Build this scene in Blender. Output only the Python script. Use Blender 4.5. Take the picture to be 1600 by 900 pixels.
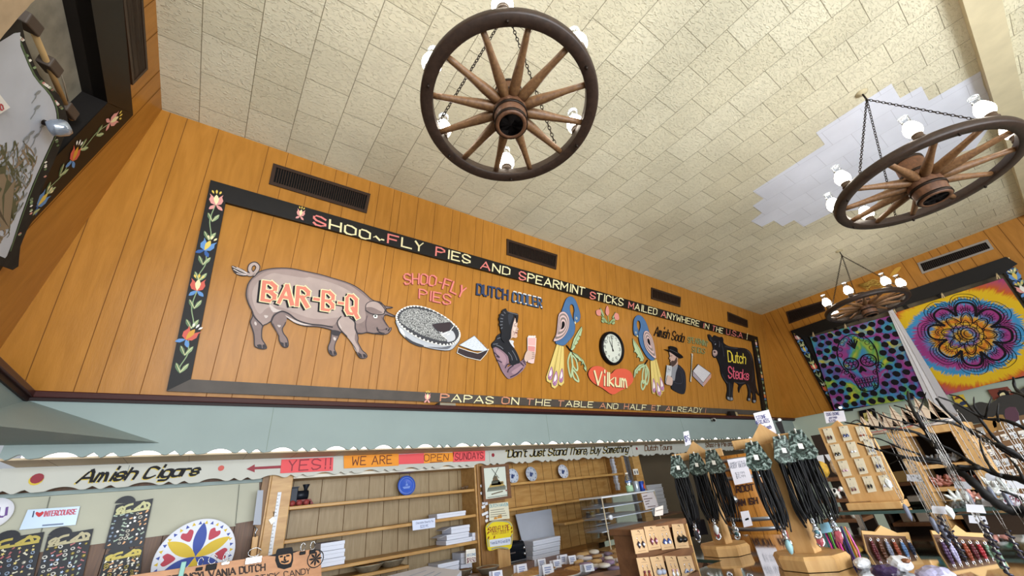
import bpy, bmesh, math, random
from mathutils import Vector as V, Matrix as M
random.seed(7)
SC = bpy.context.scene
COL = SC.collection
for _o in list(bpy.data.objects): bpy.data.objects.remove(_o)
R_ = math.radians
# ------------------------------------------------------------------ camera
FPX = 616.0
def _n(v): v = V(v); return v.normalized()
XC = _n((1710-800, 670-450, FPX)); YC = V((290-800, 835-450, FPX)); YC = (YC-XC*XC.dot(YC)).normalized(); ZC = XC.cross(YC)
EYE = V((0, 0, 1.6))
def ray(px, py):
    r = V((px-800, py-450, FPX)); return V((XC.dot(r), YC.dot(r), ZC.dot(r)))
camd = bpy.data.cameras.new('camera'); cam = bpy.data.objects.new('camera', camd); COL.objects.link(cam)
camd.sensor_width = 36; camd.lens = FPX/1600*36; camd.clip_start = .02
_m = M(((XC[0], -XC[1], -XC[2]), (YC[0], -YC[1], -YC[2]), (ZC[0], -ZC[1], -ZC[2])))
cam.matrix_world = M.Translation(EYE) @ _m.to_4x4()
SC.camera = cam
# ------------------------------------------------------------------ light
SC.view_settings.view_transform = 'Standard'; SC.view_settings.look = 'None'; SC.view_settings.gamma = 1; SC.view_settings.use_curve_mapping = False
SC.view_settings.exposure = -0.05
W = bpy.data.worlds.new('world'); SC.world = W; W.use_nodes = True
W.node_tree.nodes['Background'].inputs[0].default_value = (.86, .92, 1, 1); W.node_tree.nodes['Background'].inputs[1].default_value = .5
def area(name, loc, target, sx, sy, power, color):
    l = bpy.data.lights.new(name, 'AREA'); l.shape = 'RECTANGLE'; l.size = sx; l.size_y = sy; l.energy = power; l.color = color
    o = bpy.data.objects.new(name, l); COL.objects.link(o); o.location = loc
    o.rotation_euler = (V(target)-V(loc)).to_track_quat('-Z', 'Y').to_euler(); return o
area('daylight_front_windows', (2.6, -4.2, 1.7), (3.2, 3, 1.9), 10.0, 2.2, 800, (.9, .95, 1))
area('daylight_door', (-.2, -3.4, 1.9), (2, 3, 2.2), 1.6, 2.2, 130, (.85, .93, 1))
LAMP_E = 20.0
# ------------------------------------------------------------------ materials
def lin(h):
    if not isinstance(h, str): return tuple(h)
    h = h.lstrip('#'); c = [int(h[i:i+2], 16)/255 for i in (0, 2, 4)]
    return tuple(x/12.92 if x <= .04045 else ((x+.055)/1.055)**2.4 for x in c)
_mc = {}
def mat(h, rough=.6, metal=0, name=None, vary=0, vscale=30, bump=0, spec=.28, stretch=None):
    key = (h, rough, metal, vary, vscale, bump, spec, stretch)
    if key in _mc: return _mc[key]
    m = bpy.data.materials.new(name or 'paint_'+str(h).strip('#')); m.use_nodes = True; nt = m.node_tree; b = nt.nodes['Principled BSDF']
    c = lin(h); b.inputs['Base Color'].default_value = (*c, 1); b.inputs['Roughness'].default_value = rough; b.inputs['Metallic'].default_value = metal
    b.inputs['Specular IOR Level'].default_value = spec
    if vary or bump:
        tc = nt.nodes.new('ShaderNodeTexCoord'); mp = nt.nodes.new('ShaderNodeMapping'); nt.links.new(tc.outputs['Object'], mp.inputs[0])
        if stretch: mp.inputs['Scale'].default_value = stretch
        no = nt.nodes.new('ShaderNodeTexNoise'); no.inputs['Scale'].default_value = vscale; no.inputs['Detail'].default_value = 5; nt.links.new(mp.outputs[0], no.inputs[0])
        if vary:
            r = nt.nodes.new('ShaderNodeValToRGB'); e = r.color_ramp.elements
            e[0].position = .3; e[1].position = .7
            e[0].color = (*[x*(1-vary) for x in c], 1); e[1].color = (*[min(1, x*(1+vary)) for x in c], 1)
            nt.links.new(no.outputs[0], r.inputs[0]); nt.links.new(r.outputs[0], b.inputs['Base Color'])
        if bump:
            bp = nt.nodes.new('ShaderNodeBump'); bp.inputs['Strength'].default_value = bump; bp.inputs['Distance'].default_value = .01
            nt.links.new(no.outputs[0], bp.inputs['Height']); nt.links.new(bp.outputs[0], b.inputs['Normal'])
    _mc[key] = m; return m
def emit(h, s, name):
    k = ('e', h, s)
    if k in _mc: return _mc[k]
    m = bpy.data.materials.new(name); m.use_nodes = True; b = m.node_tree.nodes['Principled BSDF']
    b.inputs['Base Color'].default_value = (.8, .8, .8, 1); b.inputs['Emission Color'].default_value = (*lin(h), 1); b.inputs['Emission Strength'].default_value = s
    _mc[k] = m; return m
def glass(tint='f2f8f8', base=.12, name='clear_glass', rough=.03):
    k = ('g', tint, base)
    if k in _mc: return _mc[k]
    m = bpy.data.materials.new(name); m.use_nodes = True; nt = m.node_tree; nt.nodes.clear()
    o = nt.nodes.new('ShaderNodeOutputMaterial'); mx = nt.nodes.new('ShaderNodeMixShader'); t = nt.nodes.new('ShaderNodeBsdfTransparent'); g = nt.nodes.new('ShaderNodeBsdfGlossy'); fr = nt.nodes.new('ShaderNodeFresnel')
    ad = nt.nodes.new('ShaderNodeMath'); ad.operation = 'ADD'; ad.inputs[1].default_value = base-.02; ad.use_clamp = True; fr.inputs[0].default_value = 1.4
    t.inputs[0].default_value = (*lin(tint), 1); g.inputs['Roughness'].default_value = rough
    nt.links.new(fr.outputs[0], ad.inputs[0]); nt.links.new(ad.outputs[0], mx.inputs[0]); nt.links.new(t.outputs[0], mx.inputs[1]); nt.links.new(g.outputs[0], mx.inputs[2]); nt.links.new(mx.outputs[0], o.inputs[0])
    _mc[k] = m; return m
# ------------------------------------------------------------------ mesh builder
_root = {}
class MB:
    def __init__(s): s.v = []; s.f = []; s.mi = []; s.mats = []; s.sm = []
    def m(s, mt):
        if mt not in s.mats: s.mats.append(mt)
        return s.mats.index(mt)
    def add(s, vs, fs, mt, smooth=False):
        n = len(s.v); s.v += [tuple(x) for x in vs]; k = s.m(mt)
        for f in fs: s.f.append([i+n for i in f]); s.mi.append(k); s.sm.append(smooth)
    def quad(s, a, b, c, d, mt): s.add([a, b, c, d], [(0, 1, 2, 3)], mt)
    def poly(s, pts, mt): s.add(pts, [list(range(len(pts)))], mt)
    def prism(s, pts, off, mt, side=None):
        n = len(pts); off = V(off); p2 = [V(p)+off for p in pts]
        s.add(p2, [list(range(n))], mt); s.add(pts, [list(range(n))[::-1]], side or mt)
        s.add(list(pts)+p2, [(i, (i+1) % n, n+(i+1) % n, n+i) for i in range(n)], side or mt)
    def box(s, lo, hi, mt, mx=None, bev=0):
        x0, y0, z0 = lo; x1, y1, z1 = hi
        if bev:
            b = bev; bm = bmesh.new(); bmesh.ops.create_cube(bm, size=1)
            for v in bm.verts: v.co = V(((x0+x1)/2+v.co.x*(x1-x0), (y0+y1)/2+v.co.y*(y1-y0), (z0+z1)/2+v.co.z*(z1-z0)))
            bmesh.ops.bevel(bm, geom=bm.edges[:], offset=b, segments=2, affect='EDGES', profile=.5)
            bm.verts.index_update(); vs = [v.co.copy() for v in bm.verts]; fs = [[v.index for v in f.verts] for f in bm.faces]; bm.free()
        else:
            vs = [V(p) for p in ((x0, y0, z0), (x1, y0, z0), (x1, y1, z0), (x0, y1, z0), (x0, y0, z1), (x1, y0, z1), (x1, y1, z1), (x0, y1, z1))]
            fs = [(0, 3, 2, 1), (4, 5, 6, 7), (0, 1, 5, 4), (1, 2, 6, 5), (2, 3, 7, 6), (3, 0, 4, 7)]
        if mx is not None: vs = [mx @ v for v in vs]
        s.add(vs, fs, mt)
    def beam(s, a, b, w, h, mt, up=(0, 0, 1), bev=0):
        a = V(a); b = V(b); d = b-a; L = d.length; d.normalize(); u = V(up); u = (u-d*u.dot(d)).normalized(); r = d.cross(u)
        mx = M((( d.x, r.x, u.x, a.x), (d.y, r.y, u.y, a.y), (d.z, r.z, u.z, a.z), (0, 0, 0, 1)))
        s.box((0, -w/2, -h/2), (L, w/2, h/2), mt, mx, bev)
    def tube(s, pts, r, mt, n=8, closed=False, caps=True):
        pts = [V(p) for p in pts]; N = len(pts); rr = r if isinstance(r, (list, tuple)) else [r]*N; vs = []; u = None
        for i, p in enumerate(pts):
            if closed: t = pts[(i+1) % N]-pts[i-1]
            else: t = pts[min(i+1, N-1)]-pts[max(i-1, 0)]
            t = t.normalized() if t.length > 1e-9 else V((0, 0, 1))
            if u is None: u = t.orthogonal().normalized()
            else:
                u = u-t*u.dot(t); u = u.normalized() if u.length > 1e-6 else t.orthogonal().normalized()
            w = t.cross(u)
            vs += [p+(u*math.cos(2*math.pi*k/n)+w*math.sin(2*math.pi*k/n))*rr[i] for k in range(n)]
        fs = []
        for i in range(N if closed else N-1):
            a = i*n; b = ((i+1) % N)*n
            fs += [(a+k, a+(k+1) % n, b+(k+1) % n, b+k) for k in range(n)]
        if caps and not closed: fs += [tuple(range(n))[::-1], tuple(range((N-1)*n, N*n))]
        s.add(vs, fs, mt, True)
    def lathe(s, prof, mt, o=(0, 0, 0), n=24, mx=None, sx=1, sy=1, smooth=True):
        vs = []; fs = []
        for r, z in prof: vs += [V((r*sx*math.cos(2*math.pi*k/n), r*sy*math.sin(2*math.pi*k/n), z)) for k in range(n)]
        for i in range(len(prof)-1): fs += [(i*n+k, i*n+(k+1) % n, (i+1)*n+(k+1) % n, (i+1)*n+k) for k in range(n)]
        if prof[0][0] > 1e-5: fs.append(tuple(range(n))[::-1])
        if prof[-1][0] > 1e-5: fs.append(tuple(range((len(prof)-1)*n, len(prof)*n)))
        o = V(o); vs = [(mx @ v if mx is not None else v)+o for v in vs]; s.add(vs, fs, mt, smooth)
    def ball(s, c, r, mt, n=10, sc=(1, 1, 1)):
        h = n//2+1; pr = [(max(1e-6, math.sin(math.pi*i/h)), -math.cos(math.pi*i/h)) for i in range(h+1)]
        vs = []; fs = []
        for a, z in pr: vs += [V((c[0]+r*sc[0]*a*math.cos(2*math.pi*k/n), c[1]+r*sc[1]*a*math.sin(2*math.pi*k/n), c[2]+r*sc[2]*z)) for k in range(n)]
        for i in range(h): fs += [(i*n+k, i*n+(k+1) % n, (i+1)*n+(k+1) % n, (i+1)*n+k) for k in range(n)]
        s.add(vs, fs, mt, True)
    def rock(s, c, r, mt, seed=0, sc=(1, 1, 1), rough=.35, sub=2):
        bm = bmesh.new(); bmesh.ops.create_icosphere(bm, subdivisions=sub, radius=1); rn = random.Random(seed)
        for v in bm.verts:
            k = 1+rough*(rn.random()-.6); v.co = V((c[0]+v.co.x*r*sc[0]*k, c[1]+v.co.y*r*sc[1]*k, c[2]+v.co.z*r*sc[2]*k))
        bm.verts.index_update(); s.add([v.co.copy() for v in bm.verts], [[v.index for v in f.verts] for f in bm.faces], mt); bm.free()
    def build(s, name, parent=None, origin=None):
        me = bpy.data.meshes.new(name)
        if parent is not None: org = _root[parent.name]
        elif origin is not None: org = V(origin)
        else:
            xs = [p[0] for p in s.v]; ys = [p[1] for p in s.v]; zs = [p[2] for p in s.v]; org = V(((min(xs)+max(xs))/2, (min(ys)+max(ys))/2, min(zs)))
        me.from_pydata([V(p)-org for p in s.v], [], s.f)
        for m_ in s.mats: me.materials.append(m_)
        for p, k, q in zip(me.polygons, s.mi, s.sm): p.material_index = k; p.use_smooth = q
        me.validate(); me.update(); o = bpy.data.objects.new(name, me); COL.objects.link(o)
        if parent is not None: o.parent = parent
        else: o.location = org
        _root[o.name] = org; return o
def tag(o, label=None, cat=None, group=None, kind=None):
    if label: o['label'] = label
    if cat: o['category'] = cat
    if group: o['group'] = group
    if kind: o['kind'] = kind
    return o
def thing(name, label, cat, loc=(0, 0, 0), group=None):
    o = bpy.data.objects.new(name, None); o.empty_display_size = .05; COL.objects.link(o); o.location = loc; _root[o.name] = V(loc); return tag(o, label, cat, group)
def st(mb, name, parent=None): return tag(mb.build(name, parent), kind='structure' if parent is None else None)
def dup(root, mx=None, label=None, group=None):
    r = root.copy(); COL.objects.link(r)
    def rec(a, b):
        for ch in a.children:
            c = ch.copy(); COL.objects.link(c); c.parent = b; c.matrix_parent_inverse = ch.matrix_parent_inverse; rec(ch, c)
    rec(root, r)
    if mx is not None: r.matrix_basis = mx
    return tag(r, label, None, group)
# ------------------------------------------------------------------ planes and pixel helpers
class Plane:
    """a flat surface of the room; n points INTO the room; u,v span it"""
    def __init__(s, p, n, u): s.p = V(p); s.n = _n(n); s.u = _n(u); s.v = s.n.cross(s.u).normalized()
    def hit(s, px, py, off=0):
        r = ray(px, py); return EYE+r*(((s.p-EYE).dot(s.n)+off)/r.dot(s.n))
    def hits(s, pts, off=0): return [s.hit(x, y, off) for x, y in pts]
    def mx(s): return M(((s.u.x, s.v.x, s.n.x, s.p.x), (s.u.y, s.v.y, s.n.y, s.p.y), (s.u.z, s.v.z, s.n.z, s.p.z), (0, 0, 0, 1)))
def atY(px, py, y): r = ray(px, py); return EYE+r*((y)/r.y)
def atZ(px, py, z): r = ray(px, py); return EYE+r*((z-1.6)/r.z)
def atX(px, py, x): r = ray(px, py); return EYE+r*(x/r.x)
def planeY(y): return Plane((0, y, 1.6), (0, -1, 0), (1, 0, 0))
def planeX(x): return Plane((x, 0, 1.6), (-1, 0, 0), (0, -1, 0))
def K(ox, oy, s):
    def f(*a):
        if len(a) == 1 and isinstance(a[0], str): q = [float(t) for t in a[0].replace(',', ' ').split()]
        else: q = list(a)
        return [(ox+q[i]/s, oy+q[i+1]/s) for i in range(0, len(q), 2)]
    return f
def sm(pts, n=4, closed=True):
    N = len(pts); out = []
    rng = range(N) if closed else range(N-1)
    for i in rng:
        g = (lambda k: pts[k % N]) if closed else (lambda k: pts[max(0, min(N-1, k))])
        p0, p1, p2, p3 = g(i-1), g(i), g(i+1), g(i+2)
        for k in range(n):
            t = k/n
            out.append(tuple(.5*(2*p1[c]+(p2[c]-p0[c])*t+(2*p0[c]-5*p1[c]+4*p2[c]-p3[c])*t*t+(3*p1[c]-p0[c]-3*p2[c]+p3[c])*t**3) for c in range(len(p1))))
    if not closed: out.append(tuple(pts[-1]))
    return out
_sk = [0]
def stroke3(mb, pts, w, n, mt, thick=0, nib=None):
    """a painted line (or raised bar) along 3-D points lying on a surface with normal n"""
    n = V(n)
    for a, b in zip(pts, pts[1:]):
        a = V(a); b = V(b); d = b-a
        if d.length < 1e-7: continue
        d.normalize(); q = n.cross(d); ww = w; _sk[0] = (_sk[0]+1) % 11; lift = n*(4e-5*_sk[0]); a = a+lift; b = b+lift
        if nib is not None: ww = w*(.42+.68*abs(d.dot(nib[1])*nib[2]-d.dot(nib[0])*nib[3]))
        e = d*w*.36; q = q*ww*.5
        P = [a-e-q, b+e-q, b+e+q, a-e+q]
        if thick: mb.prism(P, n*thick, mt)
        else: mb.poly(P, mt)
GL = {'A': '023862 1444', 'B': '02083857563505 3554533202', 'C': '5738180703123253', 'D': '02083857533202', 'E': '58080252 0545', 'F': '580802 0545', 'G': '573818070312325355 5535', 'H': '0208 5258 0555', 'I': '1218', 'J': '4843321203', 'K': '0208 580552', 'L': '080252', 'M': '0208346862', 'N': '02085258', 'O': '120307183857533212', 'P': '02083857563505', 'Q': '120307183857533212 3461', 'R': '02083857563505 2552', 'S': '5738180706155453321203', 'T': '0858 2822', 'U': '080312325358', 'V': '083268', 'W': '0812365268', 'X': '0258 0852', 'Y': '082548 2522', 'Z': '08580252',
 'a': '461605031232434642', 'b': '0802 05163645433212', 'c': '4536160503123243', 'd': '4842 43321203051636', 'e': '04444536160503123243', 'f': '48382722 0646', 'g': '4641301000 4536160503123243', 'h': '0802 0516364542', 'i': '1612 1819', 'j': '16110100 1819', 'k': '0802 460442', 'l': '1812', 'm': '0602 05162522 25364552', 'n': '0602 0516364542', 'o': '16050312324345361636', 'p': '0600 0516364543321203', 'q': '4640 4536160503123243', 'r': '0602 051636', 's': '45361605143443321203', 't': '18132232 0636', 'u': '06031232434642', 'v': '062246', 'w': '0612253246', 'x': '0642 0246', 'y': '0622 4610', 'z': '06460242',
 '0': '120307183857533212', '1': '072822', '2': '071838575602 0252', '3': '07183857563525 3554533202', '4': '42480454', '5': '58080535545332 02', '6': '5838050312325354451 5', '7': '085822', '8': '1607183857 5615030212325354 15', '9': '5515060718485752', '-': '1535', '~': '0516344555', '!': '1814 1213', '.': '1213', ',': '1301', "'": '1817', '"': '1817 3837', '$': '5738180706155453321203 2921', ' ': '', '&': '5213182726035243'}
def text(mb, pl, s, quad, w, mt, off=.001, thick=0, slant=0, colors=None, nib=True, smooth=0, gap=1.6, shift=(0, 0), bend=0):
    """lettering: quad = pixel corners (bottom-left, bottom-right, top-right, top-left) on plane pl"""
    tot = 0; lay = []
    for ch in s:
        g = GL.get(ch, '').replace(' ', '|'); st_ = [[(int(t[i]), int(t[i+1])) for i in range(0, len(t)-1, 2)] for t in g.split('|') if t]
        wd = max([p[0] for t in st_ for p in t], default=2.2); lay.append((tot, st_, ch)); tot += wd+gap
    tot -= gap; A, B, C, D = [pl.hit(*p, off) for p in quad]
    ex = ((B-A)+(C-D))*.5; ez = ((D-A)+(C-B))*.5; hgt = ez.length; exn = ex.normalized(); ezn = ez.normalized(); na = R_(35)
    nb = (exn, ezn, math.cos(na), math.sin(na)) if nib else None
    for k, (x0, st_, ch) in enumerate(lay):
        m_ = colors[k] if colors else mt
        for t in st_:
            if smooth: t = sm(t, 3, False)
            P = []
            for x, y in t:
                a = (x0+x)/tot; b = (y-2)/6+bend*4*a*(1-a)
                a += slant*b*hgt/ex.length; P.append(A.lerp(B, a).lerp(D.lerp(C, a), b)+exn*shift[0]*hgt+ezn*shift[1]*hgt)
            stroke3(mb, P, w*hgt, pl.n, m_, thick, nb)
    return mb
# ------------------------------------------------------------------ the room shell
T13 = math.tan(R_(13)); TL = math.tan(R_(9.5)); TR = math.tan(R_(11))
CZ = 4.4; BY = 2.96; LX = -.764; RX = 8.86; LEDGE = 2.393
BW = Plane((0, BY, CZ), (0, -math.cos(R_(13)), -math.sin(R_(13))), (1, 0, 0))
LW = Plane((LX, 0, CZ), (math.cos(R_(9.5)), 0, -math.sin(R_(9.5))), (0, 1, 0))
RW = Plane((RX, 0, CZ), (-math.cos(R_(11)), 0, -math.sin(R_(11))), (0, -1, 0))
def slab(mb, pl, pts, o0, o1, mt, side=None):
    P = pl.hits(pts, o1); mb.prism([p-pl.n*(o1-o0) for p in P], pl.n*(o1-o0), mt, side)
def flat(mb, pl, pts, off, mt): mb.poly(pl.hits(pts, off), mt)
def wood(h, dark, rough, name, sc=(1.3, .25, 1), coat=0):
    m = bpy.data.materials.new(name); m.use_nodes = True; nt = m.node_tree; b = nt.nodes['Principled BSDF']; L = nt.links.new
    tc = nt.nodes.new('ShaderNodeTexCoord'); mp = nt.nodes.new('ShaderNodeMapping'); mp.inputs['Scale'].default_value = sc; L(tc.outputs['Object'], mp.inputs[0])
    n1 = nt.nodes.new('ShaderNodeTexNoise'); n1.inputs['Scale'].default_value = 9; n1.inputs['Detail'].default_value = 7; n1.inputs['Distortion'].default_value = .6; L(mp.outputs[0], n1.inputs[0])
    r = nt.nodes.new('ShaderNodeValToRGB'); e = r.color_ramp.elements; e[0].position = .3; e[1].position = .72; e[0].color = (*lin(dark), 1); e[1].color = (*lin(h), 1)
    L(n1.outputs[0], r.inputs[0]); L(r.outputs[0], b.inputs['Base Color']); b.inputs['Roughness'].default_value = rough; b.inputs['Coat Weight'].default_value = coat; b.inputs['Coat Roughness'].default_value = .2
    n2 = nt.nodes.new('ShaderNodeTexNoise'); n2.inputs['Scale'].default_value = 60; L(mp.outputs[0], n2.inputs[0])
    bp = nt.nodes.new('ShaderNodeBump'); bp.inputs['Strength'].default_value = .05; bp.inputs['Distance'].default_value = .01; L(n2.outputs[0], bp.inputs['Height']); L(bp.outputs[0], b.inputs['Normal'])
    return m
M_panel = wood('b57c34', 'a46e2a', .3, 'wood_panelling', (2.2, .35, 1)); M_panel.node_tree.nodes['Principled BSDF'].inputs['Specular IOR Level'].default_value = .16
M_groove = mat('744818', .8, name='panel_groove')
M_ship = wood('a18c69', '907b58', .5, 'shelf_boards', (6, 1, .8))
M_oak = wood('c39a5c', 'a97c40', .42, 'shelf_wood', (.6, 3, 3))
M_pine = wood('d4ab74', 'bd9058', .5, 'pine', (4, 4, .7))
M_walnut = wood('7a5335', '5e3d26', .5, 'walnut', (1, 3, 3))
M_black = mat('130f0c', .5, name='frame_black', vary=.2, vscale=14, spec=.25)
M_green = mat('8a9896', .55, name='mint_paint', vary=.04, vscale=3)
def onplane(name, pl, pts, mt, extra=()):
    """wall as an object whose own x,y run along the wall, so the grain follows it"""
    mx = pl.mx(); inv = mx.inverted(); me = bpy.data.meshes.new(name); vs = []; fs = []; mi = []
    for P, k in [(pts, 0)]+[(q, 1) for q in extra]:
        n = len(vs); vs += [inv @ V(p) for p in P]; fs.append(list(range(n, n+len(P)))); mi.append(k)
    me.from_pydata(vs, [], fs); me.materials.append(mt); me.materials.append(M_groove)
    for p, k in zip(me.polygons, mi): p.material_index = k
    o = bpy.data.objects.new(name, me); COL.objects.link(o); o.matrix_world = mx; return tag(o, kind='structure')
zb = LEDGE-.01; hb = CZ-zb
def bwp(x, z, off=0): return V((x, BY+(CZ-z)*T13, z))+BW.n*off
# back wall with its panel grooves, measured along the foot of the wall
gx = [BW.hit(x, y).x for x, y in [(45, 582), (117, 605), (154, 605), (221, 606), (329, 592), (368, 595), (417, 598), (463, 601), (486, 602), (529, 604), (547, 605), (575, 607), (588, 608), (620, 610), (652, 612), (684, 614), (698, 615), (727, 616), (740, 617), (760, 618), (773, 619), (790, 620), (814, 621), (846, 623), (876, 625)]]
rg = random.Random(3); x = gx[-1]
while x < 9.1:
    x += rg.choice([.1, .14, .2, .26, .3]); gx.append(x)
gro = []
for x in gx:
    w = .0022
    xt = x
    if x < 9: gro.append([bwp(x-w, zb, .0012), bwp(x+w, zb, .0012), bwp(xt+w, CZ-.001, .0012), bwp(xt-w, CZ-.001, .0012)])
onplane('wall_back', BW, [bwp(LX-hb*TL, zb), bwp(RX+hb*TR, zb), bwp(RX, CZ), bwp(LX, CZ)], M_panel, gro)
def lwp(y, z, off=0): return V((LX-(CZ-z)*TL, y, z))+LW.n*off
def rwp(y, z, off=0): return V((RX+(CZ-z)*TR, y, z))+RW.n*off
gro = []
for y in [2.75, 2.6, 2.3, 2.08, 1.7, 1.44, 1.1, .8, .5, .2, -.2, -.6, -1]:
    z0_ = zb if y > 2.5 else 4.22
    gro.append([lwp(y-.003, z0_, .0012), lwp(y-.003, CZ, .0012), lwp(y+.003, CZ, .0012), lwp(y+.003, z0_, .0012)])
wo = LW.hits([(142, 0), (168, 160), (-80, 420), (-300, -150), (120, -150)])
ya = [p.y for p in wo]; za = [p.z for p in wo]; w0, w1, zz0, zz1 = 1.2, wo[1].y, wo[2].z, max(wo[1].z, wo[0].z)
onplane('wall_left', LW, [lwp(-4.4, zb), lwp(BY+hb*T13, zb), lwp(BY, CZ), lwp(-4.4, CZ), lwp(-4.4, zz1), lwp(w1, zz1), lwp(w1, zz0), lwp(-4.4, zz0)], M_panel, gro)
gro = []; y = 2.9
while y > -2.3:
    gro.append([rwp(y+.004, zb, .0012), rwp(y-.004, zb, .0012), rwp(y-.004, CZ, .0012), rwp(y+.004, CZ, .0012)]); y -= rg.choice([.1, .15, .2, .28])
onplane('wall_right', RW, [rwp(BY+hb*T13, zb), rwp(-4.4, zb), rwp(-4.4, CZ), rwp(BY, CZ)], M_panel, gro)
# ceiling of cream tiles laid in courses
def tilemat(c1, c2, mort, name, bump=.9):
    m = bpy.data.materials.new(name); m.use_nodes = True; nt = m.node_tree; b = nt.nodes['Principled BSDF']; L = nt.links.new
    tc = nt.nodes.new('ShaderNodeTexCoord'); sp = nt.nodes.new('ShaderNodeSeparateXYZ'); cb = nt.nodes.new('ShaderNodeCombineXYZ'); L(tc.outputs['Object'], sp.inputs[0])
    L(sp.outputs['Y'], cb.inputs['X']); L(sp.outputs['X'], cb.inputs['Y'])
    br = nt.nodes.new('ShaderNodeTexBrick'); L(cb.outputs[0], br.inputs['Vector']); br.offset = .5; br.offset_frequency = 2; br.squash = 1
    for k, v in (('Scale', 1), ('Brick Width', .3145), ('Row Height', .2995), ('Mortar Size', .0022), ('Mortar Smooth', .3), ('Bias', -.2)): br.inputs[k].default_value = v
    br.inputs['Color1'].default_value = (*lin(c1), 1); br.inputs['Color2'].default_value = (*lin(c2), 1); br.inputs['Mortar'].default_value = (*lin(mort), 1)
    n0 = nt.nodes.new('ShaderNodeTexNoise'); n0.inputs['Scale'].default_value = 1.6; n0.inputs['Detail'].default_value = 4; L(tc.outputs['Object'], n0.inputs[0])
    rr = nt.nodes.new('ShaderNodeMapRange'); rr.inputs[1].default_value = .3; rr.inputs[2].default_value = .7; rr.inputs[3].default_value = .9; rr.inputs[4].default_value = 1.06; L(n0.outputs[0], rr.inputs[0])
    mu = nt.nodes.new('ShaderNodeMixRGB'); mu.blend_type = 'MULTIPLY'; mu.inputs[0].default_value = 1; L(br.outputs[0], mu.inputs[1])
    L(rr.outputs[0], mu.inputs[2]); L(mu.outputs[0], b.inputs['Base Color'])
    b.inputs['Roughness'].default_value = .7
    mp = nt.nodes.new('ShaderNodeMapping'); mp.inputs['Scale'].default_value = (34, 70, 1); mp.inputs['Rotation'].default_value = (0, 0, .6); L(tc.outputs['Object'], mp.inputs[0])
    n1 = nt.nodes.new('ShaderNodeTexNoise'); n1.inputs['Scale'].default_value = 1; n1.inputs['Detail'].default_value = 4; n1.inputs['Distortion'].default_value = 1.2; L(mp.outputs[0], n1.inputs[0])
    r2 = nt.nodes.new('ShaderNodeMapRange'); r2.inputs[1].default_value = .52; r2.inputs[2].default_value = .75; L(n1.outputs[0], r2.inputs[0])
    ad = nt.nodes.new('ShaderNodeMath'); ad.operation = 'SUBTRACT'; L(r2.outputs[0], ad.inputs[0]); L(br.outputs['Fac'], ad.inputs[1])
    bp = nt.nodes.new('ShaderNodeBump'); bp.inputs['Strength'].default_value = bump; bp.inputs['Distance'].default_value = .006; L(ad.outputs[0], bp.inputs['Height']); L(bp.outputs[0], b.inputs['Normal'])
    return m
M_tile = tilemat('e4ddc2', 'd9d1b4', '8c8266', 'ceiling_tiles'); M_tileW = tilemat('e3e6f2', 'dfe2ee', 'c6c8d4', 'new_white_tiles', .15)
mb = MB(); mb.poly([(LX-.02, BY, CZ), (RX+.02, BY, CZ), (RX+.02, -4.4, CZ), (LX-.02, -4.4, CZ)], M_tile)
ceil = st(mb, 'ceiling'); _o = V((-.1939*2.8, 1.053*2.8, CZ))
ceil.data.transform(M.Translation(ceil.location-_o)); ceil.location = _o; _root['ceiling'] = _o
CP = Plane((0, 0, CZ), (0, 0, -1), (1, 0, 0)); k4 = K(1160, 80, 3.105)
mb = MB(); mb.poly(CP.hits(k4('1155 97 1170 165 1215 250 1225 330 1130 470 1010 505 900 560 800 600 700 650 640 760 430 785 297 852 250 820 195 850 152 822 95 852 42 825 95 785 50 750 103 715 50 680 400 452 357 395 722 157 765 228 868 170 905 240'), .002), M_tileW)
pt = mb.build('white_tile_patch', ceil); tag(pt, 'patch of newer bright white tiles with a stepped edge')
mb = MB(); mb.box((-2.6, -4.5, 0), (10.5, -4.4, CZ), mat('a8a294', .7, name='front_wall_paint')); st(mb, 'wall_front')
mb = MB(); mb.box((-2.6, -4.4, 0), (-2.5, 3.8, zb), mat('9a9684', .7, name='left_wall_paint')); st(mb, 'wall_left')
# floor, beam
mb = MB(); mb.box((-2.6, -4.5, -.05), (10.5, 6, 0), mat('958e82', .6, name='floor_vinyl', vary=.1, vscale=4)); st(mb, 'floor')
b0 = CP.hit(1498, 0); b1 = CP.hit(1531, 111)
mb = MB(); yb = (b0.y+b1.y)/2; mb.box((-.7, yb-.17, CZ-.07), (RX+.01, yb, CZ+.02), mat('cfc3a2', .6, name='beam_cream', vary=.08, vscale=6)); st(mb, 'trim_1')
# dark ledge that carries the sloping walls
M_trim = mat('3a1714', .35, name='ledge_maroon')
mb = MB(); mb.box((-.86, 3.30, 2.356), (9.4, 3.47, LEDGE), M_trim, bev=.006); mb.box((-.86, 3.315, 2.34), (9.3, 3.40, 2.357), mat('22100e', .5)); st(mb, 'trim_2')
mb = MB(); mb.box((-1.25, -2.5, 2.356), (-.835, 3.32, LEDGE), M_trim, bev=.006); mb.box((-1.2, -2.5, 2.33), (-.85, 3.32, 2.357), mat('22100e', .5)); st(mb, 'trim_3')
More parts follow.
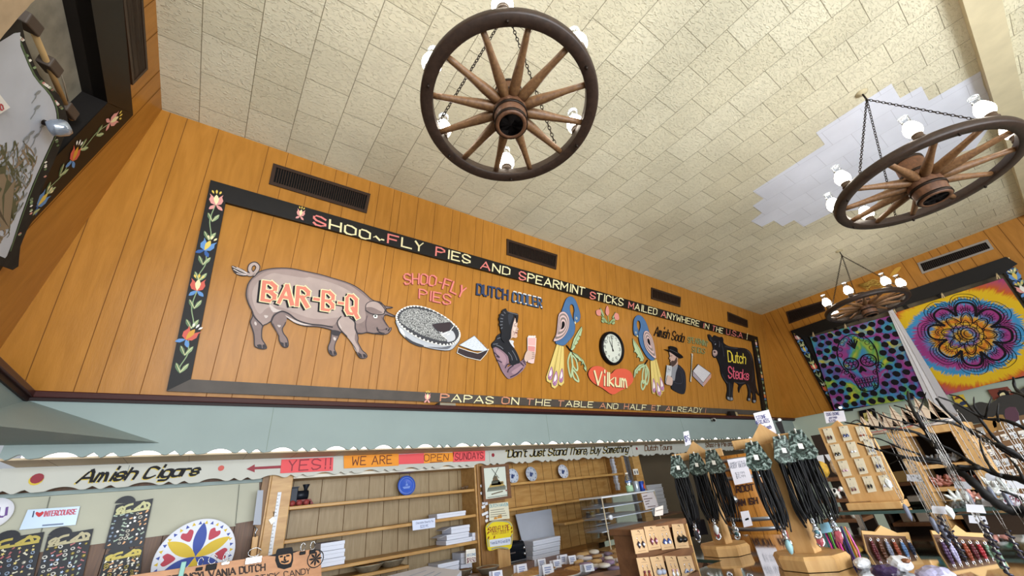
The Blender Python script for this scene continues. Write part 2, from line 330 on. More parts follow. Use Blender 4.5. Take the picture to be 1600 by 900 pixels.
# mint bulkhead with a scalloped lower edge
def scallop(x0, x1, step, amp, dips=1):
    out = []; x = x0; per = .36
    while x < x1:
        t = (x/per) % 1
        if .02 < t < .40: h = amp*math.sin(math.pi*(t-.02)/.38)**.7
        else:
            h = -dips*amp*.35*math.sin(math.pi*(t-.40)/.62)
            for c in (.56, .78): h = max(h, amp*.85*(1-abs(t-c)/.075))
        out.append((x, h)); x += step
    return out
def scallop_board(mb, x0, x1, y0, y1, ztop, zlow, amp, mt, step=.012, dips=1):
    pr = scallop(x0, x1, step, amp, dips); n = len(pr); vs = []; fs = []
    for y in (y0, y1):
        for x, h in pr: vs += [V((x, y, ztop)), V((x, y, zlow+h))]
    for i in range(n-1):
        a = 2*i; b = 2*n+2*i
        fs += [(a, a+1, a+3, a+2), (b, b+2, b+3, b+1), (a+1, b+1, b+3, a+3), (a, a+2, b+2, b)]
    mb.add(vs, fs, mt)
ZS = 2.036
mb = MB(); scallop_board(mb, -.866, 9.2, 3.33, 3.35, 2.36, ZS+.007, .026, M_green)
for x in (.335, 2.9, 5.4): mb.box((x, 3.3285, ZS+.01), (x+.003, 3.33, 2.34), mat('76857a', .6))
A = V((-.862, 3.329, 2.345)); B = V((-.24, 3.329, 2.109)); C = V((-.862, 2.71, 2.109)); D = V((-.862, 3.36, 2.109))
mb.poly([A, C, B], M_green); mb.poly([B, C, V((-1.9, 1.7, 2.109)), V((-1.9, 3.33, 2.109)), V((-.24, 3.33, 2.109))], M_green)
mb.poly([A, V((-.862, -2.5, 2.345)), V((-.862, -2.5, 2.109)), C], M_green); st(mb, 'wall_back')
mb = MB(); mb.box((-.866, 3.352, ZS), (9.2, 3.655, ZS+.010), mat('c9b699', .6, name='soffit_beige', vary=.06, vscale=5))
for i in range(26):
    x = -.7+i*.31; mb.box((x, 3.352, ZS-.0006), (x+.003, 3.66, ZS), mat('8f7c64', .6))
st(mb, 'trim_4')
mb = MB(); mb.box((-.80, 3.385, ZS+.016), (9.1, 3.43, ZS+.06), emit('ffffff', 2.6, 'tube_glow')); o = mb.build('fluorescent_tube')
tag(o, 'long white fluorescent light glowing behind the scalloped mint edge', 'light')
# lower walls behind the counters
M_gw = mat('b7b6a4', .6, name='grey_wall', vary=.07, vscale=2.5); M_dw = wood('6b4626', '4f3119', .5, 'dark_panelling', (8, 1, .5))
mb = MB(); mb.box((-2.6, 3.80, 0), (.58, 3.84, 2.03), M_dw)
for x in [-.9+.13*i for i in range(12)]: mb.box((x, 3.7975, 0), (x+.004, 3.80, 1.75), mat('2c1a0c', .8))
lw1 = [planeY(3.795).hit(*p) for p in [(-60, 780), (405, 752), (405, 812), (368, 818), (368, 822), (145, 851), (-60, 880)]]
mb.prism([p+V((0, .008, 0)) for p in lw1], V((0, -.008, 0)), M_gw)
pl_ = planeY(3.785)
for a, b in [((78, 776), (52, 880)), ((374, 757), (368, 820))]:
    p, q = pl_.hit(*a), pl_.hit(*b); mb.beam(p, q, .004, .002, mat('6f7268', .7), up=(0, -1, 0))
mb.box((-2.6, 3.77, 1.888), (.56, 3.80, 1.91), M_green); st(mb, 'wall_back')
mb = MB(); mb.box((3.4, 4.5, 0), (9.3, 4.54, 2.3), mat('5d5140', .7, name='tan_wall', vary=.08, vscale=2)); st(mb, 'wall_back')
mb = MB(); mb.box((9.3, -4.4, 0), (9.36, 4.5, zb+.01), mat('b4bfae', .6, name='mint_wall_right')); st(mb, 'wall_right')
# ------------------------------------------------------------------ ventilation grilles
M_vent = mat('3b2a20', .4, .3, name='vent_brown'); M_hole = mat('0b0907', .9, name='vent_dark')
def vent(pl, quad, label, frame=M_vent, nslat=34, bw=.028, group='air vents below the ceiling'):
    P = pl.hits(quad, .012); c = (P[0]+P[1]+P[2]+P[3])/4; t = thing('air_vent', label, 'vent', c, group)
    ex = (P[1]-P[0]).normalized(); ez = (P[3]-P[0]).normalized(); I = [P[0]+ex*bw+ez*bw, P[1]-ex*bw+ez*bw, P[2]-ex*bw-ez*bw, P[3]+ex*bw-ez*bw]
    mb = MB()
    for i in range(4):
        j = (i+1) % 4; mb.prism([P[i]-pl.n*.012, P[j]-pl.n*.012, I[j]-pl.n*.012, I[i]-pl.n*.012], pl.n*.014, frame)
    mb.build('vent_frame', t)
    mb = MB(); mb.poly([p-pl.n*.0105 for p in I], M_hole)
    for i in range(1, nslat):
        f = i/nslat; a = I[0].lerp(I[1], f); b = I[3].lerp(I[2], f); mb.beam(a-pl.n*.006, b-pl.n*.006, .0045, .011, M_vent, up=pl.n)
    mb.build('grille', t); return t
vent(BW, [(420, 287), (573, 333), (579, 303), (427, 255)], 'brown wall vent above the pig, leftmost of the back wall row', nslat=40)
vent(BW, [(792, 398), (869, 421), (871, 398), (792, 373)], 'brown wall vent above the word spearmint on the frame')
vent(BW, [(1018, 467), (1063, 480), (1064, 464), (1018, 449)], 'small looking brown wall vent above the words mailed anywhere')
vent(BW, [(1138, 502), (1169, 512), (1168, 500), (1137, 487)], 'brown wall vent nearest the far right corner of the back wall')
vent(RW, [(1233, 506), (1290, 486), (1285, 470), (1228, 487)], 'dark vent on the right wall behind the smallest wheel chandelier')
vent(RW, [(1441, 428), (1553, 389), (1543, 374), (1433, 411)], 'silver edged vent on the right wall above the mandala cloth', mat('8d8780', .35, .6, name='vent_silver'))
vent(LW, [(207, 133), (231, 108), (222, -20), (190, -20)], 'black slatted vent high on the left wall beside the ceiling', nslat=60, bw=.02)
# ------------------------------------------------------------------ painted mural frame on the back wall
CRM = mat('eadfae', .5, name='cream_paint'); PINK = mat('e08078', .5, name='pink_paint'); ORG = mat('d9926f', .5, name='salmon_paint'); WHT = mat('efece4', .5, name='white_paint'); BLK = mat('0e0c10', .5, name='black_paint', spec=.15)
LEAFG = mat('8fa57a', .5, name='leaf_green'); LEAFD = mat('5f7a55', .5, name='leaf_dark'); BLU = mat('5f8fc8', .5, name='flower_blue'); BLUD = mat('2f5a9c', .5, name='flower_deep_blue'); YEL = mat('e0c45a', .5, name='flower_yellow'); RED = mat('cf5b4c', .5, name='flower_red'); FPK = mat('dd9a93', .5, name='flower_pink'); MUST = mat('cf9a35', .5, name='flower_mustard')
SETS = {'pink': (FPK, CRM, YEL, FPK), 'blue': (BLU, YEL, CRM, BLUD), 'red': (RED, CRM, YEL, BLU), 'orange': (RED, MUST, WHT, BLU), 'peach': (ORG, MUST, CRM, BLUD), 'white': (FPK, WHT, YEL, BLU)}
def loc2(mb, o, ax, ay, pts, mt): mb.poly([o+ax*x+ay*y for x, y in pts], mt)
def drop(mb, o, ax, ay, p, q, w, mt):
    p = V((*p, 0)); q = V((*q, 0)); d = q-p; r = V((-d.y, d.x, 0)).normalized()*w
    loc2(mb, o, ax, ay, [(t.x, t.y) for t in (p, p+d*.3+r*.7, p+d*.6+r, p+d*.85+r*.55, q, p+d*.85-r*.55, p+d*.6-r, p+d*.3-r*.7)], mt)
def tulip(mb, pl, off, c, ay, s, key):
    A, Bm, Cm, D = SETS[key]; ax = ay.cross(pl.n).normalized()*s; ay = ay.normalized()*s; o = c; e = pl.n*.0006
    drop(mb, o, ax, ay, (0, -.45), (-.5, -.95), .16, D); drop(mb, o, ax, ay, (0, -.45), (.5, -.95), .16, D)
    L = [(0, -.5), (-.38, -.35), (-.52, 0), (-.42, .35), (-.5, .6), (-.2, .3), (-.08, -.1)]
    loc2(mb, o+e, ax, ay, L, A); loc2(mb, o+e, ax, ay, [(-x, y) for x, y in L][::-1], A)
    drop(mb, o+e*2, ax, ay, (0, -.48), (0, .55), .2, Bm)
    for q in ((0, 1.05), (-.34, .95), (.34, .95)): drop(mb, o+e, ax, ay, (q[0]*.6, .62), q, .085, Cm)
def vine(mb, pl, off, pts, keys, s, leaves=True, tilt=None):
    """tulips strung along a stem, pts from the tip down (pixels)"""
    Q = [pl.hit(*p, off) for p in pts]
    for i in range(len(Q)-1):
        a, b = Q[i], Q[i+1]; d = (a-b); L = d.length; u = d.normalized(); r = u.cross(pl.n)
        sd = 1 if i % 2 else -1
        cur = [tuple(a-u*s*.5), tuple(a.lerp(b, .45)+r*s*.18*sd), tuple(a.lerp(b, .75)-r*s*.1*sd), tuple(b+u*s*.55)]
        cur = sm(cur, 5, False); stroke3(mb, cur, s*.07, pl.n, LEAFG)
        n = max(1, int(L/(s*1.5)))
        for k in range(n):
            f = (k+.75)/(n+.5); p = a.lerp(b, min(.9, f+.12))
            for q in (-1, 1):
                drop(mb, p+pl.n*.0004*(1+q), r*s, u*s, (0, -.3), (.42*q, .55), .15, LEAFG if q > 0 else LEAFD)
                stroke3(mb, [p+pl.n*.001+u*s*-.2, p+pl.n*.001+r*s*.36*q+u*s*.45], s*.035, pl.n, CRM)
        if i < len(keys): tulip(mb, pl, off, a+pl.n*.0004, (u if tilt is None else (u+r*tilt[i])), s, keys[i])
FT = .035
t = thing('mural_frame', 'long black painted frame with folk flowers and lettering around the back wall mural', 'frame', BW.hit(760, 500))
mb = MB(); slab(mb, BW, [(329, 281), (352.5, 316), (1177, 533.5), (1184, 526.5)], 0, FT, M_black); top = mb.build('top_rail', t)
mb = MB(); slab(mb, BW, [(298, 592.5), (260, 611), (1202, 649), (1192.7, 642)], 0, FT, mat('4c443d', .5, name='rail_grey_black', vary=.15, vscale=9)); bot = mb.build('bottom_rail', t)  # bottom rail is a greyer black than the other rails
mb = MB(); slab(mb, BW, [(329, 281), (260, 611), (298, 592.5), (352.5, 316)], 0, FT, M_black); ls = mb.build('side_rail', t)
mb = MB(); slab(mb, BW, [(1184, 526.5), (1177, 533.5), (1192.7, 642), (1202, 649)], 0, FT, M_black); rs = mb.build('side_rail', t)
def words(par, spec, c0, w=.2):
    for s, x0, t0, b0_, x1, t1, b1_ in spec:
        mb = MB(); text(mb, BW, s, [(x0-1, b0_), (x1-1, b1_), (x1, t1), (x0, t0)], w, CRM, FT+.0014, colors=[c0]+[CRM]*(len(s)-1), gap=1.9); mb.build('lettering', par)
words(top, [('SHOO~', 491, 336, 350, 600, 369, 381), ('FLY', 607, 366, 379, 661, 380, 393), ('PIES', 682, 386, 399, 735, 400, 412), ('AND', 752, 408, 419, 797, 419, 430), ('SPEARMINT', 812, 424, 436, 914, 450, 461), ('STICKS', 923, 456, 466, 974, 467, 478), ('MAILED', 983, 472, 481, 1027, 483, 492), ('ANYWHERE', 1034, 486, 494.5, 1093, 502, 510), ('IN', 1099, 505, 512, 1108, 507, 514), ('THE', 1114, 509, 516, 1130, 513.5, 521)], PINK)
mb = MB(); text(mb, BW, 'U.S.A', [(1135, 522), (1160, 528.5), (1160, 520), (1135.5, 514.5)], .17, PINK, FT+.0014)
text(mb, BW, '!', [(1163, 529), (1167, 530), (1168, 521), (1164, 520)], .17, CRM, FT+.0014); mb.build('lettering', top)
mb = MB(); tulip(mb, BW, 0, BW.hit(470, 333, FT+.0012), BW.v, .06, 'pink'); mb.build('tulip_painting', top)
words(bot, [('PAPAS', 689, 615.5, 626, 771, 620.5, 631), ('ON', 785, 620.5, 630.5, 811, 622, 632), ('THE', 824, 623, 632, 861, 625, 634), ('TABLE', 873, 626, 634.5, 927, 628, 636.5), ('AND', 938, 630, 637.5, 966, 631, 639), ('HALF', 976, 631, 639, 1010, 633, 641), ('ET', 1019, 633.5, 641, 1032, 634, 641.5), ('ALREADY', 1041, 635, 642, 1097, 637.5, 645), ('!', 1100, 638, 645, 1103, 638.5, 645)], ORG)
mb = MB(); tulip(mb, BW, 0, BW.hit(668, 620, FT+.0012), BW.v, .055, 'pink'); mb.build('tulip_painting', bot)
mb = MB(); vine(mb, BW, FT+.0012, [(338, 313), (324, 384), (309, 446), (297, 523), (279, 590)], ['pink', 'blue', 'red', 'orange'], .082, tilt=[-.1, .25, 0, .45]); mb.build('flower_painting', ls)
mb = MB(); vine(mb, BW, FT+.0012, [(1181.5, 537), (1186, 562), (1190.5, 588), (1195, 619), (1199, 645)], ['white', 'blue', 'peach', 'orange'], .075, tilt=[0, 0, 0, 0]); mb.build('flower_painting', rs)
# ------------------------------------------------------------------ cut-out artworks on the back wall
def art(name, label, cat, c, group=None): return thing(name, label, cat, BW.hit(*c), group)
def cut(name, par, pts, mt, o0=.002, o1=.016, smooth=True, side=None, deco=None, line=None, lw=.006):
    if smooth: pts = sm(pts, 3)
    mb = MB(); slab(mb, BW, pts, o0, o1, mt, side or BLK)
    if line: P = BW.hits(pts, o1+.0012); stroke3(mb, P+[P[0]], lw, BW.n, line)
    if deco: deco(mb, o1)
    return mb.build(name, par)
def dp(mb, pts, off, mt, smooth=True): flat(mb, BW, sm(pts, 3) if smooth else pts, off, mt)
def ln(mb, pts, off, w, mt, smooth=True):
    if smooth: pts = sm(pts, 5, False)
    stroke3(mb, BW.hits(pts, off), w, BW.n, mt)
Pg = K(370, 400, 5.292)
PD = mat('84706b', .5, name='pig_shade', vary=.12, vscale=12); PM = mat('9f8a83', .5, name='pig_mauve', vary=.1, vscale=7); PH = mat('b09c94', .5, name='pig_light', vary=.08, vscale=9); PW = mat('cdbfb8', .5, name='pig_highlight'); PK = mat('2b2226', .5, name='pig_line'); PLN = mat('5a484b', .5, name='pig_soft_line')
pig = art('pig_sign', 'big mauve painted pig cutout with salmon lettering on its side', 'sign', (490, 480))
out = Pg('150 165 180 135 240 112 330 100 450 103 560 125 680 150 790 182 900 215 980 250 1050 300 1110 355 1145 372 1190 382 1222 412 1290 425 1233 437 1247 465 1308 495 1288 500 1230 485 1215 520 1240 565 1262 595 1277 592 1275 612 1250 640 1215 648 1180 635 1130 640 1080 632 1040 640 1000 640 1004 680 1000 708 1012 735 1037 780 1066 805 1078 830 1060 845 1022 842 996 810 980 770 950 715 910 665 862 627 835 680 815 720 808 770 825 812 795 825 765 800 755 755 775 700 783 640 785 612 680 585 580 580 500 560 440 525 412 516 400 560 377 600 386 640 415 680 425 720 420 752 385 750 362 720 350 690 345 650 315 600 290 560 285 540 250 560 215 580 205 640 210 690 235 730 245 762 210 768 170 757 148 740 145 690 140 640 125 590 112 545 130 500 130 460 100 400 80 340 80 290 95 230 125 185')
def pigdeco(mb, o):
    a = o+.0006
    dp(mb, Pg('170 170 260 122 420 112 560 135 760 185 930 240 1030 310 1100 375 1060 420 1065 520 1000 560 900 520 830 540 790 575 640 565 500 525 430 470 350 455 300 480 270 545 215 570 150 490 110 390 95 310 115 220'), a, PM)
    dp(mb, Pg('200 190 340 135 560 165 780 220 930 290 1000 360 960 470 820 510 640 520 480 470 350 420 250 430 190 480 140 400 130 290'), a+.0006, PH)
    dp(mb, Pg('300 135 450 125 600 160 560 180 430 160'), a+.0012, PM)
    for q in ('270 400 330 440 370 450 300 465', '150 540 165 555 160 575 145 560', '225 490 260 495 240 515', '335 570 365 575 350 590', '800 670 820 680 815 700 800 690', '400 490 470 525 560 560 640 568 560 573 470 545', '840 520 850 580 870 600 850 560', '960 740 990 790 980 780'): dp(mb, Pg(q), a+.0016, PW)
    dp(mb, Pg('290 545 320 505 370 495 412 510 405 545 370 555 330 545'), a+.0012, PD); dp(mb, Pg('785 612 858 625 840 660 790 650'), a+.0012, PK)
    dp(mb, Pg('860 505 832 545 850 600 910 665 975 750 1000 800 1010 760 975 690 985 600 950 520'), a+.0014, PH)
    for q in ('165 735 190 730 205 735 208 765 175 757', '212 735 230 730 242 758 215 765', '362 710 388 720 390 750 365 735', '398 715 418 715 420 750 400 750', '765 775 785 785 795 822 770 800', '800 785 815 790 822 812 800 820', '1000 795 1030 812 1040 842 1010 830', '1040 810 1062 812 1074 832 1050 842'): dp(mb, Pg(q), a+.0018, PK, False)
    for q, w in (('285 540 310 490 370 458 430 478 500 530 600 562 700 572 790 588', .011), ('862 500 832 545 850 600 910 665', .009), ('935 510 975 545 980 600 1000 645', .012), ('1078 495 1066 560 1076 625', .007), ('130 470 150 510 200 560 215 580', .008), ('300 560 345 650', .007), ('785 615 775 700', .008), ('1000 640 1040 640 1080 632 1130 640 1215 648', .009), ('1160 590 1165 615 1185 630 1220 640', .008), ('1175 610 1205 612 1240 598', .006)): ln(mb, Pg(q), a+.0022, w, PK if w > .007 else PLN)
    dp(mb, Pg('1065 420 1075 390 1120 375 1165 385 1205 420 1225 455 1215 475 1170 480 1110 475 1070 455'), a+.0022, PH); dp(mb, Pg('1070 425 1120 425 1175 450 1205 470 1150 478 1090 470 1066 448'), a+.0026, PD)
    ln(mb, Pg('1065 445 1068 405 1090 382 1130 372 1175 385 1210 420 1230 455'), a+.003, .006, PK); ln(mb, Pg('1066 450 1110 476 1170 484 1215 478 1225 455 1250 468 1305 495'), a+.003, .008, PK); ln(mb, Pg('1165 378 1215 405 1235 432 1288 428'), a+.003, .006, PK)
    dp(mb, Pg('1130 490 1160 487 1160 512 1135 512'), a+.003, WHT); dp(mb, Pg('1138 492 1152 490 1152 502 1140 503'), a+.0034, BLK); ln(mb, Pg('1122 492 1140 484 1165 486'), a+.0036, .006, PK)
    for q in ('1235 608 1240 600', '1252 618 1262 605', '1160 600 1170 612'): ln(mb, Pg(q), a+.003, .012, PK, False)
    ln(mb, Pg('1200 505 1230 560 1258 592'), a+.003, .005, PLN)
cut('board', pig, out, PD, deco=pigdeco, line=PK, lw=.007)
mb = MB(); P = sm(Pg('160 160 125 140 108 112 118 78 148 65 172 85 168 115 140 145 112 155 92 150'), 5, False); stroke3(mb, BW.hits(P, .006), .03, BW.n, PK, .008); stroke3(mb, BW.hits(P, .0155), .02, BW.n, PH)
slab(mb, BW, sm(Pg('-42 80 0 92 50 110 82 132 112 150 95 162 50 166 10 156 -25 130'), 3), .002, .014, PK)
for q in ('-35 88 30 120 100 152', '-25 110 30 140 95 155', '0 95 60 125 100 150', '0 145 50 155 95 156'): ln(mb, Pg(q), .0155, .006, PW)
mb.build('tail', pig)
mb = MB(); q4 = Pg('212 362 1000 486 1003 338 228 214')
SAL = mat('d97e66', .5, name='salmon_letter')
text(mb, BW, 'BAR-B-Q', q4, .30, BLK, .0202, shift=(-.09, -.06), gap=2.2); text(mb, BW, 'BAR-B-Q', q4, .29, CRM, .0212, gap=2.2); text(mb, BW, 'BAR-B-Q', q4, .185, SAL, .0222, gap=2.2); mb.build('lettering', pig)
def letters(name, label, specs, c, group=None, nm='letter'):
    """free-standing letters fixed straight to the wall: every letter is a part"""
    t = art(name, label, 'sign', c, group)
    for s, quad, w, mt, kw in specs:
        bend = kw.get('bend', 0); sh = kw.get('shadow'); n = len(s)
        ws = [max([int(g[i]) for g in GL.get(ch, '').split() for i in range(0, len(g)-1, 2)], default=2.2) for ch in s]; gp = kw.get('gap', 1.7); tot = sum(ws)+gp*(n-1); x = 0
        Bl, Br, Tr, Tl = [V((*q, 0)) for q in quad]
        for ch, wd in zip(s, ws):
            a0, a1 = x/tot, (x+wd)/tot; x += wd+gp
            if ch == ' ': continue
            def at(a, b):
                b += bend*4*a*(1-a); p = Bl.lerp(Br, a).lerp(Tl.lerp(Tr, a), b); return (p.x, p.y)
            q = [at(a0, 0), at(a1, 0), at(a1, 1), at(a0, 1)]; mb = MB()
            if sh: text(mb, BW, ch, q, w*1.1, sh, .002, thick=.006, shift=(-.05, -.05), slant=kw.get('slant', 0), smooth=kw.get('smooth', 0))
            text(mb, BW, ch, q, w, mt, .008, thick=.006, slant=kw.get('slant', 0), smooth=kw.get('smooth', 0), nib=kw.get('nib', True))
            if 'cap' in kw and a0 > kw['cap']:
                P = [BW.hit(*at(a0+(a1-a0)*(.1+.2*k), 1.02+(.03 if k % 2 else -.02)), .015) for k in range(5)]; stroke3(mb, P, .011, BW.n, WHT, .003)
                p = BW.hit(*at(a0+(a1-a0)*.9, .08), .017); stroke3(mb, [p-BW.u*.008, p+BW.u*.008], .012, BW.n, WHT, .002)
            mb.build(nm, t)
    return t
kb = K(600, 400, 5.327)
letters('shoofly_lettering', 'pink raised letters reading shoo-fly pies, fixed above the pie cutout', [('SHOO-FLY', kb('172 236 645 348 682 268 165 152'), .15, PINK, dict(bend=.5, shadow=mat('8c3b38', .5))), ('PIES', kb('292 350 548 408 558 328 294 276'), .15, PINK, dict(shadow=mat('8c3b38', .5)))], (676, 452))
letters('cooler_lettering', 'dark blue raised letters reading dutch cooler with white snow caps', [('DUTCH', kb('772 318 1028 364 1030 286 776 234'), .19, mat('2d3c5c', .5), dict(shadow=BLK)), ('COOLER', kb('1066 378 1314 432 1308 352 1074 296'), .17, mat('3c5474', .5), dict(shadow=BLK, cap=-1))], (796, 462))
# shoo-fly pie and slice
def speckle():
    m = bpy.data.materials.new('crumb_topping'); m.use_nodes = True; nt = m.node_tree; b = nt.nodes['Principled BSDF']; tc = nt.nodes.new('ShaderNodeTexCoord'); n = nt.nodes.new('ShaderNodeTexNoise'); n.inputs['Scale'].default_value = 130; r = nt.nodes.new('ShaderNodeValToRGB')
    e = r.color_ramp.elements; e[0].position = .42; e[0].color = (.02, .02, .02, 1); e[1].position = .58; e[1].color = (.5, .5, .48, 1); nt.links.new(tc.outputs['Object'], n.inputs[0]); nt.links.new(n.outputs[0], r.inputs[0]); nt.links.new(r.outputs[0], b.inputs['Base Color']); return m
CRUMB = speckle(); TIN = mat('b9bcc2', .4, name='tin_grey'); TIND = mat('3a3a40', .5); PIEDK = mat('33262a', .5, name='pie_filling')
t = art('pie_sign', 'grey painted pie cutout with one wedge taken out', 'sign', (668, 512))
def tind(mb, o):
    dp(mb, kb('150 650 240 710 330 745 300 755 210 715'), o+.0006, TIND); dp(mb, kb('360 755 450 772 530 775 560 745 480 760'), o+.0006, mat('6b6d74', .5)); dp(mb, kb('130 600 150 650 180 680 160 620'), o+.0006, WHT)
cut('pie_tin', t, kb('100 530 118 600 140 645 200 700 300 745 420 776 545 786 600 742 632 690 600 640 400 560 200 520'), TIN, .002, .016, deco=tind, line=TIND, lw=.005)
def pied(mb, o):
    P = kb('104 510 130 460 200 424 280 418 380 442 480 492 560 548 615 605 630 655 612 695 575 725 500 737 400 717 300 682 200 624 132 566')
    Q = sm(P, 6)
    dp(mb, kb('130 520 150 470 210 442 290 440 400 468 500 512 555 548 398 572 515 690 495 708 420 692 310 655 200 595 140 550'), o+.0006, CRUMB)
    for i, q in enumerate(Q):
        if i % 2 == 0:
            p = BW.hit(*q, o+.0012); loc2(mb, p, BW.u*.011, BW.v*.009, [(math.cos(k*math.pi/3), math.sin(k*math.pi/3)) for k in range(6)], WHT)
    dp(mb, kb('398 570 558 550 545 622 490 640 455 628'), o+.0012, PIEDK, False); dp(mb, kb('455 628 490 640 560 618 592 660 585 700 530 716 520 692'), o+.0012, mat('c7c8cc', .5))
    ln(mb, kb('560 550 585 580 548 625'), o+.002, .006, WHT, False); ln(mb, kb('470 650 520 690'), o+.002, .006, WHT)
    for k in range(10): p = BW.hit(*kb(480+k*7, 635+((k*37) % 20))[0], o+.002); loc2(mb, p, BW.u*.008, BW.v*.007, [(-1, -.5), (0, -1), (1, 0), (.2, 1)], WHT)
cut('pie_top', t, kb('98 510 130 455 200 420 280 415 380 440 480 490 560 545 620 610 636 660 618 702 578 735 500 745 400 725 300 690 200 630 130 570'), TIND, .016, .022, deco=pied, line=WHT, lw=.005)
t = art('pie_slice_sign', 'small painted slice of pie cutout beside the whole pie', 'sign', (739, 545))
cut('slice_side', t, kb('620 762 700 790 780 810 852 785 872 775 850 815 802 868 770 862 680 840 608 806'), PIEDK, .002, .016, False, line=WHT, lw=.005)
def sld(mb, o):
    for k in range(60):
        x = 640+((k*53) % 220); y = 690+((k*29) % 95)
        if y > 665+abs(x-752)*.62+12 and y < 745+(x-625)*.16: p = BW.hit(*kb(x, y)[0], o+.001); loc2(mb, p, BW.u*.006, BW.v*.003, [(-1, -1), (1, -.5), (.5, 1)], mat('9aa3ad', .5))
cut('slice_top', t, kb('752 664 866 782 835 792 745 786 625 742'), mat('d5dae2', .5, name='sugar_white'), .016, .02, False, deco=sld, line=mat('6d7078', .5), lw=.004)
# woman with a glass
kw = K(760, 470, 6.92); DRB = mat('1b1c22', .45, name='bonnet_black', vary=.2, vscale=10); GRL = mat('6d7078', .5, name='grey_stroke'); PUR = mat('8c707c', .5, name='dress_purple', vary=.12, vscale=9); SKIN = mat('d3b5a6', .5, name='painted_skin')
t = art('woman_sign', 'cutout of a woman in a black bonnet and shawl raising a pink drink', 'sign', (805, 537))
def sl(mb, o):
    dp(mb, kw('100 520 150 545 200 590 215 650 190 700 160 650 120 590'), o+.0006, mat('a78791', .5)); dp(mb, kw('270 770 340 720 400 680 380 730 310 790'), o+.0006, mat('a78791', .5))
    for q, w in (('85 560 140 610 110 600', .012), ('115 640 165 665', .012), ('205 725 225 690 265 680', .014), ('230 770 245 735 290 700', .014), ('370 670 400 700', .016), ('260 825 330 790 390 730', .012), ('395 650 425 690', .01)): ln(mb, kw(q), o+.0012, w, mat('3a2b3c', .5))
cut('sleeve', t, kw('72 495 110 495 170 535 222 575 245 660 225 720 290 680 380 650 405 625 432 680 400 745 340 800 262 842 222 832 170 760 130 670 90 580'), PUR, deco=sl)
def shd(mb, o):
    for q in ('110 480 150 495 180 520', '240 560 270 600 280 640', '280 540 310 590 330 640', '120 410 160 400 200 440', '75 470 120 465'): ln(mb, kw(q), o+.001, .008, GRL)
cut('shawl', t, kw('58 465 100 420 115 380 170 350 240 430 290 500 330 560 366 660 330 682 270 696 238 605 180 545 105 500 70 512'), DRB, .004, .018, deco=shd)
def fcd(mb, o):
    dp(mb, kw('300 230 320 235 322 290 300 330 288 300'), o+.0006, mat('e6cfc4', .5))
    for q, w in (('300 265 322 272', .006), ('296 275 318 282', .004), ('322 240 312 250 298 252', .005), ('325 318 338 325', .006), ('312 342 338 345', .009), ('330 300 345 305', .004), ('290 330 305 350 298 370', .004)): ln(mb, kw(q), o+.0012, w, mat('5c3a3a', .5), False)
    ln(mb, kw('315 350 333 352'), o+.0014, .006, mat('a0504c', .5), False)
cut('face', t, kw('318 172 337 245 331 280 349 305 336 325 339 345 331 365 336 385 316 402 278 398 245 432 268 340 285 260'), SKIN, .006, .018, deco=fcd)
cut('collar', t, kw('248 432 280 428 298 440 290 465 304 508 275 482'), mat('d6d6da', .5), .018, .021)
def bnd(mb, o):
    ln(mb, kw('232 118 285 135 338 150'), o+.001, .007, GRL)
    for q in ('165 150 185 158', '155 190 178 195', '152 225 175 225', '150 262 172 258', '160 300 172 290', '190 120 205 135'): ln(mb, kw(q), o+.001, .01, GRL, False)
    dp(mb, kw('240 140 290 150 270 220 250 260 235 200'), o+.0008, mat('33363e', .45))
cut('bonnet', t, kw('190 88 212 84 228 112 290 128 342 143 343 200 331 238 319 180 305 172 286 260 271 330 264 405 235 432 195 450 160 400 163 345 150 300 152 285 138 255 145 225 133 195 145 165 140 148 165 128 170 105'), DRB, .018, .03, deco=bnd)
def gld(mb, o):
    dp(mb, kw('447 485 532 495 522 560 447 545'), o+.0006, mat('d98f8c', .5), False); dp(mb, kw('446 400 538 405 533 490 446 482'), o+.0006, mat('e5b0ac', .5), False)
    for x in (458, 478, 498, 520): p = kw(x, 392); ln(mb, [p[0], (p[0][0]+.8, p[0][1]-1.2)], o+.001, .02, WHT, False)
    ln(mb, kw('446 395 446 560'), o+.001, .005, WHT, False); ln(mb, kw('538 402 525 560'), o+.001, .005, WHT, False); ln(mb, kw('448 482 533 492'), o+.0012, .005, WHT, False)
cut('drinking_glass', t, kw('443 396 482 384 541 402 532 560 514 676 490 678 448 664'), mat('e8c6c2', .5), .016, .026, False, deco=gld)
def hnd(mb, o):
    for q in ('495 560 522 565', '496 580 525 585', '494 600 522 605', '490 622 515 622'): ln(mb, kw(q), o+.001, .006, mat('7a5a56', .5), False)
cut('hand', t, kw('408 622 440 540 480 545 505 548 524 560 520 575 526 588 520 600 522 610 500 632 452 642 430 662'), SKIN, .026, .034, deco=hnd)
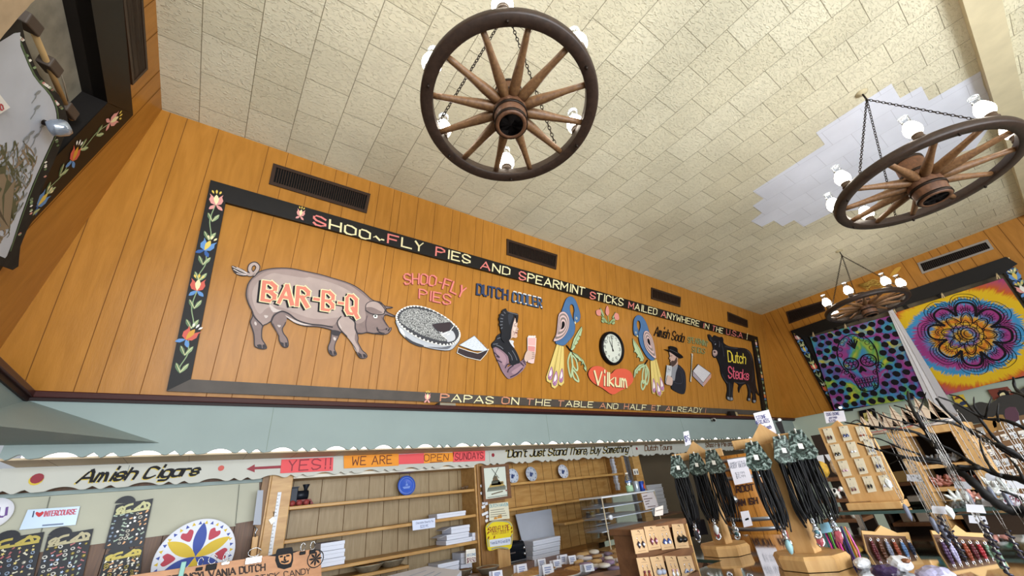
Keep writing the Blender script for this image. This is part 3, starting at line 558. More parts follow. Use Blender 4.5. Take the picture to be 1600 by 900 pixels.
# the two long-tailed birds
BB = mat('4a6f9a', .5, name='bird_blue', vary=.07, vscale=14); LAV = mat('d8b9b6', .5, name='wing_pink'); WG = mat('857873', .5, name='wing_grey'); TYL = mat('e0c878', .5, name='tail_yellow'); LIL = mat('c990b8', .5, name='tail_lilac'); SPR = mat('b7c99c', .5, name='pale_leaf'); DKG = mat('566b4a', .5)
def shrink(pts, c, f): return [(c[0]+(x-c[0])*f, c[1]+(y-c[1])*f) for x, y in pts]
def bird(label, c, k, body, wing, wc, tails, tips, leaves, fans, twig, eye, beak):
    t = art('bird_sign', label, 'sign', c, None)
    def bd(mb, o):
        p = BW.hit(*k(*eye)[0], o+.001); loc2(mb, p, BW.u*.016, BW.v*.016, [(math.cos(a*.785), math.sin(a*.785)) for a in range(8)], CRM); loc2(mb, p+BW.n*.0008, BW.u*.009, BW.v*.009, [(math.cos(a*.785), math.sin(a*.785)) for a in range(8)], BLUD)
        dp(mb, k(beak), o+.0014, CRM, False)
    for i, (q, tp) in enumerate(zip(tails, tips)):
        def td(mb, o, tp=tp):
            P = k(tp); cc = (sum(p[0] for p in P)/len(P), sum(p[1] for p in P)/len(P)); b = max(P, key=lambda p: p[1])
            dp(mb, P, o+.0006, LIL); S = sm(P, 3); H = BW.hits(S+[S[0]], o+.0014); stroke3(mb, H, .005, BW.n, mat('5b3f62', .5))
            dp(mb, shrink(P, (cc[0], cc[1]-3), .5), o+.001, WHT)
            for f in (.35, .7):
                w_ = [(p[0]*(1-f)+b[0]*f, p[1]*(1-f)+b[1]*f) for p in (P[1], (cc[0], cc[1]+1.2), P[-2])]; ln(mb, w_, o+.0016, .006, mat('5b3f62', .5))
        cut('tail_feather', t, k(q), TYL, .002+.003*(i == 1), .014+.003*(i == 1), False, deco=td, line=mat('b59a4c', .5), lw=.004)
    cut('body', t, k(body), BB, .006, .02, deco=bd, line=mat('35527a', .5), lw=.004)
    P = k(wing); cc = k(*wc)[0]
    def wd(mb, o):
        for j, (f, m_) in enumerate(((.86, WG), (.72, LAV), (.58, WG), (.42, LAV), (.27, BLK))): dp(mb, shrink(P, cc, f), o+.0006*(j+1), m_)
    cut('wing', t, P, LAV, .02, .028, deco=wd, line=mat('4b3c4c', .5), lw=.004)
    def lfd(cl):
        def f(mb, o):
            Q = k(cl); ln(mb, Q, o+.001, .006, DKG)
        return f
    for q, cl in leaves: cut('leaf', t, k(q), SPR, .002, .014, False, deco=lfd(cl), line=DKG, lw=.004)
    mb = MB()
    for q in fans: stroke3(mb, BW.hits(sm(k(q), 4), .004), .02, BW.n, SPR, .01)
    mb.build('leaf_spray', t)
    mb = MB(); stroke3(mb, BW.hits(sm(k(twig), 4, False), .006), .016, BW.n, BLK, .01); mb.build('twig', t); return t
bd_ = K(840, 450, 5.29)
bird('blue long tailed bird cutout to the left of the clock', (882, 535), bd_, '195 210 210 160 235 95 262 72 290 76 315 105 335 155 350 205 353 240 345 270 325 285 308 280 300 255 300 215 305 185 297 145 278 133 266 150 268 190 285 240 305 290 310 335 295 390 255 440 215 475 160 462 150 440 180 330', '132 438 155 380 165 300 175 220 205 195 235 205 258 245 262 300 250 350 220 400 180 430', (212, 305),
     ['160 462 182 470 128 765 104 786 76 768 72 735', '200 478 217 485 219 785 196 810 174 795 172 755', '178 470 203 480 167 808 142 832 116 815 112 775'], ['116 650 126 700 116 750 98 760 86 735 98 690', '202 665 212 710 210 760 194 782 178 762 186 710', '155 685 166 735 158 790 140 808 124 785 136 730'],
     [('275 510 300 420 340 350 365 318 369 345 357 398 338 395 352 412 334 440 322 432 336 450 312 475 302 466 314 486 290 516', '282 500 320 420 360 335'), ('280 525 330 550 380 600 405 660 403 692 384 664 388 640 372 622 362 640 368 610 346 598 336 612 340 588 318 574', '290 532 350 575 398 660')],
     ['270 535 248 600 255 680 272 735 280 690 285 620 275 560', '285 560 315 600 327 660 318 682 292 650 280 600', '290 680 320 720 335 772 302 752 286 710'], '238 478 258 505 282 530', (322, 250), '308 272 319 285 312 300 304 285')
kd = K(820, 420, 4.092)
bird('blue long tailed bird cutout to the right of the clock', (1010, 550), kd, '695 365 700 322 720 298 745 302 770 332 786 370 800 420 825 500 832 570 812 586 780 560 745 500 730 450 728 415 740 375 737 340 724 330 715 345 718 372 728 398 720 425 702 424 695 395', '837 574 800 545 770 500 758 440 765 402 785 398 810 430 826 480 836 540', (792, 462),
     ['803 590 818 585 838 775 830 800 817 797 812 775', '834 580 842 578 893 762 892 782 876 790 868 775', '818 586 836 580 880 796 866 818 848 808 842 790'], ['822 700 836 745 836 780 826 792 816 775 818 735', '866 690 886 735 890 768 880 780 868 765 866 730', '845 725 868 770 872 798 862 812 848 795 846 760'],
     [('690 445 706 465 736 510 762 570 756 592 736 590 740 575 726 562 716 568 722 550 706 530 698 534 703 515 694 485', '695 455 730 520 755 585'), ('766 605 732 613 702 648 696 700 708 685 712 668 722 672 724 652 738 652 744 636 766 628', '760 612 722 640 702 685')],
     ['768 612 752 660 750 715 758 730 774 690 780 650', '772 625 790 660 786 715 774 740 768 700', '748 715 742 745 750 772 764 752 766 725'], '782 585 772 600 762 612', (711, 408), '714 424 722 424 726 436 716 434')
t = art('tulip_spray_sign', 'small cutout spray of three pink tulips above the clock', 'sign', (949, 492))
for q, tip in (('528 300 516 280 520 250 528 236 536 250 540 282', '528 280'), ('482 300 462 295 456 270 470 262 484 262 488 285', '475 280'), ('576 320 572 295 582 282 598 290 604 320 590 328', '588 305')): cut('tulip', t, kd(q), mat('d98c80', .5), .002, .014)
for q in ('530 345 508 340 492 320 500 308 516 322', '540 350 560 345 580 325 570 318 552 330', '500 345 490 335 496 322 510 325 514 340', '560 355 576 350 572 336 556 336', '498 300 486 270 482 250 496 268 508 300', '560 310 572 290 580 276 574 300 566 318'): cut('leaf', t, kd(q), mat('a3b583', .5), .002, .012, line=DKG, lw=.004)
mb = MB()
for q in ('528 282 532 320 535 350', '480 295 510 320 532 352', '584 315 560 332 538 352'): stroke3(mb, BW.hits(sm(kd(q), 4, False), .004), .012, BW.n, mat('8a9d66', .5), .008)
mb.build('stem', t)
# wall clock
c = BW.hit(953.5, 544.5); t = thing('wall_clock', 'round black rimmed wall clock in the middle of the mural', 'clock', c)
fm = M(((BW.u.x, BW.v.x, BW.n.x, 0), (BW.u.y, BW.v.y, BW.n.y, 0), (BW.u.z, BW.v.z, BW.n.z, 0), (0, 0, 0, 1))); CR = .222
mb = MB(); mb.lathe([(CR*.8, 0), (CR, .004), (CR, .045), (CR*.97, .058), (CR*.87, .058), (CR*.85, .04), (CR*.85, .03)], BLK, c, 48, fm); mb.build('clock_rim', t)
mb = MB(); mb.lathe([(CR*.86, .0335), (1e-6, .034)], mat('d9dccf', .45, name='clock_face'), c, 48, fm, smooth=False)
for h in range(12):
    a = math.pi/2-(h+1)*math.pi/6; s = str(h+1); p = c+BW.u*(CR*.66*math.cos(a))+BW.v*(CR*.66*math.sin(a))+BW.n*.0346; hh = CR*.085; ww = hh*.75*len(s)
    class _F: pass
    fp = _F(); fp.n = BW.n; fp.hit = lambda x, y, o=0, p=p: p+BW.u*x+BW.v*y
    text(mb, fp, s, [(-ww, -hh), (ww, -hh), (ww, hh), (-ww, hh)], .2, BLK, 0)
for k in range(60):
    a = k*math.pi/30; p = c+BW.n*.0345; d = BW.u*math.cos(a)+BW.v*math.sin(a); stroke3(mb, [p+d*CR*.79, p+d*CR*.83], .003, BW.n, BLK)
mb.build('clock_face', t)
for nm, a, L, w in (('hour_hand', 118, .5, .012), ('minute_hand', 92, .74, .008)):
    d = BW.u*math.cos(R_(a))+BW.v*math.sin(R_(a)); mb = MB(); q = c+BW.n*.037; mb.prism([q-d*CR*.2-BW.n.cross(d)*w*.6, q+d*CR*L-BW.n.cross(d)*w*.3, q+d*CR*L+BW.n.cross(d)*w*.3, q-d*CR*.2+BW.n.cross(d)*w*.6], BW.n*.002, BLK); mb.build(nm, t)
# heart
t = art('heart_sign', 'red orange heart cutout with cream blackletter below the clock', 'sign', (954, 592))
cut('board', t, kd('560 804 500 765 440 730 411 692 408 660 430 630 470 621 512 638 549 672 580 645 630 638 672 655 693 690 690 722 660 755 610 780'), mat('dc5f46', .45, name='heart_red'), .002, .02)
mb = MB()
for m_, sh, w in ((mat('6b2a20', .5), (-.05, -.04), .2), (CRM, (0, 0), .17)): text(mb, BW, 'Vilkum', kd('446 738 652 757 655 682 446 654'), w, m_, .0215 if w > .18 else .0228, shift=sh, gap=1.5)
mb.build('lettering', t)
km = K(1000, 500, 6.925)
letters('soda_lettering', 'black script letters reading Amish soda above the man in a hat', [('Amish Soda', km('152 168 468 240 478 152 160 68'), .10, BLK, dict(slant=.2, smooth=1, gap=1.3, nib=False))], (1045, 522))
letters('sticks_lettering', 'olive raised letters reading spearmint sticks beside the bull', [('SPEARMINT', km('518 246 728 292 738 238 513 186'), .10, mat('8e9a6c', .5), dict(bend=.18, shadow=mat('33402f', .5), gap=1.8)), ('STICKS', km('562 345 696 366 706 314 562 286'), .10, mat('8e9a6c', .5), dict(shadow=mat('33402f', .5), gap=1.8))], (1089, 537))
# man with a glass
t = art('man_sign', 'cutout of a bearded man in a black hat drinking from a glass', 'sign', (1055, 577))
def cod(mb, o):
    for q in ('415 500 455 545 470 620', '350 660 400 685 445 690', '440 560 460 660 440 690', '480 600 485 740'): ln(mb, km(q), o+.001, .006, mat('4a4d5c', .5))
cut('coat', t, km('408 484 450 510 490 570 499 690 491 770 470 802 420 790 345 746 342 700 352 655 372 640 384 560'), mat('22232c', .45, name='coat_black', vary=.2, vscale=14), deco=cod)
cut('shirt', t, km('345 512 400 462 408 505 388 570 374 655 350 642 336 590'), mat('8f9096', .5), .004, .02)
def fd(mb, o):
    dp(mb, km('326 478 345 440 372 440 395 400 402 450 375 490 345 506'), o+.0006, mat('4a3833', .5))
    for q in ('326 392 348 396', '330 385 350 384', '322 415 332 420', '326 442 345 446'): ln(mb, km(q), o+.001, .005, mat('3a2a28', .5), False)
cut('head', t, km('318 342 365 362 400 385 412 400 405 440 412 470 385 490 350 508 328 486 336 462 326 450 331 436 316 414 325 390'), mat('c7a596', .5), .006, .022, deco=fd)
cut('hat', t, km('264 317 320 320 317 287 335 281 375 290 404 308 413 350 450 378 469 406 440 414 408 402 360 366 308 336'), BLK, .02, .034, deco=lambda mb, o: ln(mb, km('320 318 360 335 410 360'), o+.001, .006, mat('55565e', .5)))
def gd(mb, o):
    for q in ('292 500 288 560', '310 510 302 570', '330 510 322 560', '298 600 280 670', '300 530 330 540'): ln(mb, km(q), o+.001, .006, mat('55585f', .5), False)
cut('drinking_glass', t, km('290 488 345 498 338 600 302 692 273 682'), mat('c5c6c8', .45), .022, .03, False, deco=gd)
cut('hand', t, km('300 600 335 615 355 645 346 706 315 702 282 690 290 640'), mat('cdb0a2', .5), .03, .038)
t = art('candy_stick_sign', 'thin upright painted candy stick cutout beside the stick box', 'sign', (1081, 577)); cut('stick', t, km('552 368 566 362 574 372 568 392 556 648 552 668 542 662 548 645 560 395'), mat('d6cfc2', .5), deco=lambda mb, o: [ln(mb, km(f'{566-i*1.4} {400+i*26} {572-i*1.4} {392+i*26}'), o+.001, .005, mat('6f8f76', .5), False) for i in range(9)])
t = art('candy_box_sign', 'painted open box of white sticks cutout left of the bull', 'sign', (1097, 587))
cut('box_front', t, km('572 556 682 676 686 722 573 606'), mat('a79aa4', .5), .002, .016, False); cut('box_side', t, km('682 676 770 578 768 622 686 722'), mat('c69a90', .5), .002, .016, False)
def bxd(mb, o):
    for i in range(13): f = i/12; ln(mb, km(f'{572+f*108} {552+f*116} {632+f*122} {482+f*94}'), o+.001, .0045, mat('8d8992', .5), False)
cut('sticks_top', t, km('572 552 630 478 766 575 684 678'), mat('e2dee2', .5), .002, .018, False, deco=bxd, line=mat('4d4048', .5), lw=.008)
# bull
ku = K(1080, 510, 6.43); t = art('bull_sign', 'black bull cutout with yellow and pink lettering at the mural right end', 'sign', (1145, 580)); BG = mat('565a66', .5, name='bull_highlight')
def bud(mb, o):
    dp(mb, ku('218 242 248 238 264 262 256 290 236 302 220 286'), o+.0006, mat('b59a94', .5)); dp(mb, ku('224 252 240 250 246 262 230 266'), o+.001, mat('3a2c30', .5)); ln(mb, ku('222 285 240 292 256 282'), o+.001, .006, PK)
    for q, w in (('200 100 196 130 212 150', .008), ('282 150 286 180 282 205', .014), ('305 170 320 230 330 300', .008), ('340 200 400 215 470 222', .006), ('560 240 595 280 610 340', .012), ('310 480 340 540 365 570', .008), ('385 570 388 640 384 700', .012), ('405 580 412 650 405 720', .006), ('565 580 590 640 588 700', .009), ('625 680 632 730', .01), ('440 560 490 570 540 565', .006), ('222 170 232 150 245 160', .006), ('620 440 622 500 610 560', .006), ('645 570 660 630', .005), ('230 215 226 235', .008)): ln(mb, ku(q), o+.001, w, BG)
    for q in ('362 705 385 712 390 742 366 730', '395 712 415 715 420 738 396 745', '570 725 590 722 596 740 578 748', '620 742 645 740 650 758 632 768'): dp(mb, ku(q), o+.0012, mat('8d9098', .5), False)
    dp(mb, ku('238 175 247 172 247 184 238 185'), o+.0012, mat('9aa0aa', .5))
cut('board', t, ku('168 85 190 82 215 110 235 88 262 100 290 108 312 105 326 135 326 162 360 190 410 205 480 213 540 220 580 243 607 280 627 350 637 430 643 500 648 560 654 600 668 650 686 696 656 668 646 652 651 700 656 745 640 771 618 763 615 730 620 690 602 652 600 700 598 740 580 751 564 736 575 680 570 630 555 582 522 590 496 622 482 666 474 620 480 590 450 566 432 560 421 640 420 700 423 740 395 749 360 731 357 690 365 640 360 590 345 560 320 520 300 470 290 400 270 345 255 315 235 316 217 292 214 250 222 220 210 165 184 140'), mat('15161b', .4, name='bull_black'), deco=bud)
mb = MB(); text(mb, BW, 'Dutch', ku('374 352 546 374 550 282 366 246'), .17, mat('e6cf4a', .5), .0195, gap=1.2); text(mb, BW, 'Steaks', ku('374 516 576 536 580 452 374 402'), .17, mat('e0637a', .5), .0195, gap=1.2); mb.build('lettering', t)
# ------------------------------------------------------------------ wagon wheel chandeliers
M_rim = wood('3c2a20', '281a12', .5, 'wheel_rim_wood', (4, 4, 8)); M_spoke = wood('7d5a38', '5b3d24', .5, 'spoke_wood', (6, 6, 6)); M_hub = wood('6f4a30', '4e3120', .55, 'hub_wood', (5, 5, 3)); M_iron = mat('2a211b', .45, .6, name='old_iron'); M_lampb = mat('4b3a2c', .5, name='lamp_base_brown')
M_globe = emit('fff2e0', LAMP_E, 'lit_frosted_glass'); M_chim = glass('eef1f4', .03, 'chimney_glass')
def chain(mb, a, b, mt, link=.03, r=.0028, sag=0):
    a = V(a); b = V(b); n = max(2, int((b-a).length/(link*.78))); d = (b-a).normalized(); s = d.orthogonal().normalized(); q = d.cross(s)
    for i in range(n):
        c = a.lerp(b, (i+.5)/n); x = s if i % 2 else q
        mb.tube([c+d*(link*.5*math.sin(t))+x*(link*.27*math.cos(t)) for t in [k*math.pi/4 for k in range(8)]], r, mt, 5, True)
def chandelier(label, attach, c, tilt, R, lamps, hooks, spoke0, chains, rimw=.062, rimh=.06):
    c = V(c); attach = V(attach); t = thing('wagon_wheel_chandelier', label, 'chandelier', c, 'wagon wheel chandeliers under the ceiling')
    n = _n((tilt[0], tilt[1], 1)); ux = (V((1, 0, 0))-n*n.x).normalized(); uy = n.cross(ux)
    fr = M(((ux.x, uy.x, n.x, 0), (ux.y, uy.y, n.y, 0), (ux.z, uy.z, n.z, 0), (0, 0, 0, 1)))
    def at(deg, r, h): return c+ux*(r*math.cos(R_(deg)))+uy*(r*math.sin(R_(deg)))+n*h
    ro, ri, h = R, R-rimw, rimh/2; b = .006
    mb = MB(); mb.lathe([(ri, -h+b), (ri+b, -h), (ro-b, -h), (ro, -h+b), (ro+.004, -h*.4), (ro+.004, h*.4), (ro, h-b), (ro-b, h), (ri+b, h), (ri, h-b), (ri, -h+b)], M_rim, c, 96, fr)
    mb.f = [f for f in mb.f if len(f) == 4]; mb.mi = mb.mi[:len(mb.f)]; mb.sm = mb.sm[:len(mb.f)]
    mb.build('rim', t)
    k = R/.475
    mb = MB(); H = [(.001, -.148), (.062, -.148), (.066, -.152), (.078, -.152), (.083, -.145), (.086, -.09), (.09, -.06), (.092, .05), (.082, .07), (.076, .15), (.072, .185), (.05, .19), (.001, .19)]
    mb.lathe([(r*k, z*k) for r, z in H], M_hub, c, 32, fr)
    for z, r in ((-.135, .0845), (-.065, .0905), (.055, .091), (.17, .0745)): mb.lathe([(r*k, (z-.009)*k), ((r+.0035)*k, (z-.009)*k), ((r+.0035)*k, (z+.009)*k), (r*k, (z+.009)*k)], M_iron, c, 32, fr)
    mb.lathe([(.063*k, -.1488*k), (.0005, -.1488*k)], mat('191210', .8), c, 24, fr); mb.build('hub', t)
    for i in range(12):
        a = spoke0+30*i; p = at(a, .06*k, 0); q = at(a, ri+.01, 0); d = q-p; pr = [.026, .029, .027, .022, .0185, .017, .0155]
        mb = MB(); mb.tube([p+d*(j/6) for j in range(7)], [x*k for x in pr], M_spoke, 10); mb.build('spoke', t)
    for a in hooks:
        mb = MB(); p = at(a, ro-rimw*.5, -h+.002); mb.tube([p+n*(2*h+.012), p, p-n*.014], .005, M_iron, 8); mb.lathe([(.001, -.012), (.008, -.008), (.0085, 0), (.006, .005)], M_iron, p-n*.014, 10, fr); mb.build('bolt', t)
    for a in lamps:
        p = at(a, ro-rimw*.5, h); mb = MB(); mb.lathe([(.018, -.002), (.034, .002), (.036, .01), (.03, .022), (.032, .042), (.034, .046), (.026, .05)], M_lampb, p, 20, fr); lb = mb.build('lamp_base', t)
        mb = MB(); mb.lathe([(r_*1.2, .048+(z_-.048)*1.12) for r_, z_ in [(.024, .048), (.036, .06), (.0425, .08), (.0435, .095), (.039, .115), (.031, .135), (.0245, .15)]], M_globe, p, 24, fr); mb.build('lit_globe', lb)
        mb = MB(); mb.lathe([(r_*1.2, .048+(z_-.048)*1.12) for r_, z_ in [(.0245, .15), (.0225, .168), (.0225, .19), (.0255, .208)]], M_chim, p, 20, fr); mb.tube([p+fr.to_3x3() @ V((.0306*math.cos(q*.5236), .0306*math.sin(q*.5236), .2272)) for q in range(12)], .0016, mat('aab2ba', .3), 5, True); mb.build('glass_chimney', lb)
    hook = attach+V((0, 0, -.09))
    mb = MB(); mb.lathe([(.045, -.001), (.045, -.006), (.02, -.014), (.012, -.02), (.001, -.02)], mat('b9ad8c', .6), attach, 20); mb.tube([attach+V((0, 0, -.015)), attach+V((0, 0, -.05)), attach+V((.018, 0, -.065)), attach+V((.018, 0, -.085)), hook+V((0, 0, -.008)), attach+V((-.016, 0, -.085))], .0065, M_iron, 8); mb.build('ceiling_hook', t)
    for a in chains:
        mb = MB(); chain(mb, hook, at(a, ro-rimw*.55, h), M_iron); mb.build('chain', t)
    return t
HK = [110, 55, -6, -66, -126, 167]
chandelier('large nearest wagon wheel chandelier seen from below at the top centre', (1.003, .991, CZ), (.977, 1.072, 3.45), (.116, .072), .472, [171, -72, 120, -10, 58, -128], HK, 8, [-110, 12, 130])
chandelier('wagon wheel chandelier hanging below the bright white ceiling tiles', (4.053, -.104, CZ), (4.164, -.067, 3.45), (.05, .0), .575, [-168, -124, 138, 97, 50, -75], [-150, -90, 75, 20, 130, -30], 19, [150, -95, 30], .07, .062)
chandelier('smallest looking wagon wheel chandelier near the far right corner by the hanging cloths', (7.285, 1.067, CZ), (7.334, 1.126, 3.50), (.06, .013), .495, [133, 178, -128, -92, 65, 5], [-150, 90, 30, -30], 12, [140, 20, -100])
# ------------------------------------------------------------------ right window: flowered frame and two hanging cloths
t = thing('window_frame', 'black flower painted frame around the hanging cloths on the right wall', 'frame', RW.hit(1420, 520))
mb = MB(); slab(mb, RW, [(1235, 517), (1572, 401), (1590, 412), (1569, 427), (1252, 529)], -.02, .06, M_black); mb.build('top_rail', t)
mb = MB(); slab(mb, RW, [(1235, 517), (1252, 526), (1322, 641), (1303, 643)], -.02, .05, M_black); r1 = mb.build('side_rail', t)
mb = MB(); slab(mb, RW, [(1572, 401), (1566, 424), (1720, 640), (1745, 640)], -.02, .05, M_black); r2 = mb.build('side_rail', t)
mb = MB(); slab(mb, RW, [(1303, 643), (1322, 641), (1720, 545), (1720, 568)], -.02, .04, M_black); mb.build('bottom_rail', t)
mb = MB(); slab(mb, RW, [(1252, 524), (1262, 526), (1332, 642), (1320, 643)], .0, .075, mat('0d0b0a', .7)); mb.build('inner_stop', t)
mb = MB(); flat(mb, RW, [(1246, 524), (1568, 412), (1720, 560), (1310, 642)], .004, mat('5a5040', .8, name='stone_dark', vary=.5, vscale=5))
for a, b in (((1300, 507), (1330, 545)), ((1408, 470), (1445, 520)), ((1462, 458), (1490, 480))): p, q = RW.hit(*a, .012), RW.hit(*b, .012); mb.beam(p, q, .05, .02, M_black, up=RW.n)
mb.build('backing', t)
mb = MB(); vine(mb, RW, .0515, [(1247, 527), (1257, 546), (1272, 573), (1291, 607), (1306, 634)], ['white', 'blue', 'red', 'orange'], .1, tilt=[0, 0, 0, 0]); mb.build('flower_painting', r1)
mb = MB(); vine(mb, RW, .0515, [(1576, 414), (1586, 432), (1598, 452), (1640, 512)], ['peach', 'blue', 'white'], .11, tilt=[0, 0, 0, 0]); mb.build('flower_painting', r2)
def tiedye(name, stops, mode, scale=1, seed=0):
    m = bpy.data.materials.new(name); m.use_nodes = True; nt = m.node_tree; b = nt.nodes['Principled BSDF']; L = nt.links.new; b.inputs['Roughness'].default_value = .85
    uv = nt.nodes.new('ShaderNodeUVMap'); mp = nt.nodes.new('ShaderNodeMapping'); L(uv.outputs[0], mp.inputs[0])
    r = nt.nodes.new('ShaderNodeValToRGB'); e = r.color_ramp.elements
    while len(e) < len(stops): e.new(.5)
    for q, (p, h) in zip(e, stops): q.position = p; q.color = (*lin(h), 1)
    nz = nt.nodes.new('ShaderNodeTexNoise'); nz.inputs['Detail'].default_value = 3
    def math_(op, a, b2):
        n = nt.nodes.new('ShaderNodeMath'); n.operation = op
        for i, v in enumerate((a, b2)):
            if v is None: continue
            if isinstance(v, (int, float)): n.inputs[i].default_value = v
            else: L(v, n.inputs[i])
        return n.outputs[0]
    if mode == 'spiral':
        mp.inputs['Location'].default_value = (-.5, -.55*1.22, 0); mp.inputs['Scale'].default_value = (1, 1.22, 1); sp = nt.nodes.new('ShaderNodeSeparateXYZ'); L(mp.outputs[0], sp.inputs[0])
        ang = math_('ARCTAN2', sp.outputs['Y'], sp.outputs['X']); ln_ = nt.nodes.new('ShaderNodeVectorMath'); ln_.operation = 'LENGTH'; L(mp.outputs[0], ln_.inputs[0])
        cb = nt.nodes.new('ShaderNodeCombineXYZ'); L(math_('MULTIPLY', math_('SINE', math_('MULTIPLY', ang, 1.0), None), 12.0), cb.inputs[0]); L(math_('MULTIPLY', math_('COSINE', ang, None), 12.0), cb.inputs[2]); L(math_('MULTIPLY', ln_.outputs['Value'], 3.0), cb.inputs[1]); nz.inputs['Scale'].default_value = 2.5; L(cb.outputs[0], nz.inputs[0])
        d = math_('ADD', ln_.outputs['Value'], math_('MULTIPLY', math_('ADD', nz.outputs[0], -.5), .16)); d = math_('ADD', d, math_('MULTIPLY', math_('SINE', math_('ADD', ang, 1.3), None), .07)); L(d, r.inputs[0])
    else:
        mp.inputs['Location'].default_value = (seed, seed*.7, 0); nz.inputs['Scale'].default_value = scale; nz.inputs['Distortion'].default_value = .8; L(mp.outputs[0], nz.inputs[0]); L(nz.outputs[0], r.inputs[0])
    L(r.outputs[0], b.inputs['Base Color']); return m
def cloth(name, quad, off, mt, par, pl=RW, n=16, wav=.008):
    A, B, C, D = pl.hits(quad, off); me = bpy.data.meshes.new(name); org = _root[par.name]; vs = []; fs = []; uvs = []
    for side in (0, 1):
        for j in range(n+1):
            for i in range(n+1):
                u, v = i/n, j/n; p = A.lerp(B, u).lerp(D.lerp(C, u), v)-pl.n*(.003*side)+pl.n*(-wav*(1+math.sin(u*17+v*3))*(1-v*.4)*.5); vs.append(p-org); uvs.append((u, v))
    k = (n+1)*(n+1)
    for j in range(n):
        for i in range(n):
            a = j*(n+1)+i; fs.append((a, a+1, a+n+2, a+n+1)); fs.append((k+a, k+a+n+1, k+a+n+2, k+a+1))
    for i in range(n): fs.append((i, i+1, k+i+1, k+i)); a = n*(n+1)+i; fs.append((a, a+1, k+a+1, k+a)); a = i*(n+1); fs.append((a, a+n+1, k+a+n+1, k+a)); a += n; fs.append((a, a+n+1, k+a+n+1, k+a))
    me.from_pydata(vs, [], fs); ul = me.uv_layers.new(name='UVMap')
    for lp in me.loops: ul.data[lp.index].uv = uvs[lp.vertex_index]
    me.materials.append(mt); o = bpy.data.objects.new(name, me); COL.objects.link(o); o.parent = par
    f = lambda u, v, e=.002: A.lerp(B, u).lerp(D.lerp(C, u), v)+pl.n*e
    return f
def cstroke(mb, f, pts, w, mt, e=.003, pl=RW): stroke3(mb, [f(u, v, e) for u, v in pts], w, pl.n, mt)
def circ(cx, cy, rx, ry, a0=0, a1=360, n=24): return [(cx+rx*math.cos(R_(a0+(a1-a0)*k/n)), cy+ry*math.sin(R_(a0+(a1-a0)*k/n))) for k in range(n+1)]
INK = mat('120d14', .85, name='cloth_ink')
M_skull = tiedye('tie_dye_patches', [(.28, 'c0b830'), (.38, '5f9848'), (.45, '3484b4'), (.5, '5c4c8c'), (.56, '98307c'), (.64, '3a84b0'), (.72, 'b8b038')], 'noise', 3.6, 1.3)
t = thing('skull_cloth', 'tie dyed cloth with a sugar skull and black dots, hung at the right window', 'cloth', RW.hit(1355, 570))
f = cloth('fabric', [(1304, 641), (1450, 621), (1396, 492), (1266, 527)], .12, M_skull, t)
mb = MB(); rr = random.Random(5)
for j in range(11):
    for i in range(10):
        u = (i+.5+(.5 if j % 2 else 0))/10; v = (j+.5)/11
        if u > .98 or ((u-.47)/.27)**2+((v-.52)/.36)**2 < 1: continue
        cc = f(u, v, .003+.0003*((i+j) % 3)); rad = .043; ax = (f(u+.01, v)-f(u, v)).normalized(); ay = RW.n.cross(ax)
        mb.poly([cc+ax*rad*(1+.25*rr.random())*math.cos(q*.7)+ay*rad*(1+.25*rr.random())*math.sin(q*.7) for q in range(9)], INK)
mb.build('dot_print', t)
mb = MB(); S = lambda pts, w=.012: cstroke(mb, f, pts, w, INK, .0035)
S(sm([(.27, .5), (.25, .68), (.33, .84), (.47, .9), (.62, .84), (.69, .68), (.67, .5), (.62, .42), (.6, .3), (.56, .2), (.47, .17), (.38, .2), (.35, .3), (.33, .42)], 5)+[(.27, .5)], .016)
for cx in (.37, .57):
    S(circ(cx, .54, .085, .075), .02); S(circ(cx, .54, .025, .022), .01)
    for k in range(6): S(circ(cx+.045*math.cos(k*1.05), .54+.04*math.sin(k*1.05), .02, .019, n=10), .008)
S([(.44, .42), (.47, .48), (.5, .42), (.47, .44), (.44, .42)], .03)
for k in range(7): u = .38+.03*k; S(circ(u, .31, .014, .035, n=10), .006); S(circ(u, .25, .014, .03, n=10), .006)
S([(.35, .31), (.6, .31)], .008); S([(.35, .28), (.6, .28)], .006)
for k in range(5): a = R_(50+20*k); S([(.47, .72), (.47+.09*math.cos(a), .72+.11*math.sin(a))], .022)
for q in (1, -1):
    for cx, cy, rd in ((.47+q*.13, .38, .04), (.47+q*.19, .45, .05), (.47+q*.07, .2, .03)): S([(cx+q*rd*(1-k/14)*math.cos(k*.8), cy+rd*(1-k/14)*math.sin(k*.8)) for k in range(14)], .012)
for k in range(9): a = R_(15+19*k); S(circ(.47+.19*math.cos(a), .62+.24*math.sin(a), .025, .025, n=10), .007)
mb.build('skull_print', t)
M_mand = tiedye('tie_dye_spiral', [(0, 'b07018'), (.05, 'cfa020'), (.085, '2f80b4'), (.12, '7f3a80'), (.155, 'd0ac1e'), (.21, 'c8661e'), (.25, 'd0a020'), (.29, '2f80b8'), (.35, '92307a'), (.41, '9c387c'), (.445, '3a8cc0'), (.49, '3a8cc0'), (.515, 'dcb414'), (.60, 'dcb414'), (.66, 'c25a1c'), (.8, '9c3a78')], 'spiral')
t = thing('mandala_cloth', 'yellow and orange tie dyed cloth with a round black flower mandala', 'cloth', RW.hit(1500, 520))
f = cloth('fabric', [(1479, 617), (1662, 572), (1567, 435), (1395, 490)], .10, M_mand, t)
mb = MB(); S = lambda pts, w=.01: cstroke(mb, f, pts, w, INK, .003); CXm, CYm = .5, .55
def pol(a, r): return (CXm+r*math.cos(a), CYm+r*1.08*math.sin(a))
for r in (.035, .06, .085, .12): S([pol(R_(k*7.5), r) for k in range(49)], .008 if r != .06 else .012)
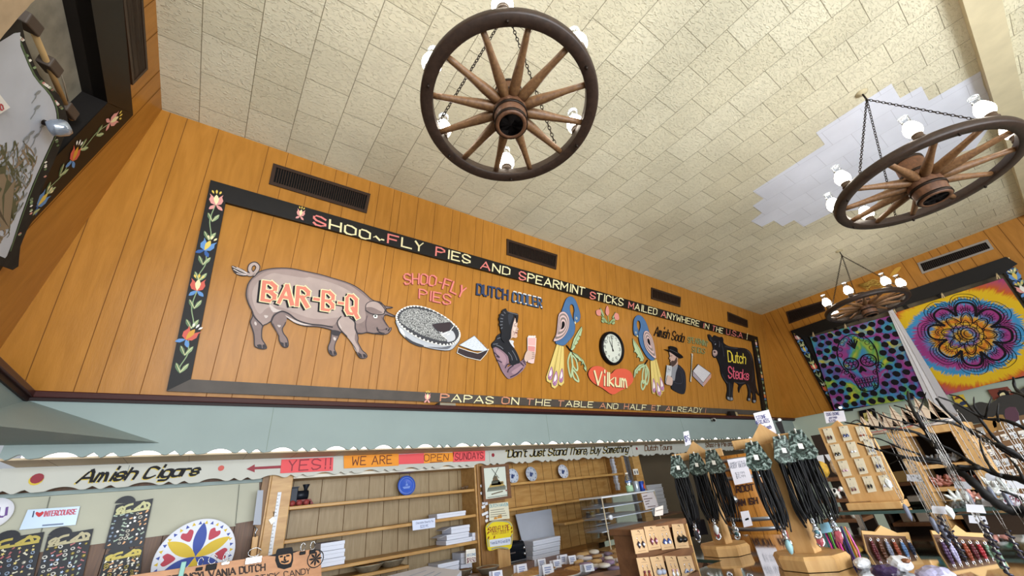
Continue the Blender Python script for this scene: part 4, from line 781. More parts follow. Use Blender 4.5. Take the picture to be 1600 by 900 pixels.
for N, r0, r1, w, ww in ((12, .06, .085, .9, .006), (10, .09, .14, .9, .008), (8, .12, .22, .95, .012), (8, .14, .2, .6, .006), (16, .2, .25, .9, .007), (16, .235, .27, .9, .007), (8, .2, .33, .95, .024), (8, .22, .36, 1.0, .01), (8, .26, .39, 1.02, .006), (8, .3, .42, 1.05, .006)):
    for k in range(N):
        a = 2*math.pi*(k+.5*(N == 8))/N; hw = math.pi/N*w
        if N == 8 and r0 in (.2, .22, .26, .3): S([pol(a+hw*q, r0+(r1-r0)*(1-abs(q)**3.2)) for q in [x/7 for x in range(-7, 8)]]+[], ww)
        else: S(sm([pol(a-hw, r0), pol(a-hw*.6, r0+(r1-r0)*.6), pol(a, r1), pol(a+hw*.6, r0+(r1-r0)*.6), pol(a+hw, r0)], 3, False), ww)
for k in range(96): a = R_(k*3.75); S([pol(a, .345+.02*math.cos(8*a+math.pi)), pol(a, .375+.02*math.cos(8*a+math.pi))], .004)
for k in range(8):
    a = 2*math.pi*(k+.5)/8
    for q in (-.12, -.06, 0, .06, .12): S([pol(a+q, .24), pol(a+q*1.2, .30-abs(q)*.2)], .005)
mb.build('mandala_print', t)
PIN = mat('cdb48a', .6, name='clothespin_wood')
for i, (x, y, lab) in enumerate([(1271, 523, 'wooden clothespin at the top left corner of the skull cloth'), (1321, 510, 'wooden clothespin on the top edge of the skull cloth'), (1398, 487, 'wooden clothespin where the two hanging cloths meet'), (1473, 462, 'wooden clothespin on the top edge of the mandala cloth'), (1559, 432, 'wooden clothespin at the top right corner of the mandala cloth')]):
    p = RW.hit(x, y, .14); mb = MB()
    for q in (-1, 1): mb.box((-.006, q*.007-.005, -.04), (.006, q*.007+.005, .05), PIN, M.Translation(p) @ M.Rotation(R_(8*q+12), 4, 'X'))
    mb.tube([p+V((0, -.012, 0)), p+V((0, .012, 0))], .006, M_iron, 8); tag(mb.build('clothespin'), lab, 'clothespin', 'clothespins along the cloth tops')
# ------------------------------------------------------------------ left window: flowered frame, throws and rod
t = thing('window_frame', 'deep black flower painted frame around the landscape throw on the left wall', 'frame', LW.hit(130, 150))
mb = MB(); slab(mb, LW, [(192, 0), (208, 178), (168, 160), (142, 0), (120, -150), (172, -150)], -.03, .03, M_black); mb.build('top_rail', t)
mb = MB(); slab(mb, LW, [(208, 178), (208, 180), (50, 347), (-30, 470), (-80, 420), (168, 161)], -.03, .031, M_black); r1 = mb.build('side_rail', t)
mb = MB(); P = LW.hits([(142, 0), (168, 160), (0, 330), (120, -150)], .03); Q = [p-LW.n*.12 for p in P]
mb.quad(P[0], P[1], Q[1], Q[0], mat('1b1613', .6, name='reveal_black')); mb.quad(P[3], P[0], Q[0], Q[3], mat('1b1613', .6)); mb.quad(P[1], P[2], Q[2], Q[1], mat('14100e', .6)); mb.build('reveal', t)
mb = MB(); mb.poly([p-LW.n*.11 for p in LW.hits([(170, -150), (175, 165), (-80, 420), (-300, -150)], .03)], mat('8d8676', .8, name='weathered_board', vary=.35, vscale=6)); mb.build('backing', t)
mb = MB(); vine(mb, LW, .0325, [(178, 187), (117, 241), (66, 312), (40, 345)], ['pink', 'orange', 'blue'], .082, tilt=[0.15, -.5, 0]); mb.build('flower_painting', r1)
M_throw = mat('b9bcc4', .85, name='throw_grey', vary=.07, vscale=5); OLV = mat('5c5a40', .85, name='reed_olive'); GRY2 = mat('8b8d8c', .85, name='reed_grey'); BRN2 = mat('8a7860', .85, name='earth_brown')
t = thing('landscape_throw', 'pale throw printed with reeds and a black flowered border at the left window', 'cloth', LW.hit(40, 250))
TP = [(20, 30), (40, 66), (62, 118), (92, 148), (103, 176), (105, 196), (92, 235), (70, 285), (48, 345), (32, 385), (20, 422), (-60, 372), (-160, 250), (-90, 120)]
mb = MB(); slab(mb, LW, sm(TP, 3), .07, .075, mat('26231f', .85, name='border_black', vary=.3, vscale=20)); mb.build('border', t)
IN = [(22, 52), (32, 72), (52, 118), (78, 150), (88, 178), (86, 208), (72, 240), (50, 290), (30, 345), (14, 392), (0, 400), (-60, 345), (-140, 240), (-80, 130)]
mb = MB(); flat(mb, LW, sm(IN, 3), .077, M_throw)
P = LW.hits(sm([(x+2.5, y) for x, y in IN[:10]], 4, False), .0765); stroke3(mb, P, .008, LW.n, mat('5a6b4c', .8))
rr = random.Random(11)
for i in range(190):
    x = rr.uniform(-10, 50); y = rr.gauss(300, 45)
    if y < 235 or y > 380: continue
    x *= (400-y)/130; a = rr.uniform(-2.4, -.7); l = rr.uniform(8, 26)
    stroke3(mb, LW.hits(sm([(x, y), (x+l*.5*math.cos(a)+2, y+l*.5*math.sin(a)), (x+l*math.cos(a), y+l*math.sin(a))], 3, False), .0775+.0003*(i % 5)), rr.uniform(.004, .012), LW.n, rr.choice([OLV, OLV, GRY2, BRN2]))
for x, y, s in ((58, 145, 8), (57, 168, 9), (48, 208, 12), (56, 212, 12), (66, 196, 8), (40, 216, 12), (26, 265, 12), (38, 262, 10)):
    stroke3(mb, LW.hits([(x, y), (x-s*.3, y+s), (x-s, y+s*2)], .0785), .005, LW.n, GRY2); drop(mb, LW.hit(x, y, .0787), LW.u*.03, LW.v*.03, (0, -.6), (.2, .8), .3, GRY2)
for i in range(16): mb.poly([LW.hit(-6+rr.uniform(-14, 22), 305+rr.uniform(-50, 60), .0773+.0002*i)+LW.u*rr.uniform(.01, .05)*math.cos(q)+LW.v*rr.uniform(.01, .05)*math.sin(q) for q in range(6)], BRN2 if i % 2 else OLV)
for i in range(60):
    f_ = rr.random(); k = min(12, int(f_*9)); a, b = IN[k], TP[min(k+1, 9)]; u = rr.uniform(.3, .8); p = LW.hit(a[0]*(1-u)+b[0]*u, a[1]*(1-u)+b[1]*u, .0765); drop(mb, p, LW.u*.012, LW.v*.012, (-.5, -.8), (.5, .8), .5, rr.choice([FPK, LEAFD, WHT, LEAFG]))
mb.build('printed_field', t)
mb = MB(); slab(mb, LW, sm([(-40, -60), (60, -20), (48, 6), (30, 26), (8, 52), (-30, 90), (-80, 60)], 3), .09, .10, mat('b79f80', .85, name='beige_throw', vary=.15, vscale=9)); tag(mb.build('beige_throw'), 'folded beige throw at the upper left corner of the window', 'cloth')
t = thing('curtain_rod', 'thin pale rod with dark brackets across the left window opening', 'rod', LW.hit(75, 90, .05))
mb = MB(); mb.tube([LW.hit(44, 30, .0), LW.hit(112, 186, .0)], .012, mat('a8895c', .5), 10); mb.build('rod', t)
for a, b in (((32, 22), (54, 46)), ((70, 92), (86, 112)), ((98, 162), (112, 180))): mb = MB(); mb.beam(LW.hit(*a, -.005), LW.hit(*b, -.005), .05, .05, mat('4f443c', .6), up=LW.n, bev=.006); mb.build('bracket', t)
mb = MB(); mb.tube([LW.hit(x, y, -.01) for x, y in ((88, 95), (100, 130), (108, 165))], .003, mat('b5b0a5', .4, .5), 6); mb.build('cord', t)
mb = MB(); slab(mb, LW, [(-14, 130), (16, 168), (-6, 182), (-40, 160)], .085, .09, mat('e6e2dc', .6)); text(mb, LW, '500', [(-12, 172), (6, 172), (4, 164), (-12, 158)], .16, mat('b5484c', .6), .0915); tag(mb.build('price_card'), 'white card with red writing pinned to the landscape throw', 'card')
mb = MB(); p = LW.hit(91, 200, .135); mb.lathe([(.001, -.035), (.03, -.03), (.036, -.01), (.036, .02), (.028, .036), (.001, .038)], mat('aab4c4', .15, .7, name='steel_shade'), p, 20, M.Rotation(R_(50), 4, 'Y')); mb.tube([p, p-LW.n*.05], .012, M_iron, 8); tag(mb.build('spot_lamp'), 'small silvery spot lamp head at the edge of the landscape throw', 'lamp')
# ------------------------------------------------------------------ things on the ledge and bulkhead
mb = MB(); c = atY(692, 627, 3.37); mb.box((c.x-.06, 3.31, LEDGE), (c.x+.10, 3.40, LEDGE+.022), mat('8d8574', .7)); mb.prism([V((c.x-.10, 3.31, LEDGE)), V((c.x-.06, 3.31, LEDGE)), V((c.x-.06, 3.31, LEDGE+.03))], V((0, .09, 0)), mat('1c1512', .6)); tag(mb.build('paper_pad'), 'dusty paper pad lying on the ledge in front of the word papas', 'pad')
c = atY(1140, 642, 3.36); mb = MB(); mb.box((c.x-.10, 3.305, LEDGE+.001), (c.x+.05, 3.345, LEDGE+.075), mat('1d1614', .5)); mb.box((c.x+.05, 3.305, LEDGE+.001), (c.x+.12, 3.345, LEDGE+.06), mat('a08f6c', .6)); tag(mb.build('wood_block'), 'dark block with a tan end lying on the ledge below the bull', 'block')
c = atY(1116, 656, 3.28); t = thing('security_camera', 'small white security camera with a dark lens on the mint bulkhead', 'camera', c); mb = MB(); mx = M.Rotation(R_(-65), 4, 'Z') @ M.Rotation(R_(100), 4, 'X'); mb.lathe([(.001, -.05), (.02, -.048), (.024, -.03), (.024, .035), (.022, .04)], WHT, c, 20, mx); mb.build('body', t); mb = MB(); mb.lathe([(.0225, .038), (.019, .046), (.001, .047)], mat('0c0c0e', .2), c, 20, mx); mb.build('lens', t); mb = MB(); mb.tube([c, c+V((0, .03, .02)), c+V((0, .05, .01))], .008, WHT, 8); mb.build('bracket', t)
# ------------------------------------------------------------------ scalloped sign board above the counter
M_sign = mat('bfbfb6', .5, name='sign_white', vary=.04, vscale=3); YSH = mat('cfb43a', .5, name='yellow_shadow'); MAR = mat('8c2733', .5, name='maroon_paint')
PS = planeY(3.655)
def P3(pl, pts, off=0): return pl.hits(pts, off)
def sheet(mb, pl, pts, off, th, mt): P = pl.hits(pts, off+th); mb.prism([p-pl.n*th for p in P], pl.n*th, mt)
t = thing('sign_board', 'long white scalloped board with black script lettering above the counter shelves', 'sign', (1.5, 3.66, 1.9))
mb = MB(); scallop_board(mb, -1.6, 8.9, 3.656, 3.674, ZS-.002, 1.902, .02, M_sign, .012, .5)
for x in (-.38, 2.35, 4.6): mb.box((x, 3.6545, 1.93), (x+.004, 3.656, ZS-.01), mat('8f918c', .6))
mb.build('board', t)
def dot(mb, pl, x, y, r, mt, off): p = pl.hit(x, y, off); mb.poly([p+pl.u*r*math.cos(k*.5236)+pl.v*r*math.sin(k*.5236) for k in range(12)], mt)
mb = MB(); q = [(120, 754), (308, 741.5), (311, 727), (128, 735)]
text(mb, PS, 'Amish Cigars', q, .15, YSH, .003, slant=.3, smooth=1, gap=1.3, shift=(-.10, -.10), nib=False); text(mb, PS, 'Amish Cigars', q, .25, BLK, .005, slant=.3, smooth=1, gap=1.3)
dot(mb, PS, 56.5, 749.5, .030, YSH, .003); dot(mb, PS, 58, 747.5, .027, MAR, .005); dot(mb, PS, 345.5, 731.5, .018, mat('c4574c', .5), .004); dot(mb, PS, 770.5, 711, .018, MAR, .004); dot(mb, PS, 995, 701, .018, MAR, .004)
mb.poly(PS.hits([(385, 733), (398, 725.5), (398, 729.5), (440, 727.2), (440, 731.5), (398, 733.5), (398, 738)], .004), MAR)
for s, q in (('"Don\'t Just Stand There, Buy Something"', [(788, 714.5), (985, 706), (986, 696), (788, 703)]), ('Dutch Tours', [(1008, 704), (1050, 702), (1050, 695), (1008, 696.5)]), ('Shoo Fly Pie and Coffee', [(1103, 698.5), (1163, 695.5), (1163, 689.5), (1103, 692)])):
    d = s.startswith('"'); text(mb, PS, s, q, .10, YSH if d else mat('a8884a', .5), .003, slant=.22 if d else 0, smooth=1, gap=1.3, shift=(-.09, -.07), nib=False); text(mb, PS, s, q, .21, BLK if d else mat('5a3420', .5), .005, slant=.22 if d else 0, smooth=1, gap=1.3)
mb.build('lettering', t)
CORAL = mat('e2585c', .6, name='coral_card'); ORNG = mat('e8952e', .6, name='orange_card')
for s, q, mt, tx, c_, lab in (('YES!!', [(438, 739.5), (520, 735.5), (521, 714.5), (440, 718)], CORAL, [(450, 736), (516, 732), (517, 716), (452, 720)], MAR, 'coral paper sign reading yes, taped beside the red arrow'), ('WE ARE', [(537.5, 732), (623, 727.5), (623, 709), (537, 711)], ORNG, [(550, 727), (612, 724), (612, 711.5), (551, 714)], mat('6b3420', .6), 'orange paper sign reading we are'), ('', [(623, 725.5), (662.5, 724), (662.5, 708), (623, 710)], CORAL, None, None, 'blank coral paper between the two orange signs'), ('OPEN', [(662.5, 724), (708, 721), (709, 707), (662.5, 708)], ORNG, [(663, 720.5), (700, 719), (701, 709.5), (663, 710.5)], mat('6b3420', .6), 'orange paper sign reading open with an underlined word'), ('SUNDAYS', [(708, 722), (758, 720), (758, 704), (707.5, 705)], CORAL, [(711, 719), (755, 716), (755, 706.5), (712, 708.5)], mat('6b2028', .6), 'coral paper sign reading Sundays at the right end')):
    t = thing('paper_sign', lab, 'sign', PS.hit(*q[0]), 'paper signs taped on the white board'); mb = MB(); sheet(mb, PS, q, .006, .002, mt); mb.build('paper', t)
    if s:
        mb = MB(); text(mb, PS, s, tx, .12, c_, .0092, nib=False, gap=2)
        if s == 'OPEN': stroke3(mb, PS.hits([(672, 722.5), (692, 721.5)], .0093), .006, PS.n, c_)
        mb.build('lettering', t)
# ------------------------------------------------------------------ merchandise on the grey wall at the left
PG = planeY(3.778)
t = thing('round_sign', 'white round sign with purple letters cut off by the left edge', 'sign', PG.hit(-12, 803)); c = PG.hit(-12, 803, .01); mxr = M.Rotation(R_(90), 4, 'X')
rad = (PG.hit(18, 806)-PG.hit(-12, 803)).length; mb = MB(); mb.lathe([(.001, 0), (rad, 0), (rad, .006), (.001, .008)], mat('e9e9f0', .4), c, 40, mxr); mb.build('disc', t); mb = MB(); text(mb, PG, 'YOU', [(-34, 810), (9, 807), (11, 793), (-32, 796)], .2, mat('6b4a8c', .5), .022); mb.build('lettering', t)
t = thing('novelty_plate', 'shiny licence plate with a red heart hung above the pin boards', 'plate', PG.hit(78, 810)); mb = MB(); sheet(mb, PG, [(43.5, 796.5), (125, 791), (118, 820), (30, 828)], .004, .004, mat('aebfd4', .3, .1, name='plate_foil')); mb.build('plate', t)
mb = MB(); text(mb, PG, 'I', [(47, 808), (51, 807.6), (53, 799), (49, 799.4)], .2, mat('3a4a6c', .5), .0095); text(mb, PG, 'INTERCOURSE', [(68, 807), (118, 803), (120, 795.6), (70, 799)], .2, mat('c05a6c', .5), .0095)
mb.poly(PG.hits(sm([(61, 808), (55.5, 803), (57.5, 799.6), (62, 801.2), (66.5, 798.9), (68.2, 802)], 3), .0095), mat('c23038', .5)); stroke3(mb, PG.hits([(67, 821), (98, 818.5)], .0095), .008, PG.n, mat('6f7f98', .5)); mb.build('lettering', t)
M_pb = mat('1a1b22', .4, name='pin_board_black', vary=.15, vscale=10, spec=.2); GOLD = mat('93843c', .4, .3, name='emblem_gold'); PINC = [mat(h, .35, .3) for h in ('c0bcb0', 'a39d8a', 'a8985a', '7c4444', '8a98ac', '6f7a6c', 'cccac4', '98704c')]
rp = random.Random(21)
boards = [([(-24, 846), (69, 831), (52, 902), (-42, 916)], (10, 840), 'black pin board at the far left edge below the plate', GOLD), ([(74.6, 838), (146, 826), (129, 902), (54, 914)], (93, 834), 'black pin board directly below the licence plate', mat('8c8468', .4, .3)), ([(181, 789), (239.5, 778.7), (224, 853), (162.5, 857.7)], (195, 784), 'black pin board highest on the grey wall, tinted blue by reflections', mat('8f8c66', .4, .3)), ([(163, 867), (224, 853.8), (218, 905), (153, 912)], (185, 861), 'lower black pin board touching the board above it, next to the hex sign', GOLD)]  # all four boards share the same black
pinproto = []
for k in range(5):
    mb = MB(); s = .0068
    if k == 0: mb.lathe([(.001, .004), (s, .003), (s, 0)], PINC[0], (0, 0, 0), 10, mxr)
    elif k == 1: mb.prism([V((-s*1.4, 0, -s*.5)), V((s*1.4, 0, -s*.3)), V((s*1.2, 0, s*.6)), V((0, 0, s*.3)), V((-s*1.2, 0, s*.8))], (0, -.004, 0), PINC[1])
    elif k == 2: mb.prism([V((s*(1 if i % 2 else .45)*math.cos(i*.628), 0, s*(1 if i % 2 else .45)*math.sin(i*.628))) for i in range(10)], (0, -.004, 0), PINC[2])
    elif k == 3: mb.prism([V((-s, 0, -s)), V((s*.2, 0, -s*.8)), V((s, 0, .3*s)), V((0, 0, s))], (0, -.004, 0), PINC[3])
    else: mb.tube([V((s*math.cos(i*.7), -.003, s*.8*math.sin(i*.7))) for i in range(9)], .0028, PINC[6], 5, True)
    pinproto.append(mb.v and mb)
for bi, (q, hump, lab, gm) in enumerate(boards):
    t = thing('pin_display_board', lab, 'board', PG.hit(*q[3]), 'black enamel pin boards'); mb = MB(); sheet(mb, PG, q, .002, .006, M_pb); c = PG.hit(hump[0], hump[1]+3, .005); mb.prism([c+PG.u*.05*math.cos(a*.3)+PG.v*.045*math.sin(a*.3)-PG.n*.004 for a in range(11)], PG.n*.005, M_pb); mb.build('board', t)
    A, B, C, D = [PG.hit(*p, .0095) for p in (q[3], q[2], q[1], q[0])]; bl = lambda u, v: A.lerp(B, u).lerp(D.lerp(C, u), v)
    mb = MB()
    for pts in ([(.12, .80), (.08, .87), (.18, .92), (.26, .86), (.2, .8), (.13, .82), (.3, .93), (.45, .95)], [(.3, .8), (.42, .82)], [(.55, .82), (.7, .9), (.85, .92), (.93, .86), (.85, .8), (.6, .8)], [(.66, .84), (.75, .95), (.82, .84)], [(.08, .775), (.5, .785), (.93, .79)]): stroke3(mb, [bl(u, v) for u, v in sm(pts, 4, False)], .012, PG.n, gm)
    mb.build('emblem', t)
    protos = {}
    for r in range(8):
        for cidx in range(7):
            if rp.random() < .12: continue
            u = .09+.135*cidx+rp.uniform(-.03, .03); v = .72-.09*r+rp.uniform(-.02, .02); k = rp.randrange(5); p = bl(u, v)
            if k not in protos:
                m2 = MB(); m2.v = list(pinproto[k].v); m2.f = pinproto[k].f; m2.mi = pinproto[k].mi; m2.sm = pinproto[k].sm; m2.mats = [PINC[(k+bi*2) % 8]]
                o = m2.build('enamel_pin', None, (0, 0, 0)); tag(o, ['tiny enamel pin on the black board at the far left edge', 'tiny enamel pin on the black board below the licence plate', 'tiny enamel pin on the highest black board', 'tiny enamel pin on the lower black board beside the hex sign'][bi], 'pin', ['pins on the far left board', 'pins on the board below the plate', 'pins on the highest board', 'pins on the board beside the hex sign'][bi]); protos[k] = o
            else: o = protos[k].copy(); COL.objects.link(o)
            o.matrix_basis = M.Translation(p+PG.n*.001) @ M.Rotation(rp.uniform(-.7, .7), 4, 'Y') @ M.Scale(rp.uniform(.85, 1.35), 4)
# hex sign
PH_ = planeY(3.66); c = PH_.hit(305, 870); rad = (PH_.hit(313, 811.5)-c).length*1.0
t = thing('hex_sign', 'round white hex sign with red hearts and blue and yellow petals', 'sign', c); mb = MB(); mb.lathe([(.001, 0), (rad, 0), (rad, .008), (rad*.985, .010), (.001, .010)], mat('dfe3f0', .45, name='hex_white'), c, 64, mxr)
HB = mat('31489c', .5, name='hex_blue'); HY = mat('d0b22c', .5, name='hex_yellow'); HR = mat('b23a4c', .5, name='hex_red'); pc = c+V((0, -.0108, 0))
def pv(a, r): return pc+V((math.cos(a), 0, math.sin(a)))*(r*rad)
for k in range(6):
    a = R_(88+60*k); e = V((math.cos(a), 0, math.sin(a))); w = V((-e.z, 0, e.x)); mb.poly([pc+V((0, -.0003*k, 0))+e*(rad*.9*s)+w*(rad*q*.155*math.sin(math.pi*s)**.8) for q, ss in ((1, range(0, 13)), (-1, range(11, 0, -1))) for s in [x/12 for x in ss]], HB if k % 2 == 0 else HY)
    a = R_(118+60*k); e = V((math.cos(a), 0, math.sin(a))); w = V((-e.z, 0, e.x)); o = pc+e*(rad*.66); S = rad*.15
    mb.poly([o+w*(S*x)+e*(S*y) for x, y in sm([(0, -1.25), (-.75, -.4), (-1.05, .35), (-.6, .9), (0, .5), (.6, .9), (1.05, .35), (.75, -.4)], 3)], HR)
for k in range(36):
    a = R_(10*k+4); d = R_(3.1); mb.poly([pv(a-d, .86), pv(a+d, .86), pv(a, .95)], HB if k % 2 else HY)
mb.build('disc', t)
# candy sign in front
PC = planeY(2.9); M_ply = wood('b98152', 'a06c40', .5, 'plywood_sign', (1.2, 4, 5)); k8 = K(200, 780, 5)
t = thing('candy_sign', 'wooden sign for stick candy with a bearded man in a black hat', 'sign', PC.hit(400, 900)); mb = MB(); sheet(mb, PC, [(-60, 985), (190, 903), (205, 899), (420, 868), (489, 858.5), (497, 860), (501, 866), (505, 960)], 0, .02, M_ply); mb.build('board', t)
mb = MB(); text(mb, PC, 'PENNSYLVANIA DUTCH', [(262, 912), (414, 891), (414, 881), (260, 901)], .2, mat('2a1a12', .6), .0215, gap=1.4); text(mb, PC, 'STICK CANDY', [(400, 909), (484, 896), (484, 887.5), (398, 900)], .15, mat('2a1a12', .6), .0215, nib=False); mb.build('lettering', t)
mb = MB(); sheet(mb, PC, k8('1150 480 1155 440 1165 400 1175 388 1282 374 1290 400 1290 480 1275 530 1220 548 1170 535'), .004, .018, BLK)
flat(mb, PC, sm(k8('1178 440 1220 425 1272 428 1276 470 1262 500 1225 508 1192 500 1180 470'), 3), .0235, mat('c08a5c', .55)); sheet(mb, PC, k8('1098 442 1160 425 1290 408 1336 402 1300 418 1180 440 1150 446'), .02, .005, BLK); flat(mb, PC, k8('1180 510 1225 520 1268 505 1272 525 1220 545 1180 535'), .0242, BLK)
for q in ('1190 450 1205 447', '1240 442 1258 440', '1225 450 1222 475 1232 478', '1200 488 1225 494 1252 484'): stroke3(mb, PC.hits(k8(q), .0245), .008, PC.n, BLK)
mb.build('head', t)
mb = MB(); p0 = PC.hit(493, 873, .0215); R0 = .042
stroke3(mb, [p0+PC.u*R0*math.cos(a*.3927)+PC.v*R0*math.sin(a*.3927) for a in range(17)], .005, PC.n, BLK)
for k in range(8): a = k*math.pi/4; e = PC.u*math.cos(a)+PC.v*math.sin(a); drop(mb, p0+PC.n*.0005, PC.u*R0, PC.v*R0, (0, 0), (.85*math.cos(a), .85*math.sin(a)), .13, BLK)
mb.build('star_mark', t)
def clip(x, y, w, h, mt, lab, loop=True):
    t = thing('paper_clip', lab, 'clip', PC.hit(x, y, .03), 'clips along the candy sign'); c = PC.hit(x, y, .022); mb = MB(); mb.box((c.x-w/2, c.y-.012, c.z-h/2), (c.x+w/2, c.y+.0005, c.z+h/2), mt, bev=.002); mb.build('jaw', t)
    if loop: mb = MB(); mb.tube([c+V((.4*w*math.cos(a*.6), .004, h*.5+.02+.02*math.sin(a*.6))) for a in range(11)], .002, mat('b9bcc0', .25, .9), 6); mb.build('loop', t)
clip(396, 875, .075, .03, mat('c9ccd2', .2, .9), 'large silver bulldog clip beside the man on the candy sign'); clip(472.5, 864, .03, .016, BLK, 'black binder clip right of the hat'); clip(488, 862, .032, .02, BLK, 'black binder clip at the right corner of the candy sign'); clip(330, 886, .045, .026, BLK, 'black binder clip in front of the hex sign'); clip(352, 880, .035, .012, mat('c9ccd2', .2, .9), 'thin silver clip right of the black one at the hex sign'); clip(285, 889, .02, .06, mat('7fb0a4', .4), 'teal plastic clip on the candy sign', False); clip(311, 889, .028, .014, BLK, 'smaller black clip at the middle of the hex sign')
# ------------------------------------------------------------------ wall cabinets
ZT = 1.07; CY = 3.72; CB = 3.99
def X(px, py, y=CY): return atY(px, py, y).x
def Z(px, py, y=CY): return atY(px, py, y).z
x0, x1 = X(452, 790), X(742, 762); zt = Z(600, 737); zs = [Z(741, 763.5), Z(744, 803), Z(747, 844)]; zc = Z(850, 872)
t = thing('open_cabinet', 'left open wooden shelf cabinet under the coral and orange paper signs', 'cabinet', ((x0+x1)/2, CY, 0)); SH = .024
mb = MB(); mb.box((x0-.02, CB, zc+.001), (x1+.02, CB+.02, zt), M_ship); gxx = x0+.05; rj = random.Random(9)
while gxx < x1: mb.box((gxx, CB-.0012, zc), (gxx+.005, CB, zt), mat('5a4022', .8, name='board_gap')); gxx += rj.choice([.1, .14, .2, .22])
mb.build('back_panel', t)
for z in zs:
    mb = MB(); mb.box((x0, CY+.005, z-SH), (x1, CB, z), M_oak, bev=.004); mb.build('shelf', t)
    mb = MB()
for a, b in ((X(424, 780)-.02, x0), (x1, x1+.055)): mb = MB(); mb.box((a, CY-.01, zc+.001), (b, CB, zt+.03), M_oak, bev=.004); mb.build('side_post', t)
mb = MB(); mb.box((x0-.02, CY, zt-.01), (x1+.02, CB, zt+.03), M_oak); mb.box((x0, CY-.012, zt-.012), (x1, CY, zt+.012), mat('d8d2c4', .5), bev=.003); mb.build('top_rail', t)
mb = MB(); mb.box((X(410, 800)-.03, CY+.03, zc+.001), (X(424, 780)-.022, CB, zt+.04), wood('8a6436', '6e4c26', .5, 'edge_boards', (6, 3, .6))); mb.box((X(416, 800)-.012, CY+.005, .9), (X(419, 800), CY+.03, zt+.03), M_oak); mb.build('edge_board', t)
xa, xb = X(760, 745), X(975, 740); zs2 = [Z(967, 739), Z(974, 770.5), Z(935, 807.5)]; zt2 = Z(890, 716)
t = thing('open_cabinet', 'right open wooden shelf cabinet behind the toaster and white boxes', 'cabinet', ((xa+xb)/2, CY, 0))
mb = MB(); mb.box((xa-.02, CB, zc+.001), (xb+.02, CB+.02, zt2+.05), M_oak); gxx = xa+.06
while gxx < xb: mb.box((gxx, CB-.0012, zc), (gxx+.005, CB, zt2), mat('5a4022', .8, name='board_gap')); gxx += rj.choice([.1, .14, .2, .22])
mb.build('back_panel', t)
for z in zs2: mb = MB(); mb.box((xa if z != zs2[2] else X(882, 812), CY+.005, z-SH), (xb, CB, z), M_oak, bev=.004); mb.build('shelf', t)
for a, b in ((xa-.05, xa), (xb, xb+.05)): mb = MB(); mb.box((a, CY-.01, zc+.001), (b, CB, zt2+.06), M_oak, bev=.004); mb.build('side_post', t)
mb = MB(); mb.box((xa, CY-.005, zt2), (xb, CB, zt2+.06), M_oak); mb.build('top_rail', t)
t = thing('base_cabinet', 'long lower wooden counter cabinet with small drawers below the shelves', 'cabinet', (2.5, CY, 0))
mb = MB(); mb.box((x0-.1, 3.70, 0), (xb+.06, CB, zc-.03), M_oak); mb.build('body', t); mb = MB(); mb.box((x0-.1, 3.675, zc-.03), (xb+.06, CB, zc), wood('a97a42', '8d6130', .4, 'counter_wood', (.6, 3, 3)), bev=.005); mb.build('worktop', t)
for i in range(7):
    xx = x0+.05+i*.46; mb = MB(); mb.box((xx, 3.688, zc-.26), (xx+.44, 3.70, zc-.05), M_oak, bev=.004); d = mb.build('drawer', t); mb = MB(); mb.ball((xx+.22, 3.675, zc-.15), .016, M_iron, 10); mb.build('knob', d)
# yardstick, tag, hanging strips on the left post
t = thing('yardstick', 'white yardstick fixed upright on the cabinet left post', 'ruler', (X(432, 820), 3.7, 1.2)); zA, zB = Z(437, 769, 3.705), 1.05; xm = X(437, 769, 3.705); mb = MB(); mb.box((xm-.012, 3.703, zB), (xm+.012, 3.709, zA), mat('d9dce4', .4)); 
for i in range(34): z = zB+(zA-zB)*i/34; mb.box((xm-.011, 3.7025, z), (xm-(.002 if i % 3 else -.006), 3.7031, z+.0025), BLK)
mb.build('stick', t)
t = thing('price_tag', 'small white tag on a loop beside the yardstick', 'tag', (X(425, 812), 3.7, 1.5)); p = atY(425, 812.5, 3.702); mb = MB(); mb.prism([p+V((x, 0, z)) for x, z in ((0, -.03), (.024, -.005), (.004, .022), (-.022, .002))], (0, -.003, 0), WHT); mb.build('card', t); mb = MB(); mb.tube([p+V((.004, 0, .02)), p+V((.006, 0, .04)), p+V((.01, 0, .05)), p+V((0, 0, .055)), p+V((.004, 0, .04))], .0015, BLK, 5); mb.build('string', t)
t = thing('strip_bundle', 'bundle of grey plastic strips hanging beside the cabinet left edge', 'bundle', atY(402, 790, 3.70))
for i in range(5): a = atY(404+i*1.5, 766, 3.69+.004*i); mb = MB(); b = atY(397+i*2.2, 820, 3.69+.004*i); mb.beam(a, b, .012, .004, mat('9aa0ac', .4), up=(0, -1, 0)); mb.build('strip', t)
t = thing('wooden_paddle', 'slim wooden paddle with a metal hook hanging by the dark panelling', 'paddle', atY(396, 850, 3.70)); mb = MB(); mb.beam(atY(399, 838, 3.69), atY(392, 900, 3.69), .035, .014, M_pine, up=(0, -1, 0), bev=.003); mb.build('blade', t); mb = MB(); mb.tube([atY(399, 839, 3.685), atY(399, 832, 3.685), atY(402, 827, 3.685), atY(398, 823, 3.685)], .005, mat('9a9ca0', .3, .9), 6); mb.build('hook', t)
